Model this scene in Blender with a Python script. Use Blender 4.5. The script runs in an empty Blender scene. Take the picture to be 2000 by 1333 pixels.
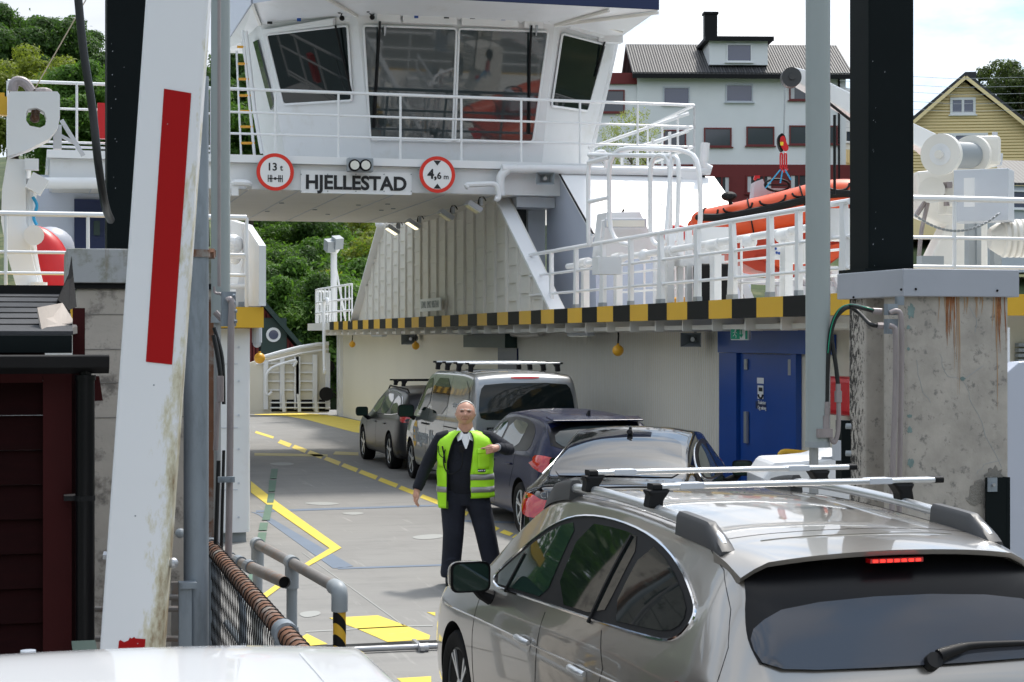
import bpy, bmesh, math, random
import numpy as np
from mathutils import Vector, Matrix, Quaternion
from mathutils.bvhtree import BVHTree
from mathutils.geometry import delaunay_2d_cdt
R = math.radians
PI = math.pi
rnd = random.Random(7)
C = bpy.context.scene.collection
sc = bpy.context.scene

# ------------------------------------------------------------------ camera
TH, F, HZ, ZC = R(15.0), 3500.0, 662.0, 2.4
cam = bpy.data.objects.new('camera', bpy.data.cameras.new('camera'))
C.objects.link(cam)
cam.location = (0, 0, ZC)
cam.rotation_euler = (R(90), 0, -TH)
cam.data.lens = F / 2000 * 36
cam.data.sensor_width = 36
cam.data.shift_y = -4.5 / 2000
cam.data.clip_end = 3000
cam.data.clip_start = 0.05
cam.data.dof.use_dof = True
cam.data.dof.focus_distance = 17.5
cam.data.dof.aperture_fstop = 16
sc.camera = cam

# ------------------------------------------------------------------ world: sky with broken cloud
SUN_EL, SUN_AZ = R(60), R(42)          # azimuth measured from +Y towards +X
w = bpy.data.worlds.new('World'); sc.world = w; w.use_nodes = True
nt = w.node_tree; nt.nodes.clear()
def N(t, **k):
    n = nt.nodes.new(t)
    for a, b in k.items(): setattr(n, a, b)
    return n
out = N('ShaderNodeOutputWorld'); bg = N('ShaderNodeBackground')
sky = N('ShaderNodeTexSky', sky_type='NISHITA'); sky.sun_disc = False
sky.sun_elevation = SUN_EL; sky.sun_rotation = SUN_AZ
sky.air_density = 1.0; sky.dust_density = 1.5; sky.ozone_density = 1.2
tc = N('ShaderNodeTexCoord')
mp = N('ShaderNodeMapping'); mp.inputs['Scale'].default_value = (1.0, 1.0, 2.6); mp.inputs['Location'].default_value = (1.3, 0.4, 0.2)
n1 = N('ShaderNodeTexNoise'); n1.inputs['Scale'].default_value = 3.2; n1.inputs['Detail'].default_value = 8; n1.inputs['Roughness'].default_value = .58
r1 = N('ShaderNodeValToRGB'); r1.color_ramp.elements[0].position = .40; r1.color_ramp.elements[1].position = .53
n2 = N('ShaderNodeTexNoise'); n2.inputs['Scale'].default_value = 2.1; n2.inputs['Detail'].default_value = 6
r2 = N('ShaderNodeValToRGB'); r2.color_ramp.elements[0].position = .3; r2.color_ramp.elements[1].position = .7
r2.color_ramp.elements[0].color = (3.6, 4.0, 4.7, 1); r2.color_ramp.elements[1].color = (9.6, 9.7, 9.9, 1)
sat = N('ShaderNodeMixRGB'); sat.blend_type = 'MIX'; sat.inputs['Fac'].default_value = .6; sat.inputs['Color2'].default_value = (4.2, 6.2, 8.6, 1)
mix = N('ShaderNodeMixRGB')
L = nt.links.new
L(tc.outputs['Generated'], mp.inputs['Vector']); L(mp.outputs['Vector'], n1.inputs['Vector']); L(mp.outputs['Vector'], n2.inputs['Vector'])
L(n1.outputs['Fac'], r1.inputs['Fac']); L(n2.outputs['Fac'], r2.inputs['Fac'])
L(sky.outputs['Color'], sat.inputs['Color1']); L(sat.outputs['Color'], mix.inputs['Color1'])
L(r2.outputs['Color'], mix.inputs['Color2']); L(r1.outputs['Color'], mix.inputs['Fac'])
# bright veil of thin cloud round the sun
dp = N('ShaderNodeVectorMath', operation='DOT_PRODUCT'); L(tc.outputs['Generated'], dp.inputs[0])
dp.inputs[1].default_value = (math.sin(SUN_AZ) * math.cos(SUN_EL), math.cos(SUN_AZ) * math.cos(SUN_EL), math.sin(SUN_EL))
mx0 = N('ShaderNodeMath', operation='MAXIMUM'); L(dp.outputs['Value'], mx0.inputs[0]); mx0.inputs[1].default_value = 0
pw = N('ShaderNodeMath', operation='POWER'); L(mx0.outputs[0], pw.inputs[0]); pw.inputs[1].default_value = 26
ml0 = N('ShaderNodeMath', operation='MULTIPLY'); L(pw.outputs[0], ml0.inputs[0]); L(n2.outputs['Fac'], ml0.inputs[1])
ad = N('ShaderNodeMixRGB'); ad.blend_type = 'ADD'; L(ml0.outputs[0], ad.inputs['Fac']); L(mix.outputs['Color'], ad.inputs['Color1']); ad.inputs['Color2'].default_value = (62, 60, 56, 1)
L(ad.outputs['Color'], bg.inputs['Color']); bg.inputs['Strength'].default_value = .112
L(bg.outputs['Background'], out.inputs['Surface'])

# ------------------------------------------------------------------ sun
sl = bpy.data.lights.new('sun', 'SUN'); sl.energy = 2.2; sl.angle = R(6); sl.color = (1, .95, .88)
so = bpy.data.objects.new('sun', sl); C.objects.link(so)
sd = Vector((math.sin(SUN_AZ) * math.cos(SUN_EL), math.cos(SUN_AZ) * math.cos(SUN_EL), math.sin(SUN_EL)))
so.rotation_euler = sd.to_track_quat('Z', 'Y').to_euler(); so.location = sd * 60
sc.view_settings.view_transform = 'Standard'; sc.view_settings.look = 'None'
sc.view_settings.exposure = 0.58; sc.view_settings.gamma = 1.0

# ------------------------------------------------------------------ photo-measured directions -> real points at a known plane
ct, st = math.cos(TH), math.sin(TH)
def P(px, py, D):
    lat = (px - 1000) / F * D
    return Vector((D * st + lat * ct, D * ct - lat * st, ZC - (py - HZ) / F * D))
def DX(px, X): return X / (st + (px - 1000) / F * ct)
def DY(px, Y): return Y / (ct - (px - 1000) / F * st)
def onX(px, py, X): return P(px, py, DX(px, X))
def onY(px, py, Y): return P(px, py, DY(px, Y))
def onZ(px, py, Z=0.0): return P(px, py, F * (ZC - Z) / (py - HZ))

# ------------------------------------------------------------------ materials
M = {}
def mat(name, col, rough=.5, metal=0., var=0., vscale=3., bump=0., bscale=40., stain=None, sscale=2., spos=(.52, .62),
        rust=None, coat=0., spec=None, emit=None, estr=0., alpha=None, trans=0., stretch=(1, 1, 1), wave=None, tile=None, rpos=(.58, .72)):
    m = bpy.data.materials.new(name); m.use_nodes = True; t = m.node_tree; b = t.nodes['Principled BSDF']
    def nn(ty): return t.nodes.new(ty)
    b.inputs['Base Color'].default_value = (*col, 1); b.inputs['Roughness'].default_value = rough; b.inputs['Metallic'].default_value = metal
    if coat: b.inputs['Coat Weight'].default_value = coat; b.inputs['Coat Roughness'].default_value = .03
    if spec is not None: b.inputs['Specular IOR Level'].default_value = spec
    if emit: b.inputs['Emission Color'].default_value = (*emit, 1); b.inputs['Emission Strength'].default_value = estr
    if alpha is not None: b.inputs['Alpha'].default_value = alpha
    if trans: b.inputs['Transmission Weight'].default_value = trans; b.inputs['IOR'].default_value = 1.3
    co = nn('ShaderNodeTexCoord'); mpn = nn('ShaderNodeMapping'); mpn.inputs['Scale'].default_value = stretch
    t.links.new(co.outputs['Object'], mpn.inputs['Vector']); V = mpn.outputs['Vector']
    cur = None
    def mixin(fac, c2, c1):
        mx = nn('ShaderNodeMixRGB'); t.links.new(fac, mx.inputs['Fac'])
        if c1 is None: mx.inputs['Color1'].default_value = (*col, 1)
        else: t.links.new(c1, mx.inputs['Color1'])
        mx.inputs['Color2'].default_value = (*c2, 1)
        return mx.outputs['Color']
    def ramp(src, a, bb):
        r = nn('ShaderNodeValToRGB'); r.color_ramp.elements[0].position = a; r.color_ramp.elements[1].position = bb
        t.links.new(src, r.inputs['Fac']); return r.outputs['Color']
    def noise(scale, detail=5, vec=None, rg=.6):
        n = nn('ShaderNodeTexNoise'); n.inputs['Scale'].default_value = scale; n.inputs['Detail'].default_value = detail
        n.inputs['Roughness'].default_value = rg
        t.links.new(vec or V, n.inputs['Vector']); return n.outputs['Fac']
    if var:
        dark = tuple(c * (1 - var) for c in col)
        cur = mixin(ramp(noise(vscale), .35, .7), dark, cur)
    if tile:      # (c2, scale, stretch)
        wv = nn('ShaderNodeTexWave'); wv.inputs['Scale'].default_value = tile[1]; wv.bands_direction = tile[2]; wv.inputs['Distortion'].default_value = tile[3] if len(tile) > 3 else 0
        t.links.new(V, wv.inputs['Vector']); cur = mixin(ramp(wv.outputs['Fac'], .25, .6), tile[0], cur)
    if stain:
        cur = mixin(ramp(noise(sscale, 9, rg=.7), *spos), stain, cur)
    if rust:      # vertical streaks
        m2 = nn('ShaderNodeMapping'); m2.inputs['Scale'].default_value = (7, 7, .5); t.links.new(co.outputs['Object'], m2.inputs['Vector'])
        cur = mixin(ramp(noise(1.3, 7, m2.outputs['Vector'], .7), *rpos), rust, cur)
    if cur is not None: t.links.new(cur, b.inputs['Base Color'])
    if bump or wave:
        bp = nn('ShaderNodeBump'); bp.inputs['Strength'].default_value = bump or wave[2]; bp.inputs['Distance'].default_value = .02
        if wave:
            wv = nn('ShaderNodeTexWave'); wv.inputs['Scale'].default_value = wave[0]; wv.bands_direction = wave[1]
            t.links.new(V, wv.inputs['Vector']); t.links.new(wv.outputs['Fac'], bp.inputs['Height'])
        else: t.links.new(noise(bscale, 6), bp.inputs['Height'])
        t.links.new(bp.outputs['Normal'], b.inputs['Normal'])
    M[name] = m; return m

mat('white', (.76, .77, .78), .38, var=.06, vscale=.8, stain=(.62, .61, .57), sscale=1.1, spos=(.55, .8), rust=(.50, .40, .28), rpos=(.66, .84), bump=.05, bscale=2)
mat('white_clean', (.80, .81, .82), .3)
mat('white_rail', (.80, .81, .82), .35)
mat('white_warm', (.75, .73, .68), .45, var=.06, vscale=1.5)
mat('cream', (.72, .68, .57), .55, var=.05, vscale=.6, stretch=(1, 1, .3))
mat('grey_paint', (.30, .33, .35), .5)
mat('cool_grey', (.55, .58, .63), .5, var=.05)
mat('lilac', (.52, .56, .66), .4)
mat('navy', (.008, .018, .075), .35)
mat('door_blue', (.008, .065, .31), .3, var=.1, vscale=2)
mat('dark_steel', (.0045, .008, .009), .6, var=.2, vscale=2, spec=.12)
mat('black', (.006, .006, .007), .6, spec=.25)
mat('black_gloss', (.004, .004, .005), .3, spec=.2)
mat('glass_sky', (.01, .011, .013), .02, spec=.9)
mat('rubber', (.009, .009, .010), .85, bump=.2, spec=.2)
mat('hose', (.012, .013, .014), .4)
mat('rail_grey', (.045, .045, .048), .45)
mat('galv', (.27, .31, .35), .5, .35, var=.25, vscale=7, stain=(.15, .17, .19), sscale=12, spos=(.5, .75), stretch=(1, 1, .25))
mat('zinc', (.42, .43, .45), .35, .6)
mat('alu', (.62, .64, .66), .28, .7)
mat('chrome', (.75, .76, .78), .08, 1.)
mat('grey_tube', (.33, .37, .37), .4, var=.06, vscale=4, stretch=(1, 1, .2))
mat('pinkish', (.33, .29, .29), .5, .2, var=.25, vscale=14, stretch=(1, 1, .3))
mat('cap_metal', (.38, .40, .45), .45, var=.06)
mat('cap_dirty', (.40, .41, .42), .5, stain=(.20, .20, .14), sscale=5, spos=(.45, .62), rust=(.22, .15, .08))
mat('concrete', (.45, .415, .37), .85, var=.28, vscale=4, stain=(.20, .19, .175), sscale=13, spos=(.56, .66), rust=None, bump=.14, bscale=30)
mat('concrete_dirty', (.52, .47, .41), .9, var=.2, vscale=2, stain=(.19, .17, .15), sscale=5, spos=(.52, .64), bump=.2, bscale=30)
mat('rust_stain', (.30, .11, .035), .9, var=.4, vscale=20)
mat('old_mortar', (.25, .235, .21), .95, bump=.8, bscale=60)
mat('black_stain', (.02, .018, .016), .9)
mat('deck', (.232, .226, .214), .75, var=.14, vscale=.45, stain=(.175, .172, .165), sscale=1.3, spos=(.5, .72), bump=.08, bscale=60, stretch=(1, 2.2, 1))
mat('asphalt', (.20, .20, .19), .85, var=.15, vscale=.8, bump=.2, bscale=60)
mat('patch_light', (.31, .315, .30), .7)
mat('mark_yellow', (.72, .55, .06), .6, var=.10, vscale=2, stain=(.50, .42, .12), sscale=7, spos=(.56, .72))
mat('mark_yellow_old', (.50, .43, .17), .7, var=.2, vscale=3)
mat('mark_blue', (.14, .18, .24), .7, var=.12, vscale=2)
mat('mark_green', (.09, .17, .12), .7, var=.2, vscale=2)
mat('haz_yellow', (.72, .42, .03), .45, var=.05)
mat('haz_black', (.009, .009, .009), .6, spec=.2)
mat('yellow_buoy', (.75, .38, .02), .4)
mat('yellow', (.78, .56, .03), .45)
mat('orange_step', (.75, .36, .03), .5)
mat('orange', (.72, .085, .018), .42, var=.12, vscale=4)
mat('orange_dark', (.52, .045, .012), .5)
mat('red', (.50, .006, .008), .35)
mat('boom_red', (.34, .003, .004), .6, spec=.2)
mat('sign_red', (.70, .03, .015), .4)
mat('fire_red', (.55, .015, .02), .35)
mat('sign_white', (.80, .80, .80), .4)
mat('sign_black', (.012, .012, .014), .5)
mat('sign_green', (.0, .30, .17), .4)
mat('shed_red', (.036, .002, .0024), .7, spec=.2, var=.15, vscale=6)  # red base darkened in place of shade on the near shed
mat('shed_red_shaded', (.013, .0014, .0017), .9, spec=.15, var=.3, vscale=5, stretch=(1, 1, 6))  # same red boards, their shade put into a darker base
mat('slate', (.045, .047, .053), .8, var=.3, vscale=4, stain=(.20, .19, .17), sscale=60, spos=(.66, .72), bump=.3)
mat('plank', (.42, .37, .33), .8, var=.15, vscale=4, stretch=(8, 1, 1), bump=.2)
mat('brick_white', (.82, .83, .84), .7, var=.05, vscale=.5)
mat('barn_red', (.16, .014, .014), .6, var=.1)
mat('window_red', (.16, .02, .02), .5)
mat('yellow_wood', (.92, .74, .40), .6, var=.04)
mat('roof_tile', (.045, .042, .042), .6, tile=((.085, .082, .082), 1.15, 'X'), stretch=(1, 1, 1))
mat('house_glass', (.10, .11, .17), .06, spec=.9)
mat('house_glass_dark', (.04, .05, .07), .06, spec=.9)
mat('curtain', (.6, .6, .62), .8)
mat('glass_dark', (.008, .012, .012), .03, spec=.38)
mat('glass_green', (.014, .030, .025), .03, spec=.5)
mat('glass_grey', (.042, .047, .060), .05, spec=.6)
mat('glass_light', (.03, .04, .042), .03, spec=.8)
mat('dark_interior', (.03, .035, .04), .6)
mat('screen_grey', (.16, .18, .19), .5)
mat('cyan_strap', (.02, .30, .55), .6)
mat('rope', (.45, .38, .28), .8)
mat('rope_orange', (.60, .30, .05), .8)
mat('red_light', (.42, .004, .006), .12, coat=1)
mat('brake_light', (.6, .01, .01), .2, emit=(1, .03, .02), estr=1.6)
mat('lamp_glass', (.75, .75, .68), .15)
mat('lamp_lit', (.9, .85, .6), .3, emit=(1, .88, .6), estr=1.0)
mat('rusty', (.19, .085, .045), .75, .2, var=.35, vscale=10, stain=(.24, .22, .20), sscale=6, spos=(.5, .62))
mat('pipe_weathered', (.24, .225, .21), .5, .4, var=.25, vscale=6, stain=(.26, .15, .09), sscale=6, spos=(.53, .68))
mat('boom_white', (.70, .71, .74), .35, stain=None)
mat('rock', (.16, .155, .14), .9, var=.4, vscale=.4, bump=.6, bscale=2)
mat('hill', (.045, .075, .02), .95, var=.5, vscale=.25, stain=(.11, .12, .05), sscale=.4, spos=(.5, .62), bump=.8, bscale=3)
mat('sea', (.02, .05, .055), .08, bump=.25, bscale=1.5)
mat('bark', (.07, .055, .04), .9, var=.3, vscale=8)
for nm, c in (('leaf_pale', (.30, .33, .15)), ('leaf_dark', (.065, .13, .032)), ('leaf_mid', (.095, .19, .035)), ('leaf_yellow', (.21, .25, .045)), ('leaf_olive', (.07, .10, .035)), ('leaf_fresh', (.14, .25, .05))):
    m_ = mat(nm, c, .55, var=.45, vscale=1.2)
    bb_ = m_.node_tree.nodes['Principled BSDF']
    t_ = m_.node_tree; tr_n = t_.nodes.new('ShaderNodeBsdfTranslucent'); mxs = t_.nodes.new('ShaderNodeMixShader'); mxs.inputs['Fac'].default_value = .42
    tr_n.inputs['Color'].default_value = (c[0] * 1.5, c[1] * 1.6, c[2] * .8, 1); ou_ = [n for n in t_.nodes if n.type == 'OUTPUT_MATERIAL'][0]; bb_.inputs['Specular IOR Level'].default_value = .25
    t_.links.new(bb_.outputs[0], mxs.inputs[1]); t_.links.new(tr_n.outputs[0], mxs.inputs[2]); t_.links.new(mxs.outputs[0], ou_.inputs['Surface'])
# boom: grime along its right edge
def boom_mat():
    m = M['boom_white']; t = m.node_tree; b = t.nodes['Principled BSDF']
    co = t.nodes.new('ShaderNodeTexCoord'); sx = t.nodes.new('ShaderNodeSeparateXYZ'); t.links.new(co.outputs['Object'], sx.inputs[0])
    mp_ = t.nodes.new('ShaderNodeMapping'); mp_.inputs['Scale'].default_value = (1, 1, .35); t.links.new(co.outputs['Object'], mp_.inputs['Vector'])
    n = t.nodes.new('ShaderNodeTexNoise'); n.inputs['Scale'].default_value = 16; n.inputs['Detail'].default_value = 9; n.inputs['Roughness'].default_value = .7
    t.links.new(mp_.outputs['Vector'], n.inputs['Vector'])
    mr = t.nodes.new('ShaderNodeMapRange'); mr.inputs[1].default_value = -.02; mr.inputs[2].default_value = .13; mr.inputs[3].default_value = -.25; mr.inputs[4].default_value = .12
    t.links.new(sx.outputs['X'], mr.inputs[0])
    mz = t.nodes.new('ShaderNodeMapRange'); mz.inputs[1].default_value = 0.; mz.inputs[2].default_value = 3.; mz.inputs[3].default_value = .07; mz.inputs[4].default_value = -.16
    t.links.new(sx.outputs['Z'], mz.inputs[0])
    a = t.nodes.new('ShaderNodeMath'); t.links.new(n.outputs['Fac'], a.inputs[0]); t.links.new(mr.outputs[0], a.inputs[1])
    a2 = t.nodes.new('ShaderNodeMath'); t.links.new(a.outputs[0], a2.inputs[0]); t.links.new(mz.outputs[0], a2.inputs[1])
    rp = t.nodes.new('ShaderNodeValToRGB'); e = rp.color_ramp.elements
    e[0].position = .48; e[0].color = (.72, .73, .75, 1); e[1].position = .78; e[1].color = (.24, .17, .09, 1)
    e2 = e.new(.60); e2.color = (.56, .53, .40, 1)
    t.links.new(a2.outputs[0], rp.inputs['Fac']); t.links.new(rp.outputs['Color'], b.inputs['Base Color'])
boom_mat()

def deck_tracks():
    t = M['deck'].node_tree; b = t.nodes['Principled BSDF']; co = t.nodes.new('ShaderNodeTexCoord')
    old = b.inputs['Base Color'].links[0].from_socket
    for sc_, nsc, lo_, hi_, col_ in (((1.6, .10, 1), 1.5, .54, .72, (.17, .165, .155, 1)), ((3.5, .22, 1), 2.2, .60, .70, (.33, .32, .30, 1)), ((1, 1, 1), 22, .66, .72, (.15, .145, .135, 1))):
        mp_ = t.nodes.new('ShaderNodeMapping'); mp_.inputs['Scale'].default_value = sc_; t.links.new(co.outputs['Object'], mp_.inputs['Vector'])
        n = t.nodes.new('ShaderNodeTexNoise'); n.inputs['Scale'].default_value = nsc; n.inputs['Detail'].default_value = 8; n.inputs['Roughness'].default_value = .65; t.links.new(mp_.outputs['Vector'], n.inputs['Vector'])
        rp = t.nodes.new('ShaderNodeValToRGB'); rp.color_ramp.elements[0].position = lo_; rp.color_ramp.elements[1].position = hi_; rp.color_ramp.elements[1].color = (.6, .6, .6, 1); t.links.new(n.outputs['Fac'], rp.inputs['Fac'])
        mx = t.nodes.new('ShaderNodeMixRGB'); t.links.new(rp.outputs['Color'], mx.inputs['Fac']); t.links.new(old, mx.inputs['Color1']); mx.inputs['Color2'].default_value = col_; old = mx.outputs['Color']
    t.links.new(old, b.inputs['Base Color'])
deck_tracks()

# ------------------------------------------------------------------ mesh builder
ORG = {}                                  # world origin of every object built (for parenting)
class MB:
    def __init__(s): s.v = []; s.f = []; s.m = []; s.cur = 0
    def use(s, i): s.cur = i; return s
    def add(s, vs, fs):
        n = len(s.v); s.v += [Vector(p) for p in vs]; s.f += [tuple(n + i for i in f) for f in fs]; s.m += [s.cur] * len(fs); return s
    def box(s, c, d, rz=0., mtx=None):
        c = Vector(c); h = Vector(d) / 2
        vs = [Vector((x * h.x, y * h.y, z * h.z)) for x in (-1, 1) for y in (-1, 1) for z in (-1, 1)]
        Rm = mtx or Matrix.Rotation(rz, 3, 'Z')
        return s.add([c + Rm @ p for p in vs], [(0, 1, 3, 2), (4, 6, 7, 5), (0, 4, 5, 1), (2, 3, 7, 6), (0, 2, 6, 4), (1, 5, 7, 3)])
    def b2(s, a, b):
        a, b = Vector(a), Vector(b)
        return s.box((a + b) / 2, [abs(q) for q in (b - a)])
    def bar(s, p, q, w, h, up=(0, 0, 1)):
        p, q = Vector(p), Vector(q); d = (q - p); L_ = d.length; d.normalize(); u = Vector(up)
        sx = d.cross(u)
        if sx.length < 1e-4: sx = d.cross(Vector((1, 0, 0)))
        sx.normalize(); u = sx.cross(d)
        return s.box((p + q) / 2, (w, L_, h), mtx=Matrix((sx, d, u)).transposed())
    def cyl(s, p, q, r, n=12, r2=None, cap=True):
        p, q = Vector(p), Vector(q); d = (q - p).normalized(); r2 = r if r2 is None else r2
        a = d.orthogonal().normalized(); b = d.cross(a)
        vs = []
        for c, rr in ((p, r), (q, r2)):
            for i in range(n):
                t = 2 * PI * i / n; vs.append(c + a * (math.cos(t) * rr) + b * (math.sin(t) * rr))
        fs = [(i, (i + 1) % n, n + (i + 1) % n, n + i) for i in range(n)]
        if cap: fs += [tuple(range(n))[::-1], tuple(range(n, 2 * n))]
        return s.add(vs, fs)
    def tube(s, pts, r, n=8, closed=False, cap=True):
        pts = [Vector(p) for p in pts]; k = len(pts); vs = []; fs = []
        rr = r if isinstance(r, (list, tuple)) else [r] * k
        prev = None
        for i, p in enumerate(pts):
            if closed: d = pts[(i + 1) % k] - pts[i - 1]
            else: d = pts[min(i + 1, k - 1)] - pts[max(i - 1, 0)]
            d.normalize()
            if prev is None: a = d.orthogonal().normalized()
            else:
                a = prev - d * prev.dot(d)
                a = a.normalized() if a.length > 1e-6 else d.orthogonal().normalized()
            prev = a; b = d.cross(a)
            for j in range(n):
                t = 2 * PI * j / n; vs.append(p + a * (math.cos(t) * rr[i]) + b * (math.sin(t) * rr[i]))
        for i in range(k if closed else k - 1):
            for j in range(n):
                fs.append((i * n + j, i * n + (j + 1) % n, ((i + 1) % k) * n + (j + 1) % n, ((i + 1) % k) * n + j))
        if cap and not closed: fs += [tuple(range(n))[::-1], tuple(range((k - 1) * n, k * n))]
        return s.add(vs, fs)
    def prism(s, poly, off):
        n = len(poly); off = Vector(off); poly = [Vector(p) for p in poly]
        vs = poly + [p + off for p in poly]
        nrm = Vector((0, 0, 0))
        for i in range(n): nrm += poly[i].cross(poly[(i + 1) % n])
        fs = [tuple(range(n)), tuple(range(n, 2 * n))[::-1]] + [(i, n + i, n + (i + 1) % n, (i + 1) % n) for i in range(n)]
        if nrm.dot(off) > 0: fs = [f[::-1] for f in fs]
        return s.add(vs, fs)
    def poly(s, pts): return s.add(pts, [tuple(range(len(pts)))])
    def ball(s, c, r, n=16, m=10, sc_=(1, 1, 1)):
        c = Vector(c); vs = [c + Vector((0, 0, r * sc_[2]))]
        for i in range(1, m):
            a = PI * i / m
            for j in range(n):
                b = 2 * PI * j / n
                vs.append(c + Vector((r * sc_[0] * math.sin(a) * math.cos(b), r * sc_[1] * math.sin(a) * math.sin(b), r * sc_[2] * math.cos(a))))
        vs.append(c - Vector((0, 0, r * sc_[2])))
        fs = [(0, 1 + j, 1 + (j + 1) % n) for j in range(n)]
        for i in range(m - 2):
            for j in range(n): fs.append((1 + i * n + j, 1 + (i + 1) * n + j, 1 + (i + 1) * n + (j + 1) % n, 1 + i * n + (j + 1) % n))
        e = len(vs) - 1
        fs += [(1 + (m - 2) * n + j, e, 1 + (m - 2) * n + (j + 1) % n) for j in range(n)]
        return s.add(vs, fs)
    def lathe(s, c, ax, prof, n=32):
        c, ax = Vector(c), Vector(ax).normalized(); a = ax.orthogonal().normalized(); b = ax.cross(a); k = len(prof); vs = []
        for (h, r) in prof:
            for j in range(n):
                t = 2 * PI * j / n; vs.append(c + ax * h + a * (math.cos(t) * r) + b * (math.sin(t) * r))
        fs = [(i * n + j, i * n + (j + 1) % n, (i + 1) * n + (j + 1) % n, (i + 1) * n + j) for i in range(k - 1) for j in range(n)]
        if prof[0][1] > 1e-5: fs.append(tuple(range(n))[::-1])
        if prof[-1][1] > 1e-5: fs.append(tuple(range((k - 1) * n, k * n)))
        return s.add(vs, fs)
    def clusters(s, gap=.012):
        n = len(s.v); par = list(range(n))
        def fd(a):
            while par[a] != a: par[a] = par[par[a]]; a = par[a]
            return a
        for f in s.f:
            for i in f[1:]: par[fd(i)] = fd(f[0])
        gr = {}
        for i in range(n): gr.setdefault(fd(i), []).append(i)
        bb = [([min(s.v[i][k] for i in q) - gap for k in range(3)], [max(s.v[i][k] for i in q) + gap for k in range(3)], q) for q in gr.values()]
        P2 = list(range(len(bb)))
        def f2(a):
            while P2[a] != a: a = P2[a]
            return a
        for i in range(len(bb)):
            for j in range(i): 
                if all(bb[i][0][k] < bb[j][1][k] and bb[j][0][k] < bb[i][1][k] for k in range(3)): P2[f2(i)] = f2(j)
        out_ = {}
        for i in range(len(bb)): out_.setdefault(f2(i), set()).update(bb[i][2])
        return list(out_.values())
    def build_parts(s, name, mats, parent, **k):       # one object per separate piece
        first = None
        for q in s.clusters():
            ix = {v: i for i, v in enumerate(sorted(q))}; g = MB(); g.v = [s.v[i] for i in sorted(q)]
            for f, m_ in zip(s.f, s.m):
                if f[0] in q: g.f.append(tuple(ix[i] for i in f)); g.m.append(m_)
            o = g.build(name, mats, parent, **k); first = first or o
        return first
    def bez(s, p0, p1, p2, p3, r, n=16, seg=8):
        return s.tube(bez(p0, p1, p2, p3, n), r, seg)
    def build(s, name, mats, parent=None, local=False, smooth=False, bevel=0., org=None, sharp=40):
        me = bpy.data.meshes.new(name)
        if parent is not None: o0 = Vector((0, 0, 0)) if local else ORG[parent.name]
        elif org is not None: o0 = Vector(org)
        else:
            xs = [p.x for p in s.v]; ys = [p.y for p in s.v]
            o0 = Vector(((min(xs) + max(xs)) / 2, (min(ys) + max(ys)) / 2, min(p.z for p in s.v)))
        me.from_pydata([p - o0 for p in s.v], [], s.f)
        if not isinstance(mats, (list, tuple)): mats = [mats]
        for m_ in mats: me.materials.append(M[m_] if isinstance(m_, str) else m_)
        me.polygons.foreach_set('material_index', s.m)
        bm = bmesh.new(); bm.from_mesh(me); bmesh.ops.recalc_face_normals(bm, faces=bm.faces); bm.to_mesh(me); bm.free()
        if smooth:
            me.polygons.foreach_set('use_smooth', [True] * len(me.polygons)); me.set_sharp_from_angle(angle=R(sharp))
        me.update()
        ob = bpy.data.objects.new(name, me); C.objects.link(ob)
        if parent is not None: ob.parent = parent
        else: ob.location = o0
        ORG[ob.name] = o0.copy() if parent is None else (ORG[parent.name].copy() if not local else Vector((0, 0, 0)))
        if bevel:
            bv = ob.modifiers.new('bevel', 'BEVEL'); bv.width = bevel; bv.segments = 2; bv.limit_method = 'ANGLE'; bv.angle_limit = R(40)
        return ob
def bez(p0, p1, p2, p3, n=16):
    p0, p1, p2, p3 = map(Vector, (p0, p1, p2, p3)); o = []
    for i in range(n + 1):
        t = i / n; u = 1 - t; o.append(p0 * u**3 + p1 * 3 * u * u * t + p2 * 3 * u * t * t + p3 * t**3)
    return o
def smooth_path(pts, n=6, closed=False):
    pts = [Vector(p) for p in pts]; k = len(pts); o = []
    for i in range(k if closed else k - 1):
        if closed: a, b, c, d = pts[i - 1], pts[i], pts[(i + 1) % k], pts[(i + 2) % k]
        else: a, b, c, d = pts[max(i - 1, 0)], pts[i], pts[i + 1], pts[min(i + 2, k - 1)]
        for j in range(n):
            t = j / n; o.append(.5 * ((2 * b) + (c - a) * t + (2 * a - 5 * b + 4 * c - d) * t * t + (3 * b - a - 3 * c + d) * t**3))
    if not closed: o.append(pts[-1])
    return o
def tag(o, label=None, cat=None, group=None, kind=None):
    if label: o['label'] = label
    if cat: o['category'] = cat
    if group: o['group'] = group
    if kind: o['kind'] = kind
    return o
def empty(name, loc, label, cat, group=None, rz=0):
    o = bpy.data.objects.new(name, None); C.objects.link(o); o.location = loc; o.rotation_euler = (0, 0, rz); o.empty_display_size = .2
    ORG[o.name] = Vector(loc); return tag(o, label, cat, group)
def copy_tree(o, parent=None):
    c = o.copy(); C.objects.link(c); c.parent = parent
    if parent is None: ORG[c.name] = Vector(o.location)
    for ch in list(o.children): copy_tree(ch, c)
    return c
def text(name, body, size, o, ux, uz, mt, parent=None, depth=.004, align='CENTER', bold=0., spacing=1., local=False, squash=1.):
    cu = bpy.data.curves.new(name, 'FONT'); cu.body = body; cu.size = size; cu.align_x = align; cu.align_y = 'CENTER'; cu.extrude = depth; cu.offset = bold; cu.space_character = spacing
    cu.resolution_u = 4
    t = bpy.data.objects.new('tmp_text', cu); C.objects.link(t); bpy.context.view_layer.update()
    me = bpy.data.meshes.new_from_object(t.evaluated_get(bpy.context.evaluated_depsgraph_get()))
    bpy.data.objects.remove(t); ux, uz = Vector(ux).normalized(), Vector(uz).normalized(); nn_ = ux.cross(uz)
    mb = MB(); mb.add([Vector(o) + ux * v.co.x * squash + uz * v.co.y + nn_ * v.co.z for v in me.vertices], [tuple(p.vertices) for p in me.polygons])
    bpy.data.meshes.remove(me); bpy.data.curves.remove(cu)
    return mb.build(name, mt, parent, local=local)
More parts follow.
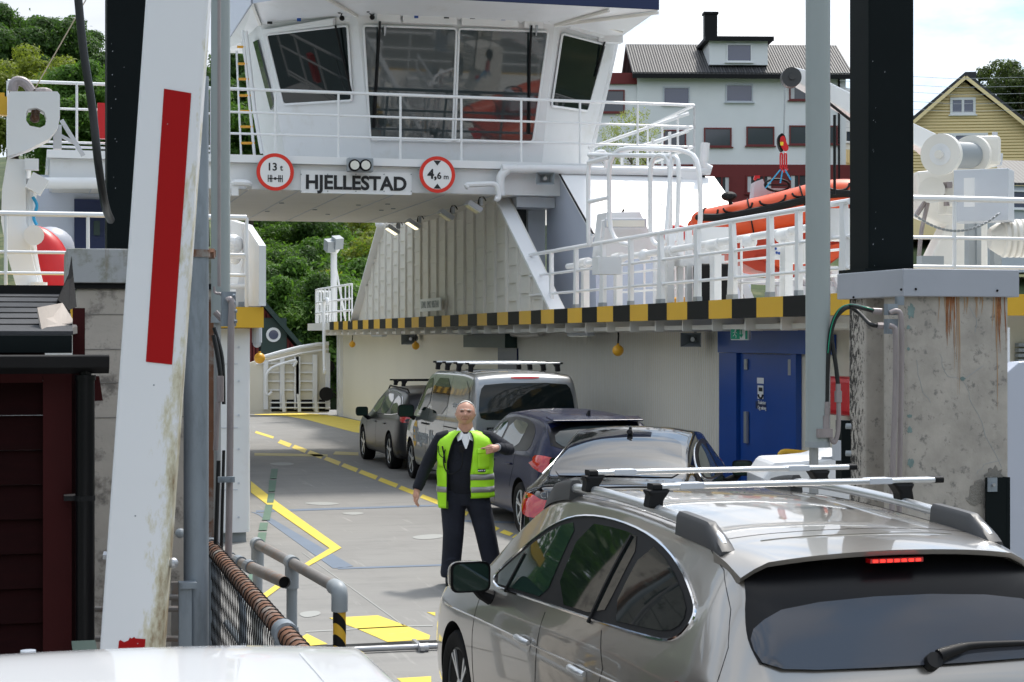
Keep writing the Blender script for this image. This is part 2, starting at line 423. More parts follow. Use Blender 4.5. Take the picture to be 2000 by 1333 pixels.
def chaikin(pts, it=2):
    pts = [tuple(p) for p in pts]
    for _ in range(it):
        o = []
        for i in range(len(pts)):
            a, b = pts[i], pts[(i + 1) % len(pts)]
            o += [tuple(.75 * x + .25 * y for x, y in zip(a, b)), tuple(.25 * x + .75 * y for x, y in zip(a, b))]
        pts = o
    return pts
def rpoly(pts, r, n=4):           # round the corners of a 2D/3D polygon
    o = []; k = len(pts); pts = [Vector(p) for p in pts]
    for i in range(k):
        a, b, c = pts[i - 1], pts[i], pts[(i + 1) % k]
        r1 = min(r, (a - b).length * .45); r2 = min(r, (c - b).length * .45)
        p, q = b + (a - b).normalized() * r1, b + (c - b).normalized() * r2
        for j in range(n + 1):
            t = j / n; o.append(p * (1 - t)**2 + b * 2 * t * (1 - t) + q * t * t)
    return o
# ================================================================== setting
def struct(name, mb, m, **k): return tag(mb.build(name, m, **k), kind='structure')
# the link-span / quay surface in front of the ferry, with real thickness
g = MB(); g.b2((-.6, -6, -.6), (7.6, 13.82, 0.0)); struct('quay_ramp', g, 'deck')
g = MB(); g.b2((-14, -30, -2.6), (-.62, 12.4, -.02)); g.b2((7.62, -30, -2.6), (30, 12.4, -.02)); struct('quay', g, 'asphalt')
# one ground sheet rising from the sea bed to the wooded hills, out to the horizon
def hill_z(x, y):
    d = y - 60
    z = -3.2
    if d > 0:
        s = min(d / 26., 1.); z += 3.6 * s * s * (3 - 2 * s) * 1.0
    if d > 8: z += (d - 8) * .19 if d < 110 else 102 * .19 + (d - 110) * .045
    z += .7 * math.sin(x * .11 + y * .07) * (1 if d > 5 else 0) + .4 * math.sin(x * .31 - y * .23) * (1 if d > 5 else 0)
    return z
g = MB(); xs = [-900, -400, -200, -120] + list(range(-90, 131, 5)) + [160, 220, 420, 900]; ys = [-400, -100, 0, 30, 50] + [60 + 4 * i for i in range(28)] + [190, 230, 320, 500, 900, 1500]
vs = [(x, y, hill_z(x, y)) for y in ys for x in xs]; nx = len(xs)
g.add(vs, [(j * nx + i, j * nx + i + 1, (j + 1) * nx + i + 1, (j + 1) * nx + i) for j in range(len(ys) - 1) for i in range(nx - 1)])
struct('hillside', g, 'hill', smooth=True, org=(0, 0, 0))
g = MB(); g.b2((-900, -400, -2.5), (900, 78, -2.0)); struct('sea', g, 'sea')

# ------------------------------------------------------------------ trees
def leaf_mesh(name, mname, rx, rz, n, leaf, seed, clumps=26, holes=.3):
    rr = random.Random(seed); vs = []; fs = []
    cl = []
    for i in range(clumps):
        a = rr.uniform(0, 2 * PI); u = rr.uniform(-.75, 1.); q = math.sqrt(max(0, 1 - u * u * .8)) * rr.uniform(.35, .95)
        cl.append((rx * q * math.cos(a), rx * q * math.sin(a), rz * u * rr.uniform(.75, 1.), rr.uniform(.20, .42) * rx))
    for i in range(n):
        c = cl[rr.randrange(clumps)] if rr.random() > .08 else (rr.uniform(-rx, rx) * .6, rr.uniform(-rx, rx) * .6, rr.uniform(-rz, rz) * .8, rx * .3)
        d = Vector((rr.gauss(0, 1), rr.gauss(0, 1), rr.gauss(0, 1))).normalized() * (c[3] * rr.uniform(.55, 1.12))
        d.z *= .72
        p = Vector(c[:3]) + d
        nrm = (d.normalized() + Vector((rr.uniform(-1, 1), rr.uniform(-1, 1), rr.uniform(-.3, 1.2))) * .8).normalized()
        a = nrm.orthogonal().normalized(); b = nrm.cross(a); t = rr.uniform(0, 2 * PI); a, b = a * math.cos(t) + b * math.sin(t), b * math.cos(t) - a * math.sin(t)
        s = leaf * rr.uniform(.6, 1.35); k = len(vs)
        vs += [p - a * s, p + b * s * .45 + nrm * s * .12, p + a * s, p - b * s * .45 + nrm * s * .12]; fs.append((k, k + 1, k + 2, k + 3))
    me = bpy.data.meshes.new(name); me.from_pydata(vs, [], fs); me.materials.append(M[mname]); me.update(); return me
def trunk_mesh(h, r, rx, seed):
    rr = random.Random(seed); g = MB()
    g.tube([(0, 0, -.5), (.1, 0, h * .4), (-.08, .1, h * .8), (0, 0, h * 1.25)], [r * 1.3, r, r * .7, r * .25], 7)
    for i in range(7):
        a = rr.uniform(0, 2 * PI); z0 = h * rr.uniform(.55, 1.05); e = Vector((math.cos(a) * rx * .7, math.sin(a) * rx * .7, z0 + rx * rr.uniform(.3, .8)))
        g.tube([(0, 0, z0), Vector((0, 0, z0)).lerp(e, .5) + Vector((0, 0, .2)), e], [r * .45, r * .3, r * .1], 5)
    me = bpy.data.meshes.new('trunk'); me.from_pydata(g.v, [], g.f); me.materials.append(M['bark']); return me
TREE = {}
for i, (k, m_, rx, rz, n, lf) in enumerate((('dark', 'leaf_dark', 3.0, 3.3, 22000, .135), ('mid', 'leaf_mid', 2.6, 2.6, 22000, .115), ('yellow', 'leaf_yellow', 1.9, 2.2, 12000, .10),
                                   ('olive', 'leaf_olive', 2.6, 2.2, 7500, .15), ('fresh', 'leaf_fresh', 2.2, 2.1, 17000, .11), ('shrub', 'leaf_pale', 1.0, 1.3, 750, .06))):
    TREE[k] = (leaf_mesh('crown', m_, rx, rz, n, lf, 40 + i), trunk_mesh(3.0 if k != 'shrub' else .6, .22 if k != 'shrub' else .05, rx, 60 + i), rx, rz)
def tree(kind, loc, s, label, group, name='leafy_tree', rz=None, cat='tree', trunk=3.0):
    cm, tm, rx, rz_ = TREE[kind]
    t = empty(name, loc, label, cat, group, rnd.uniform(0, 6.3)); t.scale = (s * rnd.uniform(.92, 1.1),) * 2 + (s * rnd.uniform(.92, 1.1),)
    c = bpy.data.objects.new('crown', cm); C.objects.link(c); c.parent = t; c.location = (0, 0, trunk + rz_ * .55)
    k = bpy.data.objects.new('trunk', tm); C.objects.link(k); k.parent = t
    return t
# a tree whose crown centre is seen at px,py at depth D
def tree_at(kind, px, py, D, s, label, group, **k):
    c = P(px, py, D); tr = k.get('trunk', 3.0); h = (tr + TREE[kind][3] * .55) * s
    return tree(kind, (c.x, c.y, c.z - h), s, label, group, **k)
GT = 'trees on the skyline behind the ferry'
for i, (px, py, D, s, lab) in enumerate((
    (-8, 110, 118, .95, 'tall dark tree at the far left edge of the skyline'),
    (48, 118, 120, .9, 'tall dark tree second from the left on the skyline'),
    (118, 112, 117, .95, 'tallest dark tree on the left skyline, sky showing through it'),
    (166, 118, 122, .72, 'dark tree on the left skyline just left of the hanging black cable'),
    (195, 160, 120, .7, 'low dark tree on the left skyline beside the black steel column'),
    (80, 160, 116, .85, 'dark tree filling in low between the tall skyline trees'),
    (20, 165, 115, .9, 'dark tree low at the left edge under the skyline trees'))):
    tree_at('dark', px, py, D, s, lab, GT)
for i, (px, py, D, s, kd, lab) in enumerate((
    (30, 215, 84, .95, 'yellow', 'yellow-green bush behind the white crane head'), (75, 190, 86, 1.0, 'yellow', 'yellow-green bush with a pointed top right of the crane head'),
    (118, 225, 84, 1.0, 'yellow', 'yellow-green bush behind the upper left railing'), (165, 235, 82, .95, 'mid', 'green bush behind the upper left railing by the cable'),
    (205, 215, 84, 1., 'mid', 'green tree between the cable and the black column'), (138, 275, 80, .8, 'mid', 'low green bush behind the lower left rails'),
    (440, 270, 84, .9, 'mid', 'green tree seen left of the wheelhouse beside the grey tube'), (485, 270, 82, .9, 'dark', 'dark tree seen behind the wheelhouse ladder'),
    (440, 300, 80, .9, 'mid', 'low green bush seen behind the railing left of the wheelhouse'), (400, 290, 88, .9, 'dark', 'dark tree behind the raised barrier and the grey tube'),
    (470, 215, 90, .8, 'dark', 'dark tree top showing left of the wheelhouse windows'))):
    tree_at(kd, px, py, D, s, lab, 'trees on the slope left of the wheelhouse', name='bushy_tree')
tree_at('olive', 1952, 170, 150, 1.05, 'grey-green tree behind the yellow gabled house', 'trees by the houses', name='garden_tree')
tree_at('olive', 1995, 190, 148, .8, 'grey-green tree at the right edge behind the yellow house', 'trees by the houses', name='garden_tree')
# the wooded slope seen through the car deck
cells = []
lab_c = ['light green', 'fresh green', 'mid green', 'deep green']; k = 0
rows = [(462, 98), (505, 90), (548, 84), (592, 78), (636, 73), (672, 70)]
for j, (py, D) in enumerate(rows):
    for i in range(6):
        px = 500 + i * 50 + (j % 2) * 25 + rnd.uniform(-12, 12)
        kd = rnd.choice(['mid', 'fresh', 'mid', 'dark']) if px < 655 else rnd.choice(['fresh', 'yellow', 'mid'])
        row = ['top row', 'second row', 'third row', 'fourth row', 'fifth row', 'bottom row'][j]; colm = ['leftmost', 'second from left', 'third from left', 'fourth from left', 'fifth from left', 'rightmost'][i]
        tree_at(kd, px, py + rnd.uniform(-8, 8), D + rnd.uniform(-2, 2), rnd.uniform(.62, .95), '%s tree through the car deck, %s in the slope\'s %s' % ({'mid': 'green', 'fresh': 'light green', 'dark': 'dark green', 'yellow': 'yellow-green'}[kd], colm, row), 'trees on the slope seen through the car deck')

# ------------------------------------------------------------------ houses on the hill
def frame_window(parent, c, w_, h_, ux, n_, fm, gm, fw=.09, mull=0, sill=True, curtain=False):
    """window proud of a wall: frame part with pane sub-part; c centre, ux along the wall, n_ outward"""
    ux, n_ = Vector(ux).normalized(), Vector(n_).normalized(); uz = Vector((0, 0, 1)); c = Vector(c)
    mt_ = Matrix((ux, n_, uz)).transposed(); g = MB()
    for s_ in (-1, 1):
        g.box(c + ux * s_ * (w_ / 2 - fw / 2) + n_ * .04, (fw, .12, h_), mtx=mt_)
        g.box(c + uz * s_ * (h_ / 2 - fw / 2) + n_ * .04, (w_ - 2 * fw, .12, fw), mtx=mt_)
    for i in range(mull): g.box(c + ux * (w_ * ((i + 1) / (mull + 1) - .5)) + n_ * .04, (fw, .12, h_ - 2 * fw), mtx=mt_)
    if sill: g.box(c - uz * (h_ / 2 + .04) + n_ * .08, (w_ + .2, .2, .07), mtx=mt_)
    f_ = g.build('window', fm, parent)
    g = MB(); g.box(c + n_ * .015, (w_ - 2 * fw, .05, h_ - 2 * fw), mtx=mt_); g.build('pane', gm, f_)
    if curtain:
        g = MB()
        for s_ in (-1, 1): g.box(c + ux * s_ * (w_ / 2 - fw - w_ * .07) + n_ * .043, (w_ * .14, .004, h_ - 2 * fw - .02), mtx=mt_)
        g.build_parts('curtain', 'curtain', f_)
HD = 122.0
def HP(px, py): return onY(px, py, HY)
HY = P(1450, 400, HD).y
base = HP(1450, 420)
wh = empty('apartment_house', (base.x, HY, base.z), 'large white house with black tiled roof, dormer and dark red ground floor on the hill', 'house')
def XZ(px, py): p = HP(px, py); return p.x, p.z
x0, zE = XZ(1255, 140); x1, _ = XZ(1637, 136); _, zB = XZ(1450, 322); _, z0 = XZ(1450, 470)
g = MB(); g.b2((x0, HY, zB), (x1, HY + 9, zE)); g.build('wall', 'brick_white', wh)
g = MB(); g.b2((x0 - 3, HY - .12, z0 - 4), (x1 + .3, HY + 9, zB)); g.build('basement_wall', 'barn_red', wh)
xw, zw = XZ(1120, 152); g = MB(); g.b2((xw, HY + .3, zB), (x0 - .004, HY + 8, zw)); g.build('side_wing', 'brick_white', wh)
zt1 = XZ(1200, 133)[1]; g = MB(); g.b2((xw, HY + .1, zw + .004), (x0 - .01, HY + 8, zt1)); g.build('wing_fascia', 'barn_red', wh)
# roof: tiled slope facing the camera
xr0, zR = XZ(1262, 68); zr = zR
g = MB(); y1 = HY + 4.6
zRr = zE + (zr - zE) * 1.05
g.prism([(x0 - .35, HY - .6, zE - .15), (x1 + .35, HY - .6, zE - .15), (x1 + .35, y1, zRr), (x0 - .35, y1, zRr)], (0, 0, .2))
g.prism([(x0 - .35, y1, zRr), (x1 + .35, y1, zRr), (x1 + .35, HY + 9.6, zE - .15), (x0 - .35, HY + 9.6, zE - .15)], (0, 0, .2))
rf = g.build('roof', 'roof_tile', wh)
# rows of real roll tiles (pattern of the roof, kept in one mesh)
g = MB(); nrow = 15; 
for r_ in range(nrow):
    t = (r_ + .5) / nrow; yy = HY - .6 + (y1 - HY + .6) * t; zz = zE - .15 + (zRr - zE + .15) * t + .215
    g.bar((x0 - .35, yy, zz), (x1 + .35, yy, zz), .30, .05, up=(0, -.6, .8))
g.build('tile_courses', 'slate', rf)
g = MB(); sl_ = (zRr - zE) / (y1 - HY + .6)
n_ = 84
for i in range(n_ + 1):
    x = x0 - .3 + (x1 - x0 + .6) * i / n_
    g.bar((x, HY - .62, zE + .09), (x, y1, zRr + .24), .08, .06)
g.build('tile_rolls', 'roof_tile', rf)
g = MB(); g.b2((x0 - .4, HY - .75, zE - .30), (x1 + .4, HY - .6, zE - .02)); g.b2((x1 - .55, HY - .14, z0), (x1 - .43, HY - .02, zE - .2)); g.build_parts('gutter', 'black', wh)
xa, za = XZ(1395, 70); xb, zb_ = XZ(1419, 33); g = MB(); g.b2((xa, y1 - .9, zRr - .8), (xb, y1 - .1, zb_ + .9)); g.b2((xa - .08, y1 - .98, zb_ + .9), (xb + .08, y1 - .02, zb_ + 1.05)); ch = g.build('chimney', 'black', rf)
# dormer
xa, za = XZ(1390, 124); xb, zb_ = XZ(1497, 82)
g = MB(); g.b2((xa, HY + .15, za), (xb, HY + 4, zb_)); dm = g.build('dormer', 'white_clean', wh)
g = MB(); g.b2((xa - .35, HY - .2, zb_), (xb + .35, HY + 4.3, zb_ + .22)); g.b2((xa - .35, HY - .3, zb_ - .05), (xb + .35, HY - .204, zb_ + .25)); g.build('dormer_roof', 'black', dm)
def hw(px0, py0, px1, py1, fm, gm, Yo=0., **k):
    a, b = HP(px0, py0), HP(px1, py1); frame_window(wh, ((a.x + b.x) / 2, HY + Yo, (a.z + b.z) / 2), abs(b.x - a.x), abs(a.z - b.z), (1, 0, 0), (0, -1, 0), fm, gm, **k)
hw(1421, 84, 1468, 122, 'white_clean', 'house_glass', .15)
hw(1186, 166, 1232, 213, 'window_red', 'house_glass_dark', .3)
hw(1303, 165, 1353, 202, 'cool_grey', 'house_glass'); hw(1419, 164, 1469, 201, 'cool_grey', 'house_glass')
hw(1535, 164, 1585, 201, 'window_red', 'house_glass_dark', curtain=True)
for a_ in ((1303, 250, 1346, 286), (1379, 248, 1430, 287), (1457, 248, 1508, 287), (1535, 248, 1586, 287), (1590, 250, 1622, 287)): hw(*a_, 'window_red', 'house_glass_dark')
hw(1155, 160, 1172, 215, 'window_red', 'house_glass_dark', .3)
for a_ in ((1380, 343, 1427, 380), (1456, 343, 1504, 380), (1535, 343, 1585, 380)): hw(*a_, 'barn_red', 'dark_interior', -.12, mull=2, curtain=True)
wh.rotation_euler.z = -R(13)
# rain pipe and balcony house part seen right of the white house
HY2 = HY + 6
b2_ = onY(1660, 330, HY2)
sh_ = empty('side_house', (b2_.x, HY2, b2_.z - 4), 'small white clapboard house with a wooden balcony beside the large white house', 'house')
a, b = onY(1632, 195, HY2), onY(1790, 420, HY2)
g = MB(); g.prism([(a.x, HY2, b.z - 3), (b.x, HY2, b.z - 3), (b.x, HY2, a.z - 1), (a.x, HY2, a.z + 1.2)], (0, 6, 0)); g.build('wall', 'white_clean', sh_)
g = MB(); n_ = 26
for i in range(n_): z = b.z - 3 + (a.z - b.z + 2.2) * i / n_; g.b2((a.x, HY2 - .02, z), (b.x, HY2 - .002, z + .03))
g.build('clapboard', 'cool_grey', sh_)
a, b = onY(1650, 255, HY2), onY(1700, 280, HY2); frame_window(sh_, ((a.x + b.x) / 2, HY2, (a.z + b.z) / 2), b.x - a.x, a.z - b.z, (1, 0, 0), (0, -1, 0), 'white_clean', 'house_glass_dark')
a, b = onY(1636, 293, HY2 - 1.2), onY(1710, 320, HY2 - 1.2)
g = MB(); g.b2((a.x, HY2 - 1.25, b.z), (b.x, HY2 - 1.2, a.z)); 
for i in range(20): x = a.x + (b.x - a.x) * i / 20; g.b2((x, HY2 - 1.29, b.z), (x + .12, HY2 - 1.254, a.z + .03))
g.b2((a.x, HY2 - 1.2, b.z - .15), (b.x, HY2 - .05, b.z)); g.build('balcony', 'yellow_wood', sh_)
# yellow gabled house
HY3 = P(1885, 200, 118).y
def YP(px, py): return onY(px, py, HY3)
ap = YP(1884, 150); ev = YP(1760, 262); zf = YP(1885, 345).z; xl, xr = ev.x, 2 * ap.x - ev.x + .2
c0 = ((xl + xr) / 2, HY3, zf)
yh = empty('gabled_house', c0, 'yellow clapboard house with a dark gabled roof on the right', 'house')
g = MB(); g.prism([(xl + .5, HY3, zf - 4), (xr - .5, HY3, zf - 4), (xr - .5, HY3, ev.z + .3), (ap.x, HY3, ap.z - .35), (xl + .5, HY3, ev.z + .3)], (0, 9, 0)); g.build('wall', 'yellow_wood', yh)
g = MB(); z = zf
while z < ap.z - .4:
    hw_ = (xr - xl) / 2 - .5 if z < ev.z + .3 else ((ap.z - .35 - z) / (ap.z - .35 - ev.z - .3)) * ((xr - xl) / 2 - .5)
    g.b2((ap.x - hw_, HY3 - .03, z), (ap.x + hw_, HY3 - .002, z + .04)); z += .20
mat('yellow_gap', (.40, .27, .08), .7); g.build('clapboard', 'yellow_gap', yh)
g = MB()
for sgn, xe in ((-1, xl - .1), (1, xr + .1)):
    d = Vector((xe - ap.x, 0, ev.z - .35 - ap.z)); 
    g.prism([(ap.x, HY3 - .6, ap.z), (xe, HY3 - .6, ev.z - .1), (xe, HY3 - .6, ev.z + .15), (ap.x, HY3 - .6, ap.z + .25)], (0, 10, 0))
g.b2((ap.x + .3, HY3 + 1.6, ap.z - .4), (ap.x + 1.0, HY3 + 2.3, ap.z + .55)); g.build('roof', 'slate', yh)
g = MB()
for sgn, xe in ((-1, xl), (1, xr)): g.bar((ap.x, HY3 - .62, ap.z - .12), (xe, HY3 - .62, ev.z - .18), .05, .22, up=(0, 0, 1))
g.build('barge_board', 'yellow_wood', yh)
def yw(a0, b0, a1, b1, **k):
    a, b = YP(a0, b0), YP(a1, b1); frame_window(yh, ((a.x + b.x) / 2, HY3, (a.z + b.z) / 2), b.x - a.x, a.z - b.z, (1, 0, 0), (0, -1, 0), 'white_clean', 'house_glass', fw=.16, **k)
yh.rotation_euler.z = -R(21)
yw(1859, 190, 1903, 225, mull=1); yw(1838, 259, 1924, 300, mull=2)
# grey roofed outbuilding lower right
HY4 = HY3 - 14
a = onY(1955, 318, HY4 + 3); b = onY(2110, 366, HY4)
og = empty('outbuilding', (b.x, HY4, b.z - 3), 'low outbuilding with a dark tiled roof at the right edge', 'house')
g = MB(); g.prism([(onY(1938, 366, HY4).x, HY4 - .2, b.z), (b.x, HY4 - .2, b.z), (b.x, HY4 + 3, a.z), (onY(1950, 318, HY4 + 3).x, HY4 + 3, a.z)], (0, 0, .15)); g.build('roof', 'roof_tile', og)
g = MB(); g.b2((onY(1942, 366, HY4).x, HY4, b.z - 5), (b.x, HY4 + 3, b.z - .01)); g.build('wall', 'cool_grey', og)
a, b = onY(1975, 372, HY4), onY(2050, 410, HY4); frame_window(og, ((a.x + b.x) / 2, HY4, (a.z + b.z) / 2), b.x - a.x, a.z - b.z, (1, 0, 0), (0, -1, 0), 'white_clean', 'house_glass')
# bushes by the white house, seen through the ferry's railing
for i, (px, py, s, lab) in enumerate(((1192, 292, .6, 'small pale shrub left of the others in front of the white house'), (1232, 280, .85, 'tall pale shrub in front of the white house'),
                                      (1262, 284, .75, 'pale shrub right of the others in front of the white house'))):
    tree_at('shrub', px, py, 60, s, lab, 'shrubs in front of the white house', name='shrub', trunk=.6, cat='shrub')
# dark red boathouse seen through the car deck
Yb = 64
ap = onY(505, 590, Yb); rt = onY(585, 690, Yb); bz = onY(540, 790, Yb).z
bh = empty('boathouse', (ap.x, Yb, bz), 'dark red boathouse gable with a green framed round window behind the far ramp', 'shed')
lx = 2 * ap.x - rt.x
g = MB(); g.prism([(lx, Yb, bz - 2), (rt.x, Yb, bz - 2), (rt.x, Yb, rt.z), (ap.x, Yb, ap.z), (lx, Yb, rt.z)], (0, 7, 0)); g.build('wall', 'barn_red', bh)
g = MB()
for i in range(24):
    x = lx + (rt.x - lx) * i / 24; h_ = ap.z - abs(x - ap.x) / (rt.x - ap.x) * (ap.z - rt.z); g.b2((x, Yb - .025, bz), (x + .04, Yb - .002, h_ - .1))
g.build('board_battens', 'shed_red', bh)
g = MB(); mat('dark_green', (.02, .045, .04), .5)
for xe in (lx, rt.x):
    s_ = 1 if xe > ap.x else -1
    g.prism([(ap.x, Yb - .35, ap.z), (xe + s_ * .3, Yb - .35, rt.z - .2), (xe + s_ * .3, Yb - .35, rt.z + .02), (ap.x, Yb - .35, ap.z + .25)], (0, 7.6, 0))
g.build('roof', 'dark_green', bh)
wc = onY(533, 657, Yb); g = MB(); g.box((wc.x, Yb - .06, wc.z), (.95, .1, 1.3)); fr = g.build('window', 'dark_green', bh)
g = MB(); g.cyl((wc.x, Yb - .12, wc.z + .05), (wc.x, Yb - .16, wc.z + .05), .26, 20); g.build('pane', 'white_clean', fr)
g = MB(); g.cyl((wc.x, Yb - .162, wc.z + .05), (wc.x, Yb - .18, wc.z + .05), .17, 20); g.build('pane', 'house_glass', fr)
# rocks on the shore behind the lifeboat
rr = random.Random(3); g = MB()
for i in range(26):
    p = P(rr.uniform(1560, 1800), 640, 62 + rr.uniform(0, 8)); g.ball((p.x, p.y, rr.uniform(-1, 3.5)), rr.uniform(1.0, 2.2), 9, 7, (1, 1, rr.uniform(.5, .9)))
tag(g.build('shore_rocks', 'rock'), 'grey rocky shore seen under the orange lifeboat', 'rocks', kind='stuff')
# power lines
for i, (y0_, y1_) in enumerate(((142, 150), (158, 168), (172, 182), (190, 200), (206, 214))):
    g = MB(); a, b = P(1640, y0_, 100), P(2060, y1_, 116); m_ = (a + b) / 2 - Vector((0, 0, .25)); g.tube([a, m_, b], .012, 5)
    tag(g.build('power_line', 'grey_paint', org=a), '%s thin power line crossing the sky in front of the yellow house' % ['topmost', 'second', 'middle', 'fourth', 'lowest'][i], 'power line', 'power lines')

# wooded rise and quay behind the photographer (seen in reflections)
g = MB(); xs = list(range(-120, 121, 12)); ys = list(range(-130, -41, 10))
g.add([(x, y, -2.6 + max(0, (-44 - y)) * .45 + 1.5 * math.sin(x * .07 + y * .05) * (y < -50)) for y in ys for x in xs], [(j * 21 + i, j * 21 + i + 1, (j + 1) * 21 + i + 1, (j + 1) * 21 + i) for j in range(len(ys) - 1) for i in range(20)])
struct('wooded_rise', g, 'hill', smooth=True, org=(0, 0, 0))
vs, fs = [], []; rr = random.Random(77)
for i in range(130):
    cx, cy = rr.uniform(-110, 110), rr.uniform(-100, -46); cz = -2.6 + (-44 - cy) * .45 + rr.uniform(2, 7); R0 = rr.uniform(3.5, 6)
    for j in range(300):
        d = Vector((rr.gauss(0, 1), rr.gauss(0, 1), rr.gauss(0, 1))).normalized() * R0 * rr.uniform(.7, 1.05); p = Vector((cx, cy, cz)) + d; a = Vector((rr.uniform(-1, 1), rr.uniform(-1, 1), rr.uniform(-1, 1))).normalized(); b = a.orthogonal().normalized(); s_ = .9; k = len(vs)
        vs += [p - a * s_, p + b * s_ * .6, p + a * s_, p - b * s_ * .6]; fs.append((k, k + 1, k + 2, k + 3))
for i in range(90):
    cy = rr.uniform(50, 78); cx = -8 - rr.random() * 48 - (78 - cy) * .1; cz = rr.uniform(1, 17); R0 = rr.uniform(2.5, 3.6)
    for j in range(260):
        d = Vector((rr.gauss(0, 1), rr.gauss(0, 1), rr.gauss(0, 1))).normalized() * R0 * rr.uniform(.7, 1.05); p = Vector((cx, cy, cz)) + d; a = Vector((rr.uniform(-1, 1), rr.uniform(-1, 1), rr.uniform(-1, 1))).normalized(); b = a.orthogonal().normalized(); s_ = .5; k = len(vs)
        vs += [p - a * s_, p + b * s_ * .6, p + a * s_, p - b * s_ * .6]; fs.append((k, k + 1, k + 2, k + 3))
g = MB(); g.add(vs, fs); tag(g.build('far_wood', 'leaf_mid'), 'wood on the shore beyond the left edge and behind the photographer', 'wood', kind='stuff')

# wooded hills round the fjord, left, right and behind the frame
def ring(a): return Vector((math.sin(R(a)), math.cos(R(a)), 0))
g = MB(); az = list(range(52, 342, 4)); rad = [130, 170, 210, 260, 330, 420]; ht = [-3, 14, 34, 52, 66, 72]
g.add([ring(a) * r_ * (1 + .05 * math.sin(a * .11)) + Vector((0, 0, h_ * (1 + .22 * math.sin(a * .09) + .12 * math.sin(a * .31 + r_)))) for a in az for r_, h_ in zip(rad, ht)],
      [(i * 6 + j, i * 6 + j + 1, (i + 1) * 6 + j + 1, (i + 1) * 6 + j) for i in range(len(az) - 1) for j in range(5)])
struct('fjord_hills', g, 'hill', smooth=True, org=(0, 0, 0))
# ================================================================== ferry
XL, XR, XE = 2.5, 9.3, 8.45           # inner faces of the two side casings, outer edge of the side deck
YE, YB = 17.7, 32.0                   # near end of the starboard side deck, front of the bridge beam
FR = empty('car_ferry', (5.9, 35, 0), 'white double ended car ferry with its wheelhouse bridging the open car deck', 'ferry')
def fp(name, mb, m, **k): return mb.build(name, m, FR, **k)
def fps(name, mb, m, **k): return mb.build_parts(name, m, FR, **k)
def ray(px, py, p0, n):               # where the line of sight through px,py meets the plane (p0, n)
    o = Vector((0, 0, ZC)); d = P(px, py, 1.) - o; n = Vector(n); return o + d * ((Vector(p0) - o).dot(n) / d.dot(n))
def pxof(v):
    v = Vector(v); D = v.y * ct + v.x * st; return 1000 + F * (v.x * ct - v.y * st) / D
g = MB(); g.b2((-1.4, 13.94, -.5), (15, 60, 0)); fp('car_deck', g, 'deck')
g = MB(); g.b2((-1.3, 20, -2.6), (15, 60, -.52)); fp('hull', g, 'white')
# painted deck markings (a sheet 4 mm above the deck)
def zone(pts, z=.004): return [onZ(px, py, z) for px, py in pts]
def mark(name, polys, m, z=.004):
    g = MB()
    for p in polys: g.prism(zone(p, z), (0, 0, -.002))
    return fp(name, g, m)
def marks(name, polys, m, z=.004):
    for p in polys: mark(name, [p], m, z)
mark('hatched_zone', [[(490, 940), (543, 982), (667, 1070), (602, 1106), (590, 1104), (644, 1071), (530, 992), (490, 962)],
                      [(600, 1108), (588, 1106), (514, 1160), (514, 1172)]], 'mark_yellow', .008)
mark('dashed_lane_line', [[(500, 842), (535, 853), (533, 857), (498, 846)]] + [
    [(x, y), (x + l, y + l * .375), (x + l - 5, y + l * .375 + 7), (x - 6, y + 6)] for x, y, l in
    [(548, 859, 22), (576, 869, 24), (606, 880, 26), (638, 892, 28), (672, 905, 28), (706, 918, 32), (744, 933, 34), (784, 949, 36), (826, 966, 40), (872, 984, 44)]], 'mark_yellow')
mark('dashed_lane_line', [[(985, 1035), (1003, 1042), (995, 1047), (976, 1040)], [(960, 1025), (976, 1032), (968, 1037), (950, 1029)], [(1008, 1044), (1030, 1052), (1022, 1057), (1000, 1050)]], 'mark_yellow')
mark('far_yellow_edge', [[(497, 806), (560, 806), (620, 809), (655, 813), (700, 822), (730, 830), (730, 850), (690, 844), (640, 831), (600, 820), (560, 813), (497, 810)]], 'mark_yellow')
mark('faded_cross_line', [[(497, 885), (560, 886), (640, 888), (640, 892), (560, 891), (497, 890)], [(655, 882), (700, 884), (700, 890), (650, 888)]], 'mark_yellow_old')
mark('blue_line', [[(490, 1000), (514, 1003), (690, 1106), (664, 1110), (650, 1110), (505, 1006)], [(500, 997), (880, 985), (880, 988), (500, 1001)],
                   [(660, 1109), (900, 1101), (900, 1104), (660, 1112)], [(905, 1016), (1030, 1020), (1030, 1023), (905, 1019)]], 'mark_blue')
mark('green_line', [[(530, 916), (543, 916), (540, 935), (527, 935)], [(526, 938), (540, 938), (537, 960), (524, 960)], [(524, 963), (537, 963), (534, 982), (521, 982)],
                    [(519, 986), (533, 986), (527, 1016), (512, 1016)], [(508, 1021), (524, 1021), (521, 1036), (505, 1036)], [(505, 1040), (521, 1040), (517, 1062), (500, 1062)],
                    [(488, 1115), (498, 1113), (496, 1150), (480, 1150)]], 'mark_green', .012)
marks('worn_patch', [chaikin([(585, 983), (630, 980), (672, 984), (630, 988)], 2), chaikin([(660, 1002), (700, 1000), (715, 1003), (690, 1007)], 2), chaikin([(798, 1048), (860, 1042), (872, 1050), (820, 1055)], 2),
                    chaikin([(580, 1197), (620, 1192), (630, 1200), (595, 1208)], 2), chaikin([(520, 905), (560, 903), (580, 907), (545, 911)], 2)], 'patch_light', .0045)
mark('deck_arrow', [[(643, 1207), (738, 1202), (793, 1222), (840, 1241), (838, 1249), (757, 1254), (702, 1230)]], 'mark_yellow')
mark('deck_seam', [[(597, 1233), (800, 1222), (845, 1221), (845, 1223), (800, 1224), (597, 1235)], [(590, 1080), (592, 1080), (790, 1222), (787, 1222)]], 'worn' if 'worn' in M else 'patch_light', .004)
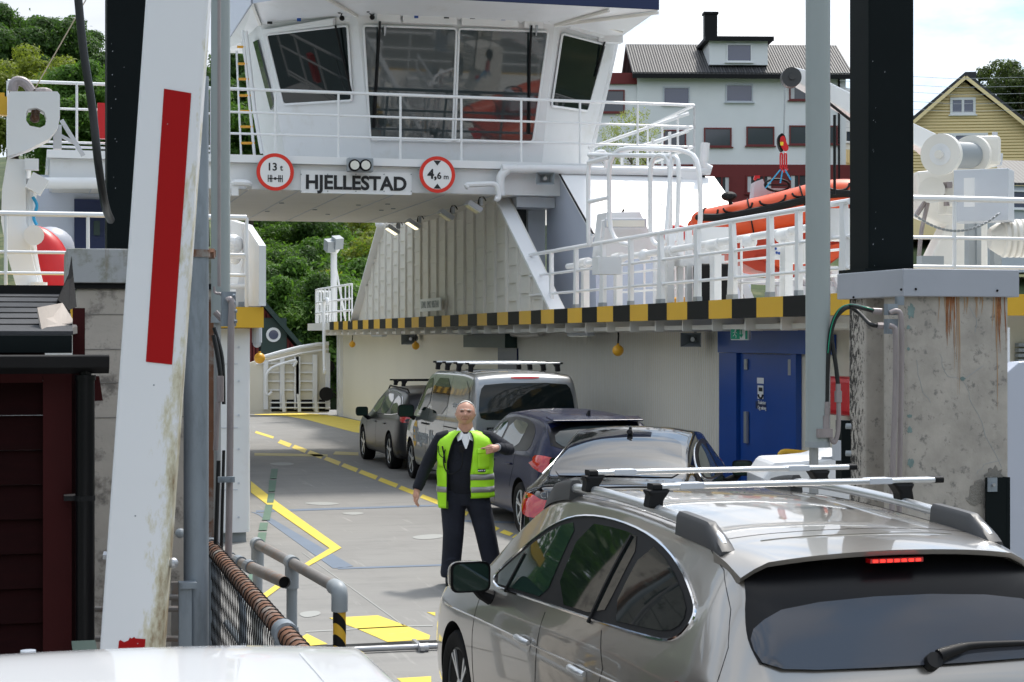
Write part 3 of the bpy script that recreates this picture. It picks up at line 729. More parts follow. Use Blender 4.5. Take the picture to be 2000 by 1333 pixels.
# starboard casing
g = MB(); g.b2((XR, 18.3, 0), (14.6, 56, 2.66)); fp('starboard_casing', g, 'cream')
g = MB(); y = 22.0
while y < 35.2:
    g.b2((XR - .006, y, .1), (XR - .001, y + .035, 2.6)); y += .085
fp('corrugated_panel', g, 'white_warm')
g = MB(); g.b2((XR - .05, 55.6, 0), (XR - .001, 55.8, 2.6)); g.b2((XR - .1, 54.9, 0), (XR - .001, 55.05, 2.6)); fps('corner_post', g, 'white')
# side deck slab with its black and yellow edge
g = MB(); g.b2((XE + .06, YE + .06, 2.66), (14.6, 57, 2.88)); fp('side_deck', g, 'white_warm')
def band(path_, w_, z0_, z1_, step, phase=0):   # path of (x,y) outer edge; one connected strip with two paints
    g = MB(); n = len(path_)
    for i, (p, q) in enumerate(path_): g.v += [Vector((*p, z0_)), Vector((*p, z1_)), Vector((*q, z1_)), Vector((*q, z0_))]
    for i in range(n - 1):
        a = i * 4; b = a + 4
        for k in range(4): g.f.append((a + k, a + (k + 1) % 4, b + (k + 1) % 4, b + k)); g.m.append((i + phase) % 2)
    g.f += [(0, 1, 2, 3), (4 * n - 4, 4 * n - 3, 4 * n - 2, 4 * n - 1)]; g.m += [phase % 2, (n - 2 + phase) % 2]; return g
ks = math.floor((YE - 22.37) / .785); ys_ = [22.37 + (ks + 1 + i) * .785 for i in range(44)]
pth = [((14.6, YE - .05), (14.6, YE + .059)), ((XE - .05, YE - .05), (XE + .059, YE + .059))] + [((XE - (.05 if y < 29.5 else .01), y), (XE + .059, y)) for y in ys_]
g = band(pth, .1, 2.655, 2.892, .785)
for j, f_ in enumerate(g.f[:-2]):
    i = j // 4; g.m[j] = 0 if i < 1 else ((i - 1 + ks + 1) % 2 == 1) * 1
kk = 0
for j in range(len(g.f) - 2):
    i = j // 4
    if i >= 1: g.m[j] = 0 if (ks + i - 1) % 2 == 0 else 1
fp('edge_band', g, ['haz_yellow', 'haz_black'])
# brackets and cable tray under the side deck
g = MB(); y = 18.4
while y < 54: g.b2((XE + .05, y, 2.50), (XR - .01, y + .03, 2.655)); y += 1.1
g.b2((XE + .18, 18, 2.52), (XE + .24, 54, 2.58)); g.tube([(XE + .5, 18.5, 2.58), (XE + .5, 54, 2.58)], .035, 8); g.tube([(XE + .62, 24, 2.56), (XE + .62, 38, 2.56)], .02, 6)
fp('deck_bracket', g, 'white_warm')
g = MB(); p = [onX(px, py, XR - .1) for px, py in ((930, 638), (980, 652), (1030, 655), (1055, 652))]; g.tube(p, .05, 8); fp('drain_pipe', g, 'white_warm')
# green locker recess and blue door column in the far wall
a, b = onX(925, 646, XR - .02), onX(1008, 680, XR - .02); g = MB(); g.b2((XR - .25, b.y, b.z), (XR - .002, a.y, a.z)); fp('pipe_locker', g, 'dark_green')
a, b = onX(975, 680, XR - .01), onX(1012, 760, XR - .01); g = MB(); g.b2((XR - .04, b.y, 0.05), (XR - .002, a.y, a.z)); fp('side_door', g, 'navy')
# blue doorway
def fx(x, px0, px1, z0, z1, th=.02):  # slab on the wall plane between two photo columns
    a, b = onX(px0, 700, XR), onX(px1, 700, XR); return (x - th, b.y, z0), (x, a.y, z1)
g = MB(); g.b2(*fx(XR - .002, 1415, 1612, 2.21, 2.56, .10)); g.b2(*fx(XR - .002, 1415, 1449, 0, 2.206, .08)); g.b2(*fx(XR - .002, 1556, 1566, 0, 2.206, .08)); fp('door_frame', g, 'door_blue')
g = MB(); g.b2(*fx(XR - .004, 1451, 1554, .05, 2.2, .03)); dr = fp('door', g, 'door_blue')
g = MB(); a = onX(1457, 835, XR - .06); g.box(a, (.03, .1, .42)); g.build('handle', 'zinc', dr); g = MB(); a = onX(1457, 712, XR - .05); g.box(a, (.02, .1, .14)); a = onX(1544, 718, XR - .05); g.box(a, (.02, .12, .2)); g.build_parts('hinge', 'zinc', dr)
def decal(pxa, pya, pxb, pyb, m, off=.038):
    a, b = onX(pxa, pya, XR - off), onX(pxb, pyb, XR - off); g = MB(); g.b2((XR - off - .003, b.y, b.z), (XR - off, a.y, a.z)); return g
decal(1479, 738, 1492, 750, 'x').build('notice', 'sign_white', dr)
decal(1480, 753, 1491, 780, 'x').build('notice', 'sign_white', dr); decal(1482, 757, 1489, 765, 'x', .044).build('safety_pictogram', 'sign_black', dr)
a = onX(1485.5, 771, XR - .046); g = MB(); g.tube([(a.x, a.y + .07 * math.cos(t), a.z + .05 * math.sin(t)) for t in [PI + PI * i / 8 for i in range(9)]], .013, 5); g.build('safety_pictogram', 'sign_black', dr)
decal(1476, 784, 1496, 800, 'x').build('notice', 'navy', dr); 
text('notice_text', 'Toaletter\nOg salong', .07, onX(1488, 792, XR - .046), (0, -1, 0), (0, 0, 1), 'sign_white', dr, depth=.002)
g = MB(); g.b2(*fx(XR - .002, 1606, 1634, 2.21, 2.45, .06)); fp('blue_panel', g, 'door_blue')
# life vest cabinet beside the door
g = MB(); a, b = onX(1605, 735, XR - .3), onX(1668, 815, XR - .3); g.b2((XR - .35, b.y, b.z), (XR - .01, a.y, a.z)); o = g.build('fire_station_box', 'fire_red', bevel=.06); tag(o, 'red fire hose box on the white wall behind the grey cylinder', 'fire box')
# port casing (end face towards the camera)
g = MB(); pl = rpoly([(-1.2, 21.2, 0), (XL, 21.2, 0), (XL, 55, 0), (-1.2, 55, 0)], .15, 4); g.prism([(p.x, p.y, .12) for p in pl], (0, 0, 2.40)); fp('port_casing', g, 'white', smooth=True)
g = MB(); g.b2((-1.15, 21.3, .0), (XL - .05, 54, .118)); fp('casing_plinth', g, 'grey_paint')
g = MB()
for z in (.62, 1.35, 2.1): g.b2((-1.0, 21.192, z), (XL - .16, 21.199, z + .008))
g.b2((2.26, 21.19, .2), (2.268, 21.199, 2.45))
for x in (2.35,):
    for i in range(6): g.cyl((x, 21.199, .3 + i * .4), (x, 21.185, .3 + i * .4), .014, 6)
fp('plate_seam', g, 'cool_grey')
pth = [((-1.3, 21.0), (-1.3, 21.6)), ((XL + .12, 21.0), (XL - .1, 21.6))] + [((XL + .12, 21.6 + i * .45), (XL - .1, 21.6 + i * .45)) for i in range(60)]
g = band(pth, .1, 2.53, 2.77, .45)
for j in range(len(g.f) - 2): i = j // 4; g.m[j] = 0 if i < 2 else i % 2
fp('edge_band', g, ['haz_yellow', 'haz_black'])
g = MB(); g.b2((-1.3, 21.65, 2.54), (XL + .1, 55, 2.76)); fp('port_side_deck', g, 'white_warm')
# port upper bulwark plates above the casing, right of the grey tube
g = MB()
g.prism([onX(px, py, 2.55) for px, py in ((449, 600), (506, 598), (506, 480), (480, 440), (449, 430))], (.08, 0, 0))
g.prism([onY(px, py, 22.4) for px, py in ((430, 600), (505, 598), (508, 475), (482, 437), (470, 437), (478, 500), (455, 590))], (0, .08, 0))
g.prism([onY(px, py, 24) for px, py in ((430, 590), (492, 590), (462, 450), (430, 400))], (0, .1, 0))
for z in (3.0, 3.35): g.cyl(onY(445, 500 if z < 3.2 else 560, 22.3), onY(484, 500 if z < 3.2 else 560, 22.3), .035, 8)
g.ball(onY(455, 478, 22.5), .13); g.ball(onY(458, 505, 22.5), .08)
fp('port_bulwark', g, 'white')
g = MB(); g.prism([onY(px, py, 22.38) for px, py in ((466, 600), (509, 600), (509, 590), (466, 590))], (0, .09, 0)); fp('bulwark_foot', g, 'grey_paint')

# bridge beam across the deck
g = MB(); g.b2((.3, YB, 5.06), (12.0, 40.4, 5.52)); bb = fp('bridge_beam', g, 'white')
g = MB(); g.b2((.25, YB - .12, 5.524), (12.2, 41.2, 5.66)); g.build('deck_lip', 'white_clean', bb)
g = MB(); g.b2((.35, YB + .05, 5.045), (8.6, 40.3, 5.058)); ce = g.build('ceiling', 'white_warm', bb)
g = MB()
for x in [1 + i * .9 for i in range(9)]: g.b2((x, YB + .06, 5.035), (x + .02, 40.2, 5.044))
g.build('ceiling_seam', 'cool_grey', bb)
g = MB()
for px, py in ((550, 398), (522, 414), (615, 411), (745, 412), (757, 400), (768, 409), (700, 402), (640, 420)):
    p = onZ(px, py, 5.03); g.cyl(p, p + Vector((0, 0, .02)), .05, 10)
g.build_parts('ceiling_fitting', 'grey_paint', bb)
# ribbed inner wall above the side deck
XI = 8.62
out_ = [(29.1, 2.89), (33.2, 5.35), (44.6, 5.30), (48.5, 2.89)]
g = MB(); g.prism([(XI, y, z) for y, z in out_], (.12, 0, 0)); rw = fp('ribbed_wall', g, 'white_warm')
def wall_top(y): return 2.89 + (y - 29.1) * .6 if y < 33.2 else (5.32 if y < 44.6 else 5.3 - (y - 44.6) * .618)
g = MB(); y = 29.9; k = 0
while y < 47.6:
    t = min(wall_top(y), wall_top(y + .1)); g.b2((XI - .05, y, 2.9), (XI - .001, y + .13, t))
    z = 3.1 + (.12 if k % 2 else 0)
    while z < min(t, wall_top(y + .7)) - .05: g.b2((XI - .035, y + .131, z), (XI - .001, y + .72, z + .04)); z += .33
    y += .85; k += 1
g.build('wall_ribs', 'white_warm', rw)
for a, b in (((29.0, 2.87), (33.35, 5.42)), ((44.5, 5.33), (48.6, 2.87))): g = MB(); g.bar((XI - .06, a[0], a[1]), (XI - .06, b[0], b[1]), .26, .05, up=(0, 0, 1)); g.build('wall_flange', 'white_clean', rw)
a, b = onX(822, 587, XI - .17), onX(862, 605, XI - .17); g = MB(); g.b2((XI - .19, b.y, b.z - .02), (XI - .163, a.y, a.z + .02)); g.build('number_plate', 'white', rw)
text('hull_number', 'LTMU  IMO 9857341', .22, ((XI - .195), (a.y + b.y) / 2, (a.z + b.z) / 2), (0, -1, 0), (0, 0, 1), 'grey_paint', rw, depth=.002, squash=.95)
# casing block with a sloping plate right of the ribbed wall
YS, ZS = 29.8, 4.20
g = MB(); g.prism([(9.5, YB + .9, 2.89), (9.5, YS, 2.89), (9.5, YS, ZS), (9.5, YB - .004, 5.38), (9.5, YB + .9, 5.38)], (2.9, 0, 0)); cb = fp('engine_casing', g, 'lilac')
g = MB(); g.prism([(9.42, YS - .06, ZS - .03), (12.5, YS - .06, ZS - .03), (12.5, YB - .13, 5.44), (9.42, YB - .13, 5.44)], (0, -.02, .04)); sp_ = g.build('sloping_plate', 'white_clean', cb)
g = MB()
for i in range(9):
    for j in range(3): 
        p = Vector((9.7 + i * .34, YS - .08, ZS + .05)).lerp(Vector((9.7 + i * .34, YB - .15, 5.42)), .12 + j * .38); g.cyl(p, p + Vector((0, -.02, .03)), .012, 6)
g.build('bolt_row', 'grey_paint', sp_)
g = MB(); g.tube([(9.6, YB - .2, 5.47), (12.3, YB - .2, 5.47)], .02, 6); g.tube([(9.43, YB - .2, 5.45), (9.43, YS - .05, ZS + .03), (9.6, YS - .15, ZS - .1), (9.95, YS - .2, ZS + .45)], .018, 6); g.build('cable', 'black', cb)
g = MB(); g.b2((8.9, YB + 1.2, 2.89), (9.4, YB + 1.3, 5.0)); fp('dark_doorway', g, 'dark_interior')
g = MB(); g.b2((9.15, YB + .95, 2.89), (9.49, YB + 1.1, 5.03)); g.b2((8.75, YB + .3, 4.86), (9.49, YB + .9, 5.05)); fp('door_jamb', g, 'cool_grey')
# slanted strut at the beam's end
g = MB(); g.prism([onY(px, py, YB - .3) for px, py in ((1325, 332), (1362, 332), (1422, 440), (1370, 440))], (0, .5, 0)); fp('end_strut', g, 'white_clean')
g = MB(); g.tube(smooth_path([(8.3, YB - .22, 5.02), (8.3, YB - .22, 5.36), (8.45, YB - .22, 5.50), (8.6, YB - .22, 5.52), (12.1, YB - .22, 5.56), (12.25, YB - .22, 5.7), (12.3, YB - .22, 6.1)], 4), .085, 10); fp('beam_pipe', g, 'white', smooth=True)
g = MB(); g.tube(rpoly([onY(905, 362, YB - .3), onY(970, 359, YB - .3), onY(976, 392, YB - .3)], .1), .05, 8); g.tube(rpoly([onY(452, 357, YB - .3), onY(486, 358, YB - .3), onY(488, 366, YB - .1)], .1), .06, 8); fps('grab_pipe', g, 'white')
g = MB(); g.box(onY(458, 372, YB - .2), (.12, .2, .2)); fp('junction_box', g, 'white')

# railings -------------------------------------------------------------
def railing(pts, hs, r=.022, tr=.03, posts=None, sp=1.2, flat=False, name='railing', m='white_rail', own=None, foot=True):
    pts = [Vector(p) for p in pts]; g = MB()
    for h in hs: g.tube([p + Vector((0, 0, h)) for p in pts], tr if h == hs[-1] else r, 7)
    for i in range(len(pts) - 1):
        a, b = pts[i], pts[i + 1]; n = max(1, round((b - a).length / sp))
        for j in range(n + (1 if i == len(pts) - 2 else 0)):
            p = a.lerp(b, j / n)
            if flat: g.bar(p, p + Vector((0, 0, hs[-1])), .05, .16, up=(b - a)) ; 
            else: g.cyl(p, p + Vector((0, 0, hs[-1])), r * 1.05, 7)
    return g.build(name, m, own if own is not None else FR, smooth=True)
# bridge deck front railing
zr0 = 5.66
L0, L1 = onY(412, 315, YB - .02), onY(1150, 330, YB - .02)
railing([(L0.x, YB - .02, zr0), (L1.x + 2.1, YB - .02, zr0)], [.38, .76, 1.17], sp=1.12)
railing([(L1.x + 2.1, YB - .02, zr0), (L1.x + 2.4, YB + 3.5, zr0)], [.38, .76, 1.17], sp=1.2)
railing([(-.4, YB - .02, zr0), (L0.x, YB - .02, zr0)], [.06, .14, .72, 1.17], sp=1.1)
# sloping stair rails right of the wheelhouse
g = MB()
for dz in (0, -.42): g.tube([onY(1150, 290 + (30 if dz else 0), 33), onY(1345, 222 + (34 if dz else 0), 33)], .035, 7)
for px in (1185, 1215, 1245, 1275, 1308): g.bar(onY(px, 330, 33), onY(px, 330 - 15 - (px - 1150) * .36, 33), .1, .03)
fp('stair_rail', g, 'white_rail')
# bulwark railing on the starboard side deck with broad flat stanchions
zr1 = 2.89
g = MB(); X_ = 8.56
top = [onX(1032, 490, X_), onX(1160, 472, X_), onX(1664, 404, X_)]
ya, yb = onX(1035, 600, X_).y, YE + .1
for h, r in ((.28, .022), (.62, .022), (1.0, .034)): g.tube([(X_, ya + (0.3 if h > .9 else 0), zr1 + h), (X_, yb, zr1 + h)], r, 8)
fp('bulwark_railing', g, 'white_rail', smooth=True)
for px, w_ in ((1077, .10), (1125, .14), (1177, .22), (1232, .12), (1290, .2), (1362, .16), (1430, .22), (1504, .14), (1560, .1), (1648, .2)):
    y = onX(px, 560, X_).y; g = MB()
    g.prism([(X_ - .03, y - w_ / 2, zr1), (X_ - .03, y + w_ / 2, zr1), (X_ - .03, y + .045, zr1 + .55), (X_ - .03, y + .045, zr1 + 1.0), (X_ - .03, y - .045, zr1 + 1.0), (X_ - .03, y - w_ / 2, zr1 + .55)], (.06, 0, 0))
    o = fp('stanchion', g, 'white_rail'); g = MB(); g.b2((X_ - .036, y - w_ / 2 - .004, zr1), (X_ + .036, y + w_ / 2 + .004, zr1 + .07)); g.build('stanchion_foot', 'grey_paint', o)
railing([(9.7, 29.2, zr1), (9.7, 19.5, zr1)], [.30, .62, .95], sp=1.3, r=.018, tr=.024)
railing([(XE + .15, YE + .12, zr1), (13.5, YE + .12, zr1)], [.30, .62, 1.05], sp=1.25, r=.022, tr=.035)
# thick fire main along the railing
g = MB(); g.tube([(8.75, 29, 3.62), (8.75, 18.2, 3.70)], .05, 10); 
for y in (28.2, 26.5, 24.2, 22.4, 20.1): g.tube([(8.75, y, 3.64), (8.75, y - .34, 3.645)], .085, 10); g.b2((8.70, y - .25, 3.6), (8.80, y - .1, 2.9))
for y in (27.2, 25, 21): g.ball((8.72, y, 3.62), .1, 10, 7)
fp('fire_main', g, 'white_rail', smooth=True)
# clutter on the starboard side deck behind the rail
for px, py, w_, h_, D in ((1395, 470, .5, .35, 24.5), (1185, 520, .35, .25, 26), (1556, 492, .28, .3, 22.6), (1640, 440, .5, .35, 20)):
    g = MB(); g.box(P(px, py, D), (w_, .3, h_)); fp('deck_locker', g, 'white')
g = MB()
for px, D in ((1310, 25.5), (1328, 25.5), (1345, 25.4), (1368, 25.2), (1392, 25)): p = P(px, 600, D); g.b2((p.x - .04, p.y - .04, 2.89), (p.x + .04, p.y + .04, 3.95 if px < 1350 else 3.6))
g.b2(P(1315, 500, 25.6), P(1420, 520, 25.4) + Vector((0, .1, 0))); fps('davit_frame', g, 'white_rail')
g = MB(); g.cyl((10.6, 28.6, 2.89), (10.6, 28.6, 4.05), .45, 24); g.cyl((10.6, 28.6, 4.05), (10.6, 28.6, 4.12), .5, 24); fp('vent_trunk', g, 'white', smooth=True)
# far railing on the starboard side deck (vertical bars, curving)
g = MB(); path = [(XE + .1, 49.0, zr1), (XE + .05, 52, zr1), (XE + .05, 55.0, zr1), (XE + .35, 56.6, zr1), (9.3, 57, zr1)]
sm = smooth_path(path, 5)
for h in (.3, .62, 1.02): g.tube([p + Vector((0, 0, h)) for p in sm], .03, 6)
for i in range(0, len(sm)): 
    p = sm[i]; g.bar(p, p + Vector((0, 0, 1.0)), .07, .03)
fp('far_railing', g, 'white_rail')
g = MB(); g.tube(rpoly([onX(634, 735, 8.4), onX(632, 590, 8.4), onX(640, 582, 8.4)], .2), .05, 7); fp('corner_rail', g, 'white_rail')
# floodlight mast by the far railing
mp0 = P(652, 575, 54)
ml = empty('floodlight_mast', (mp0.x, mp0.y, 2.89), 'white mast with floodlights at the far end of the side deck', 'floodlight')
g = MB(); top_ = P(652, 495, 54); g.cyl((mp0.x, mp0.y, 2.89), top_, .1, 10); g.cyl(top_, P(652, 485, 54), .12, 10, .22); g.tube([(mp0.x + .05, mp0.y, 4.6), (mp0.x + .35, mp0.y, 3.0)], .03, 6); g.build('pole', 'white', ml)
g = MB()
for px, py in ((644, 480), (659, 474)): c = P(px, py, 53.8); g.box(c, (.26, .3, .34), mtx=Matrix.Rotation(.4, 3, 'X') @ Matrix.Rotation(.3, 3, 'Z'))
g.build('floodlight', 'grey_paint', ml)
# far ramp (bow visor) closing the deck
YV = 56.2
g = MB(); ol = [(470, 810), (642, 806), (642, 674), (620, 674), (585, 680), (545, 690), (500, 705), (470, 715)]
g.prism([onY(px, py, YV) for px, py in ol], (0, .25, 0)); vz = fp('bow_ramp', g, 'cream')
g = MB()
g.tube([onY(px, py, YV - .12) for px, py in ((500, 702), (545, 689), (585, 679), (620, 673), (642, 671))], .06, 8)
g.tube([onY(px, py, YV - .1) for px, py in ((500, 712), (550, 700), (590, 690), (642, 682))], .03, 6)
for px in (519, 551, 579, 582, 615, 640): a, b = onY(px, 800, YV - .08), onY(px, 690 + abs(px - 640) * .12, YV - .08); g.bar(a, b, .1, .14)
for py in (710, 728, 745, 762): g.bar(onY(519, py, YV - .04), onY(618, py, YV - .04), .05, .05)
g.tube(rpoly([onY(519, 780, YV - .3), onY(520, 722, YV - .3), onY(560, 708, YV - .3), onY(585, 702, YV - .3)], .3), .045, 8)
g.build('ramp_rib', 'white_clean', vz)
g = MB()
for a_, b_ in ((530, 551), (560, 580), (588, 612), (623, 643)): g.prism([onY(px, py, YV - .01) for px, py in ((a_, 804), (b_, 804), (b_, 781), (a_, 781))], (0, -.02, 0))
g.build_parts('ramp_opening', 'black', vz)
g = MB()
for py in (787, 797): g.tube([onY(528, py, YV - .2), onY(645, py, YV - .2)], .025, 6)
for px in (555, 585, 618): g.bar(onY(px, 805, YV - .2), onY(px - 3, 770, YV - .2), .05, .1)
g.build('ramp_grille', 'white_clean', vz)
g = MB(); g.cyl(onX(632, 718, 9.1), onX(645, 716, 9.1) + Vector((0, .3, 0)), .1, 12, .2); g.cyl(onY(637, 770, 55.9), onY(637, 770, 55.6), .22, 16); fps('fender', g, 'black')

# ------------------------------------------------------------------ wheelhouse
ZT, ZBt = 8.30, 5.66
B, Cc = onY(697, 50, 32.3), onY(1083, 60, 32.3); B_, C_ = onY(727, 318, 32.9), onY(1058, 325, 32.9)
for q in (B, Cc): q.z = ZT
for q in (B_, C_): q.z = ZBt
def walk(o, d, target):
    lo, hi = 0, 6
    for _ in range(40):
        mi = (lo + hi) / 2; v = o + d * mi
        if (pxof(v) - pxof(o)) / (target - pxof(o)) < 1: lo = mi
        else: hi = mi
    return o + d * lo
dR = Vector((math.cos(R(40)), math.sin(R(40)), 0)); dL = Vector((-dR.x, dR.y, 0))
E1, E1_ = walk(Cc, dR, 1203), walk(C_, dR, 1142); A1, A1_ = walk(B, dL, 508), walk(B_, dL, 562)
back = Vector((0, 3.0, 0))
ring_t = [A1 + Vector((-.12, 2.2, 0)), A1, B, Cc, E1, E1 + back]; ring_b = [A1_ + Vector((-.1, 2.2, 0)), A1_, B_, C_, E1_, E1_ + back]
g = MB(); n_ = 6
g.add(ring_t + ring_b, [(i, (i + 1) % n_, n_ + (i + 1) % n_, n_ + i) for i in range(n_)] + [tuple(range(n_)), tuple(range(n_, 2 * n_))])
wl = fp('wheelhouse', g, 'white')
def facet(a, b, c): n = (b - a).cross(c - a).normalized(); return (a, n if n.y < 0 or (abs(n.y) < .1 and n.x < 0) else -n)
FF, FRt, FL, FS = facet(B, Cc, C_), facet(Cc, E1, E1_), facet(A1, B, B_), facet(ring_t[0], A1, A1_)
def panel(fac, pix, m, name='window', off=.012, th=.03, r=.06, parent=None, trim=None):
    p0, n = fac; pts = [ray(px, py, p0 + n * off, n) for px, py in pix]
    if r: pts = rpoly(pts, r, 3)
    g = MB(); g.prism(pts, n * th); o = g.build(name, m, parent or wl)
    if trim:
        g = MB(); g.tube([p + n * th for p in pts], .022, 6, closed=True); g.build('window_frame', trim, o)
    return o
panel(FL, [(522, 68), (680, 50), (689, 196), (555, 204)], 'glass_dark', trim='white_clean')
panel(FF, [(709, 50), (891, 56), (883, 276), (723, 272)], 'glass_light', trim='white_clean')
panel(FF, [(896, 56), (1070, 62), (1040, 277), (888, 276)], 'glass_light', trim='white_clean')
panel(FRt, [(1096, 66), (1181, 88), (1146, 217), (1075, 207)], 'glass_dark', trim='white_clean')
panel(FS, [(497, 82), (505, 78), (537, 205), (531, 215)], 'glass_light', r=0)
# lit fascia boxes above the windows
for a_, b_, c_ in ((518, 655, FL), (735, 780, FF), (785, 890, FF), (900, 1010, FF), (1022, 1058, FF), (1106, 1172, FRt)):
    if c_ is FL: q = [(a_, 58), (b_, 35), (b_, 49), (a_, 66)]
    elif c_ is FF: q = [(a_, 24 + (a_ - 700) * .045), (b_, 24 + (b_ - 700) * .045), (b_, 40 + (b_ - 700) * .045), (a_, 40 + (a_ - 700) * .045)]
    else: q = [(1106, 42), (1172, 60), (1172, 74), (1106, 56)]
    panel(c_, q, 'white_clean', 'fascia_box', off=.02, th=.10, r=0)
for px, py, c_ in ((584, 39, FL), (813, 33, FF), (983, 37, FF), (1154, 58, FRt)): panel(c_, [(px - 4, py - 3), (px + 4, py - 3), (px + 4, py + 3), (px - 4, py + 3)], 'sign_blue' if 'sign_blue' in M else 'door_blue', 'blue_sticker', off=.125, th=.004, r=0)
for px, py, c_ in ((527, 45, FL), (872, 34, FF), (923, 35, FF)): panel(c_, [(px - 5, py - 2.5), (px + 5, py - 2.5), (px + 5, py + 2.5), (px - 5, py + 2.5)], 'sign_black', 'black_sticker', off=.125, th=.004, r=0)
# wipers
g = MB()
def fpn(fac, px, py, off): p0, n = fac; return ray(px, py, p0 + n * off, n)
for (ax_, ay), (bx, by), (cx, cy) in (((742, 42), (739, 100), (731, 250)), ((1038, 50), (1034, 120), (1034, 262))):
    g.tube([fpn(FF, ax_, ay, .15), fpn(FF, bx, by, .10), fpn(FF, cx, cy, .07)], .022, 6); g.bar(fpn(FF, bx + 2, by - 40, .06), fpn(FF, cx - 3, cy, .06), .035, .03)
g.tube([fpn(FL, 655, 50, .14), fpn(FL, 665, 95, .1), fpn(FL, 686, 180, .06)], .02, 6)
g.tube([fpn(FRt, 1182, 78, .1), fpn(FRt, 1168, 130, .06), fpn(FRt, 1163, 150, .06)], .02, 6)
for px, py in ((663, 22), (668, 36), (719, 20), (727, 34)):
    p = fpn(FF if px > 700 else FL, px, py, .2); g.ball(p, .05, 8, 6)
g.tube([fpn(FL, 664, 36, .14), fpn(FL, 672, 16, .2), fpn(FF, 712, 17, .2), fpn(FF, 726, 30, .1), fpn(FF, 738, 24, .14)], .012, 5)
g.tube([fpn(FF, 1058, 28, .14), fpn(FF, 1072, 42, .16), fpn(FF, 1066, 20, .2)], .012, 5)
g.build_parts('wiper', 'black', wl)
g = MB(); 
for px in (741, 752, 1037, 1048): g.cyl(fpn(FF, px, 50, .13), fpn(FF, px - 1, 70, .1), .03, 8, .012)
g.build_parts('wiper_nozzle', 'zinc', wl)
# eave and roof
ro = [Vector((3.85, 38.2, 8.45)), Vector((3.85, 32.4, 8.45)), Vector((4.9, 31.15, 8.45)), Vector((11.15, 31.15, 8.45)), Vector((11.15, 36.5, 8.45)), Vector((11.15, 38.2, 8.45))]
g = MB(); n_ = 6; g.add([Vector((p.x, p.y, 8.30)) for p in ring_t] + ro, [(i, (i + 1) % n_, n_ + (i + 1) % n_, n_ + i) for i in range(n_)]); ev_ = g.build('eave', 'white', wl)
g = MB()
for a, b in ((B, ro[2]), (Cc, ro[3]), (E1, Vector((11.1, 33.5, 8.45))), (Cc, Vector((10.2, 31.2, 8.45))), (A1, ro[1])): g.bar(a + Vector((0, -.02, -.02)), b + Vector((0, .02, -.05)), .05, .05)
g.tube([fpn(FF, 1082, 27, .3), fpn(FRt, 1120, 32, .3), fpn(FRt, 1160, 44, .4), fpn(FRt, 1215, 63, .5)], .03, 6)
g.build_parts('eave_rib', 'white_warm', ev_)
g = MB(); g.prism([p + Vector((0, 0, .004)) for p in ro], (0, 0, .9)); rf = g.build('roof', 'navy', wl)
g = MB(); g.b2((3.82, 32.5, 8.46), (3.846, 38.1, 9.35)); g.add([(3.84, 32.38, 8.44), (4.88, 31.13, 8.44), (4.88, 31.13, 9.35), (3.84, 32.38, 9.35)], [(0, 1, 2, 3)]); g.build_parts('lit_side_fascia', 'lilac', rf)  # pale lilac paints the light caught by the navy roof's left side
g = MB(); p = fpn(FF, 866, 12, .35); g.box(p, (.75, .10, .07)); p = fpn(FF, 770, 50, .1); g.build('strip_light', 'lamp_glass', ev_)
# ladder and pipes on the wheelhouse's left side
la = empty('wheelhouse_ladder', onY(478, 305, 34.2), 'white ladder with yellow rungs leaning on the left side of the wheelhouse', 'ladder')
g = MB(); g.tube([onY(497, 305, 34.2), onY(474, 60, 34.2)], .028, 6); g.tube([onY(471, 305, 34.2), onY(462, 100, 34.2)], .02, 6); g.tube([onY(512, 300, 34), onY(497, 215, 34), onY(480, 62, 34)], .04, 6); g.build_parts('rail', 'white_rail', la)
g = MB()
for y in (92, 125, 155, 187, 218, 248, 280, 305): t = (305 - y) / 245; g.cyl(onY(471 - 9 * t, y, 34.2), onY(500 - 22 * t, y, 34.2), .024, 6)
g.build_parts('rung', 'orange_step', la)
g = MB(); g.tube([onY(1206, 75, 34.3), onY(1190, 150, 34.3), onY(1150, 322, 34.3)], .045, 8); g.tube([onY(1196, 75, 34.4), onY(1152, 322, 34.4)], .03, 8); g.box(fpn(FRt, 1190, 74, .1), (.5, .2, .2)); fps('down_pipe', g, 'white')
# twin lamp
tl = empty('twin_spotlight', onY(703, 333, YB - .25), 'grey twin spotlight above the ferry name board', 'spotlight')
g = MB(); g.box(onY(703, 323, YB - .25), (.46, .2, .25)); g.box(onY(703, 311, YB - .2), (.36, .15, .04)); g.build('housing', 'grey_paint', tl, bevel=.03)
for px in (692, 713.5):
    c = onY(px, 323.5, YB - .35); g = MB(); g.cyl(c, c + Vector((0, -.04, 0)), .108, 20); rg = g.build('lamp_ring', 'black', tl); g = MB(); g.cyl(c + Vector((0, -.04, 0)), c + Vector((0, -.06, 0)), .08, 20); g.build('lens', 'lamp_glass', rg)
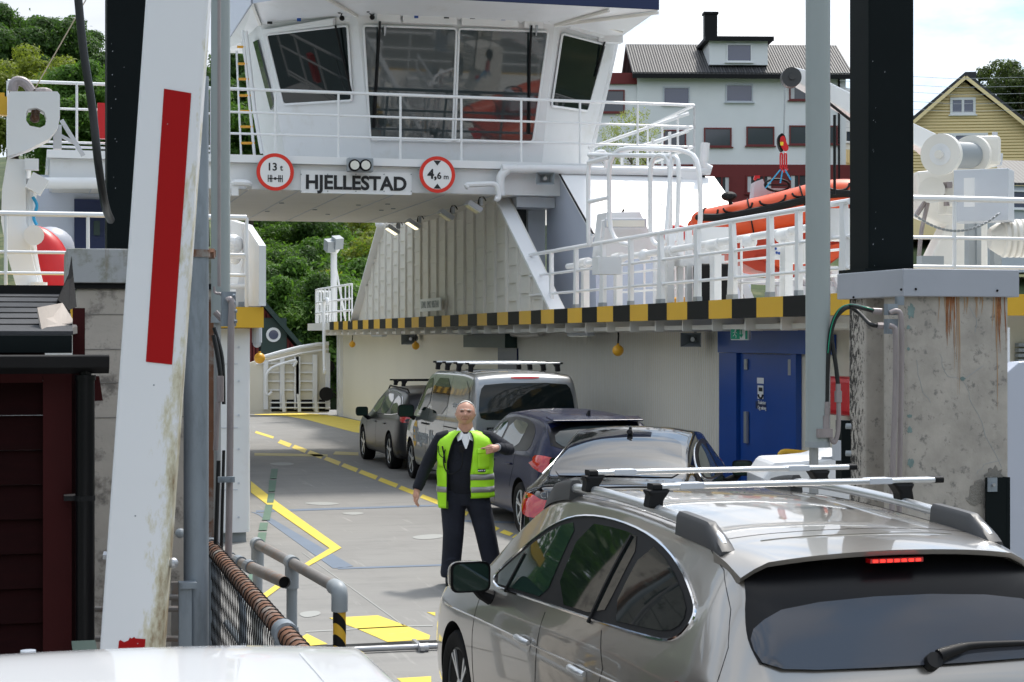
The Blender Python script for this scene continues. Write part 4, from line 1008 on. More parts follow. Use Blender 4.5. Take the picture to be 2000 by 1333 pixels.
# name board and traffic signs on the beam
YN = YB - .02
nb = empty('name_board', onY(695, 376, YN), 'white board reading HJELLESTAD on the bridge beam', 'sign')
g = MB(); a, b = onY(587, 377, YN), onY(804, 338, YN); g.b2((a.x, YN - .012, a.z), (b.x, YN + .01, b.z)); g.build('board', 'white_clean', nb)
c = onY(696, 358, YN - .018); text('lettering', 'HJELLESTAD', .345, c + Vector((0, 0, -.01)), (1, 0, 0), (0, 0, 1), 'sign_black', nb, depth=.004, bold=.011, spacing=1.0, squash=.99)
g = MB()
for px in (588, 640, 695, 750, 803):
    for py in (341, 374): p = onY(px, py, YN - .013); g.cyl(p, p + Vector((0, -.01, 0)), .012, 6)
g.build_parts('rivet', 'grey_paint', nb)
def round_sign(px, py, r, label):
    c = onY(px, py, YB - .20); s = empty('round_sign', c - Vector((0, 0, r)), label, 'traffic sign', 'round red-ringed limit signs on the beam')
    g = MB(); g.cyl(c + Vector((0, .16, 0)), c + Vector((0, .02, 0)), .05, 8); g.cyl(c + Vector((0, .02, 0)), c, r, 48); g.build('plate', 'zinc', s)
    g = MB(); g.lathe(c + Vector((0, -.001, 0)), (0, -1, 0), [(0, r * .80), (.006, r * .80), (.006, r * .99), (0, r * .99)], 56); g.build('red_ring', 'sign_red', s)
    g = MB(); g.cyl(c + Vector((0, -.001, 0)), c + Vector((0, -.004, 0)), r * .80, 48); g.build('face', 'sign_white', s)
    return s, c + Vector((0, -.006, 0))
s, c = round_sign(537.5, 336.5, .335, 'round red-ringed sign reading 13 t over an axle symbol')
text('lettering', '13', .19, c + Vector((-.055, 0, .085)), (1, 0, 0), (0, 0, 1), 'sign_black', s, depth=.003, bold=.004)
text('lettering', 't', .15, c + Vector((.11, 0, .075)), (1, 0, 0), (0, 0, 1), 'sign_black', s, depth=.003, bold=.003)
g = MB(); zc_ = c.z - .115
for sx_ in (-1, 1):
    for dx in (.062, .088, .125): g.box((c.x + sx_ * dx, c.y, zc_), (.015, .006, .125))
g.box((c.x, c.y, zc_), (.26, .006, .016)); g.cyl((c.x, c.y + .003, zc_), (c.x, c.y - .004, zc_), .025, 12); g.build('axle_symbol', 'sign_black', s)
s, c = round_sign(854, 341.5, .335, 'round red-ringed sign reading 4,6 m between two black triangles')
text('lettering', '4,', .235, c + Vector((-.095, 0, .0)), (1, 0, 0), (0, 0, 1), 'sign_black', s, depth=.003, bold=.008)
text('lettering', '6', .17, c + Vector((.035, 0, -.025)), (1, 0, 0), (0, 0, 1), 'sign_black', s, depth=.003, bold=.004)
text('lettering', 'm', .13, c + Vector((.165, 0, -.04)), (1, 0, 0), (0, 0, 1), 'sign_black', s, depth=.003, bold=.002)
g = MB()
for sz_ in (-1, 1): g.prism([(c.x - .07, c.y + .002, c.z + sz_ * .255), (c.x + .07, c.y + .002, c.z + sz_ * .255), (c.x, c.y + .002, c.z + sz_ * .165)], (0, -.006, 0))
g.build_parts('triangle', 'sign_black', s)

# floodlights on the ribbed wall, loudspeakers, exit sign, yellow balls
def flood(px, py, X, label, lit=False, s_=1.):
    c = onX(px, py, X); e = empty('floodlight', c - Vector((0, 0, .1)), label, 'floodlight', 'floodlights under the bridge')
    m_ = Matrix.Rotation(R(32), 3, 'Y'); g = MB(); g.box(c, (.30 * s_, .34 * s_, .09 * s_), mtx=m_); g.box(c + Vector((.14, 0, .09)) * s_, (.06, .12, .14)); g.build('housing', 'cool_grey', e, bevel=.01)
    g = MB(); g.box(c + m_ @ Vector((0, 0, -.055)) * s_, (.26 * s_, .30 * s_, .014), mtx=m_); g.build('lens', 'lamp_lit' if lit else 'lamp_glass', e)
    g = MB(); g.bez(c + Vector((.1, .05, .05)), c + Vector((.1, .05, .2)), c + Vector((.15, -.1, .25)), c + Vector((.2, -.15, .1)), .012, 8, 5); g.build('cable', 'black', e)
flood(925, 404, 7.95, 'grey floodlight nearest the sloping strut under the bridge'); flood(871, 420, 7.95, 'grey floodlight second from the sloping strut under the bridge')
flood(807, 438, 7.95, 'lit floodlight second from the far end under the bridge', True); flood(767, 449, 7.95, 'lit floodlight farthest away under the bridge', True)
cm_ = onX(741, 438, 8.3); g = MB(); g.ball(cm_, .11, 12, 8); g.cyl(cm_, cm_ + Vector((0, 0, .25)), .1, 10); tag(g.build('dome_camera', 'white_clean'), 'small white dome camera at the far edge of the bridge ceiling', 'camera')
def speaker(c, fx_, s_, label):
    e = empty('loudspeaker', c - Vector((0, 0, .12 * s_)), label, 'loudspeaker', 'grey horn loudspeakers on the ferry'); d = Vector(fx_).normalized(); u = Vector((0, 0, 1)); r_ = d.cross(u)
    g = MB(); a = [c + r_ * x * s_ + u * z * s_ + d * .12 * s_ for x, z in ((-.17, -.11), (.17, -.11), (.17, .11), (-.17, .11))]; b = [c + r_ * x * s_ + u * z * s_ - d * .1 * s_ for x, z in ((-.07, -.05), (.07, -.05), (.07, .05), (-.07, .05))]
    g.add(a + b, [(4, 5, 6, 7), (0, 1, 5, 4), (1, 2, 6, 5), (2, 3, 7, 6), (3, 0, 4, 7)]); g.cyl(c - d * .1 * s_, c - d * .2 * s_, .07 * s_, 10); g.build('horn', 'grey_paint', e)
    g = MB(); g.cyl(c - d * .08 * s_, c + d * .04 * s_, .035 * s_, 10); g.build('driver', 'zinc', e)
    g = MB(); g.tube([c - d * .1 * s_, c - d * .1 * s_ + u * .24 * s_], .02, 6); g.build('bracket', 'grey_paint', e)
speaker(onY(1065, 349, YB - .3), (-.3, -1, -.1), 1.0, 'grey horn loudspeaker on the bridge beam beside the sloping plate')
speaker(onX(1354, 663, 9.05), (-.8, -1, -.1), .9, 'grey horn loudspeaker under the side deck left of the exit sign')
speaker(onX(803, 662, 9.05), (-.8, -1, -.1), 1.2, 'grey horn loudspeaker under the side deck by the far yellow ball')
def hball(px, py, X, r, label):
    c = onX(px, py, X); e = empty('hanging_ball', c - Vector((0, 0, r)), label, 'ball', 'yellow balls hanging from the side decks')
    g = MB(); g.ball(c, r, 20, 14); g.cyl(c + Vector((0, 0, r * .9)), c + Vector((0, 0, r * 1.25)), r * .25, 8); g.build('ball', 'yellow_buoy', e, smooth=True)
    g = MB(); g.tube([c + Vector((0, 0, r * 1.2)), c + Vector((.01, 0, r * 1.2 + .12)), c + Vector((0, 0, r * 1.2 + .24))], .014, 6); g.build('cord', 'black', e)
hball(1207, 685, 8.75, .088, 'largest yellow ball hanging under the deck edge above the blue hatchback'); hball(812, 676, 8.75, .09, 'yellow ball hanging beside a loudspeaker, above the black estate car')
hball(688, 673, 8.75, .088, 'farthest yellow ball hanging near the far end of the cream wall'); hball(507, 700, 2.72, .068, 'yellow ball hanging from the left casing beside the grey pipe')
g = MB(); c = P(502, 655, 21.4); g.cyl(c + Vector((0, 0, .1)), c - Vector((0, 0, .09)), .06, 12); g.ball(c - Vector((0, 0, .1)), .05, 10, 8); tag(g.build('bulkhead_lamp', 'cool_grey'), 'round caged lamp under the left deck edge above the yellow ball', 'lamp')
def tube_lamp(px, py, w_, label, Y_=0):
    c = onX(px, py, 8.9); e = empty('tube_lamp', c, label, 'lamp', 'tube lamps on the ferry'); g = MB(); g.box(c, (.14, w_, .07)); g.build('housing', 'cool_grey', e, bevel=.01); g = MB(); g.box(c - Vector((0, 0, .045)), (.1, w_ * .9, .02)); g.build('lens', 'lamp_glass', e)
tube_lamp(1134, 652, 1.15, 'long grey tube lamp under the deck edge left of the hanging ball'); tube_lamp(740, 655, 1.5, 'far tube lamp under the deck edge between two yellow balls'); tube_lamp(905, 650, 1.2, 'tube lamp under the deck edge left of the green locker')
ex = empty('exit_sign', onX(1447, 664, 8.75), 'green and white running man exit sign lamp above the blue door', 'sign')
c = onX(1447, 652, 8.75); ur = Vector((.72, -.69, 0)).normalized(); nn_ = Vector((-.69, -.72, 0)); mt_ = Matrix((ur, -nn_, Vector((0, 0, 1)))).transposed()
g = MB(); g.box(c, (.25, .10, .17), mtx=mt_); g.build('housing', 'sign_white', ex, bevel=.015)
g = MB(); g.box(c + nn_ * .053 - ur * .055, (.12, .006, .14), mtx=mt_); g.box(c + nn_ * .053 + ur * .095, (.03, .006, .14), mtx=mt_); g.build('green_field', 'sign_green', ex)
g = MB()
def ep(x, z): return c + nn_ * .058 + ur * x + Vector((0, 0, z))
g.prism([ep(.02, .05), ep(.035, .05), ep(.035, -.01), ep(.055, -.01), ep(.028, -.055), ep(.0, -.01), ep(.02, -.01)], nn_ * .003); g.build('arrow', 'sign_green', ex)
g = MB(); g.ball(ep(-.05, .04), .012, 8, 6)
for a, b in (((-.055, .03), (-.06, -.01)), ((-.06, -.01), (-.04, -.03)), ((-.04, -.03), (-.045, -.055)), ((-.06, -.01), (-.085, -.035)), ((-.055, .025), (-.03, .005)), ((-.055, .025), (-.085, .01))): g.bar(ep(*a), ep(*b), .012, .004)
g.build('running_figure', 'sign_white', ex)

# ladder hoops (bent white tubes) over the side deck
lh = empty('hoop_ladder', P(1260, 480, 26.5), 'white tubular hoops of the embarkation ladder above the side deck', 'ladder')
g = MB(); D_ = 26.5
for pts in (((1148, 480), (1148, 296), (1168, 288), (1380, 300)[:2]),):
    pass
g.tube(rpoly([P(1149, 498, 28), P(1149, 303, 28), P(1190, 292, 28)], .3), .034, 8)
g.tube(rpoly([P(1191, 478, 27.6), P(1189, 289, 27.6), P(1352, 293, 26.6), P(1368, 335, 26.4), P(1368, 480, 26.4)], .4), .038, 8)
g.tube(rpoly([P(1270, 480, 26.8), P(1270, 304, 26.8), P(1308, 303, 26.5), P(1310, 478, 26.5)], .3), .036, 8)
g.tube(rpoly([P(1300, 478, 26.0), P(1312, 303, 26.4), P(1327, 312, 26.2), P(1322, 470, 26.2)], .3), .034, 8)
g.tube([P(1149, 318, 28), P(1190, 307, 27.6)], .04, 8); g.tube([P(1149, 395, 28), P(1190, 386, 27.6)], .034, 8)
g.tube([P(1150, 303, 28), P(1310, 305, 26.5)], .035, 8)
g.build('hoop', 'white_rail', lh, smooth=True)
# lamp on the sloping casing
wl2 = empty('work_lamp', P(1222, 440, 28.3), 'long rectangular work lamp above the side deck railing', 'lamp')
g = MB(); g.box(P(1222, 436, 28.3), (.66, .16, .15), rz=-TH); g.build('housing', 'cool_grey', wl2, bevel=.02); g = MB(); g.box(P(1222, 437, 28.2), (.6, .02, .1), rz=-TH); g.build('lens', 'lamp_glass', wl2)
g = MB(); g.tube([P(1172, 465, 28.3), P(1176, 432, 28.3), P(1190, 430, 28.3)], .02, 6); g.build('bracket', 'white', wl2)
g = MB(); g.prism([P(px, py, 28.5) for px, py in ((1175, 500), (1185, 415), (1250, 414), (1290, 500))], (0, .5, 0)); fp('lamp_cowl', g, 'white')
# red equipment box behind the hoops
g = MB(); g.box(P(1318, 456, 27.9), (.34, .3, .26), rz=-TH); tag(g.build('equipment_bin', 'fire_red', bevel=.08), 'red equipment bin behind the hoop ladder at the end of the lifeboat', 'bin')
g = MB(); g.tube(smooth_path([P(1310, 480, 26), P(1312, 540, 26), P(1308, 598, 26)], 6), .035, 8); g.ball(P(1330, 588, 26), .1, 10, 6, (1.8, 1, .6)); tag(g.build('mooring_rope', 'rope_orange'), 'orange rope hanging behind the side deck railing', 'rope')
g = MB(); g.box(P(1390, 575, 25.2), (.5, .4, .85), rz=-TH); tag(g.build('winch_motor_box', 'black', bevel=.04), 'black box on the side deck below the lifeboat', 'box')
nt_ = empty('notice_board', P(1522, 505, 22.5), 'white notice with blue symbols hanging on the side deck rail', 'sign')
g = MB(); g.box(P(1522, 493, 22.5), (.15, .01, .19), rz=-TH); g.build('board', 'sign_white', nt_); g = MB()
for px, py in ((1515, 486), (1522, 495), (1529, 500), (1517, 494)): p = P(px, py, 22.47); g.ball(p, .018, 10, 6, (1, .3, 1))
g.build('symbol', 'door_blue', nt_)

# ------------------------------------------------------------------ rescue boat and its crane
RB = empty('rescue_boat', P(1500, 560, 27), 'orange inflatable rescue boat with a black rubbing strake stowed on the side deck', 'boat')
DB = 27.0
cl = [(1356, 430, .07), (1370, 431, .17), (1410, 432, .235), (1480, 420, .26), (1543, 406, .27), (1610, 391, .285), (1663, 390, .30), (1710, 400, .30), (1745, 425, .24)]
sm = smooth_path([P(px, py, DB - i * .08) for i, (px, py, r) in enumerate(cl)], 5); rs = []
for i in range(len(sm)):
    t = i / 5; k = min(int(t), len(cl) - 2); f_ = t - k; rs.append(cl[k][2] * (1 - f_) + cl[k + 1][2] * f_)
g = MB(); g.tube(sm, rs, 24); g.tube([p + Vector((.5, 1.5, 0)) for p in sm], rs, 16); g.build('tube', 'orange', RB, smooth=True)
g = MB(); vv = Vector((-st, -ct, 0))
g.tube([p + vv * (r * .97) + Vector((0, 0, r * .18)) for p, r in zip(sm[3:], rs[3:])], [.062 + .0 * r for r in rs[3:]], 8); g.build('rubbing_strake', 'haz_black', RB, smooth=True)
g = MB(); 
for i in (6, 14, 22, 30):
    p, r = sm[i], rs[i]; d = (sm[i + 1] - sm[i - 1]).normalized(); a = Vector((0, 0, 1)); b = d.cross(a).normalized(); a = b.cross(d)
    g.tube([p + a * math.cos(t) * (r + .01) + b * math.sin(t) * (r + .01) for t in [2 * PI * j / 20 for j in range(20)]], .012, 5, closed=True)
for i in range(5, 36, 5):
    a, b = sm[i] + vv * rs[i] * .78 + Vector((0, 0, rs[i] * .72)), sm[i + 4] + vv * rs[i + 4] * .78 + Vector((0, 0, rs[i + 4] * .72)) if i + 4 < len(sm) else sm[-1]
    g.bez(a, a + vv * .1 - Vector((0, 0, .12)), b + vv * .1 - Vector((0, 0, .15)), b, .017, 8, 5)
g.build('grab_rope', 'black', RB)
g = MB(); hull = [(1385, 450), (1409, 492), (1476, 528), (1560, 545), (1602, 530), (1665, 484), (1740, 455), (1740, 420), (1660, 400), (1500, 430)]
g.prism([P(px, py, DB - .05) for px, py in hull], Vector((.3, 1.2, 0))); g.build('hull', 'orange_dark', RB)
g = MB(); g.prism([P(px, py, DB - .16) for px, py in ((1480, 500), (1540, 505), (1620, 480), (1700, 462), (1660, 487), (1600, 526), (1540, 532))], Vector((0, .1, 0))); g.build('keel_band', 'orange', RB)
g = MB(); g.prism([P(px, py, DB + .1) for px, py in ((1471, 388), (1475, 355), (1490, 350), (1497, 368), (1540, 368), (1560, 368), (1560, 400), (1474, 405))], Vector((.1, .4, 0))); cs = g.build('console', 'cool_grey', RB)
c = P(1518, 362, DB - .02); g = MB(); pts = [c + Vector((.20 * math.cos(t), 0, .09 * math.sin(t))) for t in [2 * PI * i / 20 for i in range(20)]]; g.tube(pts, .018, 6, closed=True); g.bar(pts[0], pts[10], .03, .02); g.build('steering_wheel', 'black', cs)
g = MB(); g.bar(P(1474, 352, DB - 1), P(1476, 345, DB - 1), .06, .04); g.bar(P(1474, 346, DB - 1), P(1484, 346, DB - 1), .04, .04); g.build('throttle', 'fire_red', cs)
g = MB(); g.ball(P(1424, 384, DB - .4), .12, 12, 8, (1, 1, .6)); g.tube([P(1424, 388, DB - .4), P(1428, 400, DB - .4)], .03, 6); g.build('navigation_lamp', 'black', RB)
g = MB(); 
for x in (1385, 1430, 1560, 1620): g.prism([P(x, 520, DB - .2), P(x + 16, 520, DB - .2), P(x + 46, 590, DB - .2), P(x + 28, 590, DB - .2)], Vector((0, .1, 0)))
g.bar(P(1380, 545, DB), P(1700, 560, DB), .1, .1); g.b2(P(1500, 560, DB), P(1720, 640, DB) + Vector((0, .1, 0))); g.build('cradle', 'white', RB)
# lifting block and slings
lb = empty('lifting_block', P(1528, 300, DB - 1.2), 'red and black lifting hook block hanging from the crane wire over the rescue boat', 'hook block'); Dk = DB - 1.2
g = MB(); g.prism([P(px, py, Dk) for px, py in chaikin([(1519, 268), (1528, 258), (1536, 270), (1535, 285), (1528, 300), (1520, 285)], 2)], Vector((.03, .12, 0))); g.build('block', 'black', lb)
g = MB(); g.prism([P(px, py, Dk - .02) for px, py in chaikin([(1522, 270), (1530, 264), (1534, 278), (1540, 290), (1534, 298), (1526, 290)], 2)], Vector((0, -.03, 0))); g.build('guard', 'fire_red', lb)
g = MB(); g.box(P(1527, 281, Dk - .08), (.04, .02, .05)); g.build('hook_tag', 'yellow', lb)
g = MB()
for px in (1524, 1532): g.tube(rpoly([P(px, 300, Dk), P(px + 4, 300, Dk), P(px + 4, 330, Dk), P(px, 330, Dk)], .03), .012, 6, closed=True)
g.tube([P(1526, 330, Dk), P(1530, 336, Dk), P(1538, 330, Dk)], .02, 6); g.build('shackle', 'fire_red', lb)
g = MB(); g.bar(P(1524, 332, Dk), P(1495, 368, Dk), .05, .015); g.bar(P(1528, 334, Dk), P(1524, 358, Dk), .05, .015); g.bar(P(1533, 332, Dk), P(1545, 352, Dk), .06, .015); g.build('sling', 'cyan_strap', lb)
g = MB(); g.tube([P(1534, 160, Dk), P(1531, 262, Dk)], .012, 5); g.build('wire', 'grey_paint', lb)
CR = empty('deck_crane', P(1870, 600, 24), 'white deck crane with a jib, cable winch and control cabinet beside the black column', 'crane')
g = MB(); g.prism([P(px, py, 24.5) for px, py in ((1536, 142), (1550, 131), (1572, 136), (1690, 196), (1830, 262), (1870, 300), (1860, 340), (1800, 290), (1660, 222), (1562, 164), (1540, 160))], Vector((.06, .32, 0))); g.build('jib', 'white_clean', CR, bevel=.02)
c = P(1545, 152, 24.35); n_ = Vector((-st, -ct, 0)); g = MB(); g.cyl(c - n_ * .1, c + n_ * .06, .135, 28); g.cyl(c + n_ * .06, c + n_ * .09, .04, 12); g.build('sheave', 'rail_grey', CR)
g = MB(); g.tube([P(1598, 185, 24.3), P(1665, 238, 24.3)], .02, 6); g.tube([P(1630, 225, 24.3), P(1630, 380, 24.3)], .02, 6); g.build('hydraulic_line', 'black', CR)
# winch drum: axis tilted across the view
a_, b_ = P(1838, 302, 21.3), P(1900, 304, 22.2); ax = (b_ - a_).normalized(); g = MB()
g.lathe(a_, ax, [(-.03, .02), (-.03, .20), (-.03, .245), (.06, .245), (.06, .05)], 40); g.lathe(b_, ax, [(-.08, .05), (-.08, .245), (0, .245), (0, .03)], 40); g.lathe(a_, ax, [(-.09, .0), (-.09, .05), (-.03, .05)], 16)
for i in range(16):
    t = 2 * PI * i / 16; 
g.build_parts('drum_flange', 'white_warm', CR, smooth=True)
g = MB(); Ld = (b_ - a_).length - .12; pr = []
for i in range(15): pr += [(.06 + Ld * (i + .1) / 15, .145), (.06 + Ld * (i + .5) / 15, .16), (.06 + Ld * (i + .9) / 15, .145)]
g.lathe(a_, ax, pr, 28); g.build('cable_drum', 'grey_paint', CR, smooth=True)
g = MB(); g.lathe(a_, ax, [(-.036, .0), (-.036, .13), (-.03, .13)], 28); g.build('drum_hub', 'white', CR)
g = MB(); g.box(P(1918, 298, 22.4), (.36, .5, .37), rz=-TH); g.build('gear_housing', 'white_warm', CR, bevel=.05)
g = MB(); g.prism([P(px, py, 22.4) for px, py in ((1790, 335), (1850, 330), (1905, 330), (1930, 345), (1930, 520), (1960, 560), (1960, 620), (1800, 620), (1810, 520), (1850, 440), (1800, 420))], Vector((.15, .55, 0))); g.build('pedestal', 'white_warm', CR, bevel=.03)
g = MB(); g.cyl(P(1868, 375, 22.0), P(1868, 375, 21.8), .14, 20); g.cyl(P(1820, 372, 22.0), P(1820, 372, 21.7), .16, 14); g.tube([P(1825, 370, 21.9), P(1862, 358, 21.8)], .035, 8); g.box(P(1855, 395, 22), (.2, .2, .3)); g.cyl(P(1850, 395, 21.8), P(1868, 397, 21.6), .05, 10); g.build('gearbox', 'white_warm', CR)
g = MB(); g.box(P(1851, 362, 21.75), (.07, .1, .07)); g.box(P(1849, 397, 21.7), (.05, .06, .07)); g.box(P(1813, 300, 21.9), (.08, .1, .08)); g.tube(smooth_path([P(1790, 420, 22), P(1812, 392, 22), P(1800, 450, 22), P(1795, 500, 22)], 5), .03, 6); g.build_parts('valve', 'pinkish', CR)
cx0 = P(1922, 384, 20.8); g = MB(); g.box(cx0, (.62, .4, .60), rz=-TH + R(-25)); cbn = g.build('control_cabinet', 'cool_grey', CR, bevel=.008)
g = MB(); p = P(1893, 376, 20.45); g.box(p, (.12, .01, .33), rz=-TH + R(-25)); g.build('paper_notice', 'sign_white', cbn)
g = MB(); g.b2(P(1940, 322, 24), P(1950, 258, 24) + Vector((0, .05, 0))); g.tube([P(1938, 325, 23), P(1955, 322, 23), P(1956, 300, 23)], .02, 6); g.build_parts('mast', 'cool_grey', CR)
for i, (ax_, px) in enumerate(((1985, 470), (1940, 468))):
    pass
lf = empty('raft_canister', P(1985, 500, 20.5), 'white ribbed life raft canister on the side deck at the right edge', 'canister')
a_, b_ = P(1932, 466, 21), P(2060, 466, 21); ax = (b_ - a_).normalized(); g = MB(); pr = [(0, .0), (0, .12), (.12, .2)]
for i in range(8): pr += [(.14 + i * .07, .2), (.16 + i * .07, .225), (.2 + i * .07, .225), (.205 + i * .07, .2)]
g.lathe(a_, ax, pr, 28); g.build('canister', 'white_warm', lf, smooth=True)
# chain between rail posts
g = MB(); a, b = P(1786, 420, 18.6), P(1948, 420, 19.3)
for i in range(44):
    t = i / 43; p = a.lerp(b, t) - Vector((0, 0, .19 * 4 * t * (1 - t) * .9)); q = a.lerp(b, t + .028) - Vector((0, 0, .19 * 4 * (t + .028) * (1 - t - .028) * .9))
    g.bar(p, q, .026 if i % 2 else .01, .01 if i % 2 else .026)
tag(g.build('safety_chain', 'zinc'), 'slack steel chain closing the gap in the side deck railing', 'chain')
g = MB(); g.b2(P(1800, 525, 21), P(1850, 500, 21) + Vector((0, .2, 0))); g.box(P(1895, 470, 21.5), (.1, .1, .6)); g.box(P(1908, 470, 21.5), (.06, .1, .6)); g.box(P(1945, 480, 21.6), (.1, .1, .5)); fps('pipe_stack', g, 'grey_paint')
# casing end: louvre and pale wall right of the pillar
g = MB(); a = onY(1985, 650, 18.25); 
for i in range(7): g.b2((a.x, 18.2, 1.95 + i * .06), (a.x + .8, 18.28, 1.99 + i * .06))
fp('louvre', g, 'grey_paint')
g = MB(); g.prism([P(1967, 1100, 14.6), P(2100, 1100, 14.6), P(2100, 700, 14.6), P(1990, 708, 14.6), P(1967, 728, 14.6)], Vector((.05, .25, 0))); fp('ramp_wing', g, 'lilac', bevel=.01)
g = MB(); g.b2(P(1962, 640, 14.9), P(1974, 1000, 14.9) + Vector((0, .1, 0))); fp('ramp_wing_post', g, 'white')
# white hinge cover and yellow rail by the door
g = MB(); g.prism([P(px, py, 17.5) for px, py in ((1486, 1140), (1490, 935), (1512, 902), (1560, 900), (1600, 896), (1640, 885), (1668, 885), (1668, 1140))], Vector((.2, .9, 0))); fp('ramp_hinge_cover', g, 'white', bevel=.04)
g = MB(); g.tube(rpoly([P(1523, 905, 21), P(1523, 881, 21), P(1575, 886, 21), P(1610, 888, 21)], .1), .035, 8); g.tube([P(1549, 884, 21), P(1549, 905, 21)], .03, 8); fp('yellow_handrail', g, 'haz_yellow')

# ------------------------------------------------------------------ port side top left: crane head, small boat, cabin
g = MB(); g.b2(onY(70, 600, 33.5), onY(212, 345, 33.5) + Vector((0, 1, 0))); fp('port_cabin', g, 'lilac')
g = MB(); 
a, b = onY(145, 486, 33.4), onY(205, 390, 33.4); g.b2((a.x, 33.4, a.z), (b.x, 33.45, b.z)); fp('cabin_door', g, 'navy')
a, b = onY(183, 460, 33.35), onY(195, 432, 33.35); g = MB(); g.b2((a.x, 33.35, a.z), (b.x, 33.39, b.z)); fp('door_label', g, 'dark_green')
g = MB(); g.tube([onY(87, 358, 31.8), onY(212, 358, 31.8)], .1, 10); fp('overhead_pipe', g, 'white', smooth=True)
PC = empty('port_crane', onY(60, 575, 22), 'white crane with arched arm and holed head at the left edge', 'crane')
hd = [(16, 186), (20, 179), (112, 179), (117, 186), (117, 228), (112, 250), (95, 272), (55, 292), (14, 306)]
hole = [(51, 222), (55, 213), (72, 211), (86, 218), (91, 232), (88, 245), (78, 250), (58, 246), (51, 236)]
# head with a real oval opening
mod = [onY(px, py, 22.0) for px, py in hd]; hol = [onY(px, py, 22.0) for px, py in hole]
v2 = [Vector((p.x, p.z)) for p in mod + hol]; n1_ = len(mod); ed = [(i, (i + 1) % n1_) for i in range(n1_)] + [(n1_ + i, n1_ + (i + 1) % len(hol)) for i in range(len(hol))]
res = delaunay_2d_cdt(v2, ed, [], 1, 1e-5)
g = MB(); hp = [(p.x, p.z) for p in hol]
def inside(pt, poly):
    c_ = False; j = len(poly) - 1
    for i in range(len(poly)):
        if (poly[i][1] > pt[1]) != (poly[j][1] > pt[1]) and pt[0] < (poly[j][0] - poly[i][0]) * (pt[1] - poly[i][1]) / (poly[j][1] - poly[i][1]) + poly[i][0]: c_ = not c_
        j = i
    return c_
fs = []
for f_ in res[2]:
    cx = sum(res[0][i].x for i in f_) / 3; cz = sum(res[0][i].y for i in f_) / 3
    if not inside((cx, cz), hp) and inside((cx, cz), [(p.x, p.z) for p in mod]): fs.append(tuple(f_))
g.add([(p.x, 22.0, p.y) for p in res[0]], fs); g.add([(p.x, 22.35, p.y) for p in res[0]], fs)
nv = len(mod); g.add([p for p in mod] + [p + Vector((0, .35, 0)) for p in mod], [(i, (i + 1) % nv, nv + (i + 1) % nv, nv + i) for i in range(nv)])
nv = len(hol); g.add([p for p in hol] + [p + Vector((0, .35, 0)) for p in hol], [(i, (i + 1) % nv, nv + (i + 1) % nv, nv + i) for i in range(nv)])
g.build('head', 'white', PC)
g = MB(); g.tube([onY(70, 214, 22.2), onY(68, 238, 22.2)], .05, 8); g.ball(onY(68, 231, 22.2), .06, 8, 6); g.build('pivot', 'rusty', PC)
g = MB(); L_, R_ = [(36, 575), (16, 505), (2, 432), (4, 370), (14, 310)], [(80, 575), (62, 500), (51, 432), (50, 370), (53, 312)]
g.prism([onY(px, py, 22.1) for px, py in L_[::1] + R_[::-1]], Vector((.05, .3, 0))); g.build('arm', 'white_clean', PC)
g = MB(); g.tube(smooth_path([onY(62, 350, 22.2), onY(58, 420, 22.2), onY(62, 500, 22.2), onY(78, 575, 22.2)], 5), .07, 10); g.box(onY(62, 322, 22), (.16, .15, .13)); g.box(onY(72, 360, 22), (.2, .2, .2), mtx=Matrix.Rotation(.5, 3, 'Y')); g.cyl(onY(74, 575, 22), onY(74, 552, 22), .11, 14); g.cyl(onY(66, 460, 21.9), onY(66, 460, 22.1), .12, 16); g.build('cylinder', 'white', PC)
g = MB(); g.tube(smooth_path([onY(64, 385, 22.1), onY(72, 402, 22.1), onY(66, 425, 22.1), onY(72, 440, 22.1)], 5), .02, 6); g.build('hose', 'cyan_strap', PC)
g = MB(); pts = [onY(24, 179, 22.2), onY(30, 160, 22.2), onY(48, 162, 22.2), onY(62, 179, 22.2)]; g.tube(smooth_path(pts, 6), [.06] * 19, 10); g.ball(onY(84, 178, 22.2), .07, 10, 6, (1.6, 1, .6)); g.build('exhaust_elbow', 'pinkish', PC)
g = MB(); g.box(onY(2, 208, 22.3), (.14, .14, .22)); g.box(onY(2, 192, 22.3), (.08, .1, .12)); tag(g.build('beacon', 'haz_yellow'), 'yellow beacon at the far left edge beside the crane head', 'beacon')
g = MB(); g.bar(onY(120, 235, 22.4), onY(163, 305, 22.4), .05, .05); g.bar(onY(112, 245, 22.4), onY(112, 292, 22.4), .14, .1); g.bar(onY(118, 265, 22.4), onY(146, 280, 22.4), .04, .04); fp('crane_brace', g, 'cool_grey')
g = MB(); g.tube([onY(66, 178, 23), onY(168, 0, 23)], .008, 5); fp('stay_wire', g, 'rope')
PB = empty('port_rescue_boat', P(100, 575, 24), 'red hull of a small boat stowed behind the white crane arm at the left', 'boat')
g = MB(); g.tube(smooth_path([P(60, 455, 24), P(85, 480, 24), P(104, 530, 24), P(112, 580, 24)], 5), [.12, .14, .16, .18, .2, .22, .24, .25, .26, .27, .28, .29, .30, .3, .3, .3], 16); g.build('tube', 'red', PB, smooth=True)
g = MB(); g.ball(P(98, 485, 25.5), .34, 20, 12, (1, 1, .9)); g.build('cover', 'cap_metal', PB, smooth=True)
# port side deck railing nearest the camera
railing([(-1.2, 21.25, 2.77), (2.45, 21.25, 2.77)], [.38, .62, 1.06], sp=.92, r=.02, tr=.032)
g = MB(); g.box(onY(203, 237, 31.9), (.22, .1, .62)); tag(g.build('red_notice', 'fire_red'), 'narrow red box on the upper left railing beside the black column', 'box')
# ================================================================== foreground: lifting towers, barrier, shed, fences
PY0 = 11.57
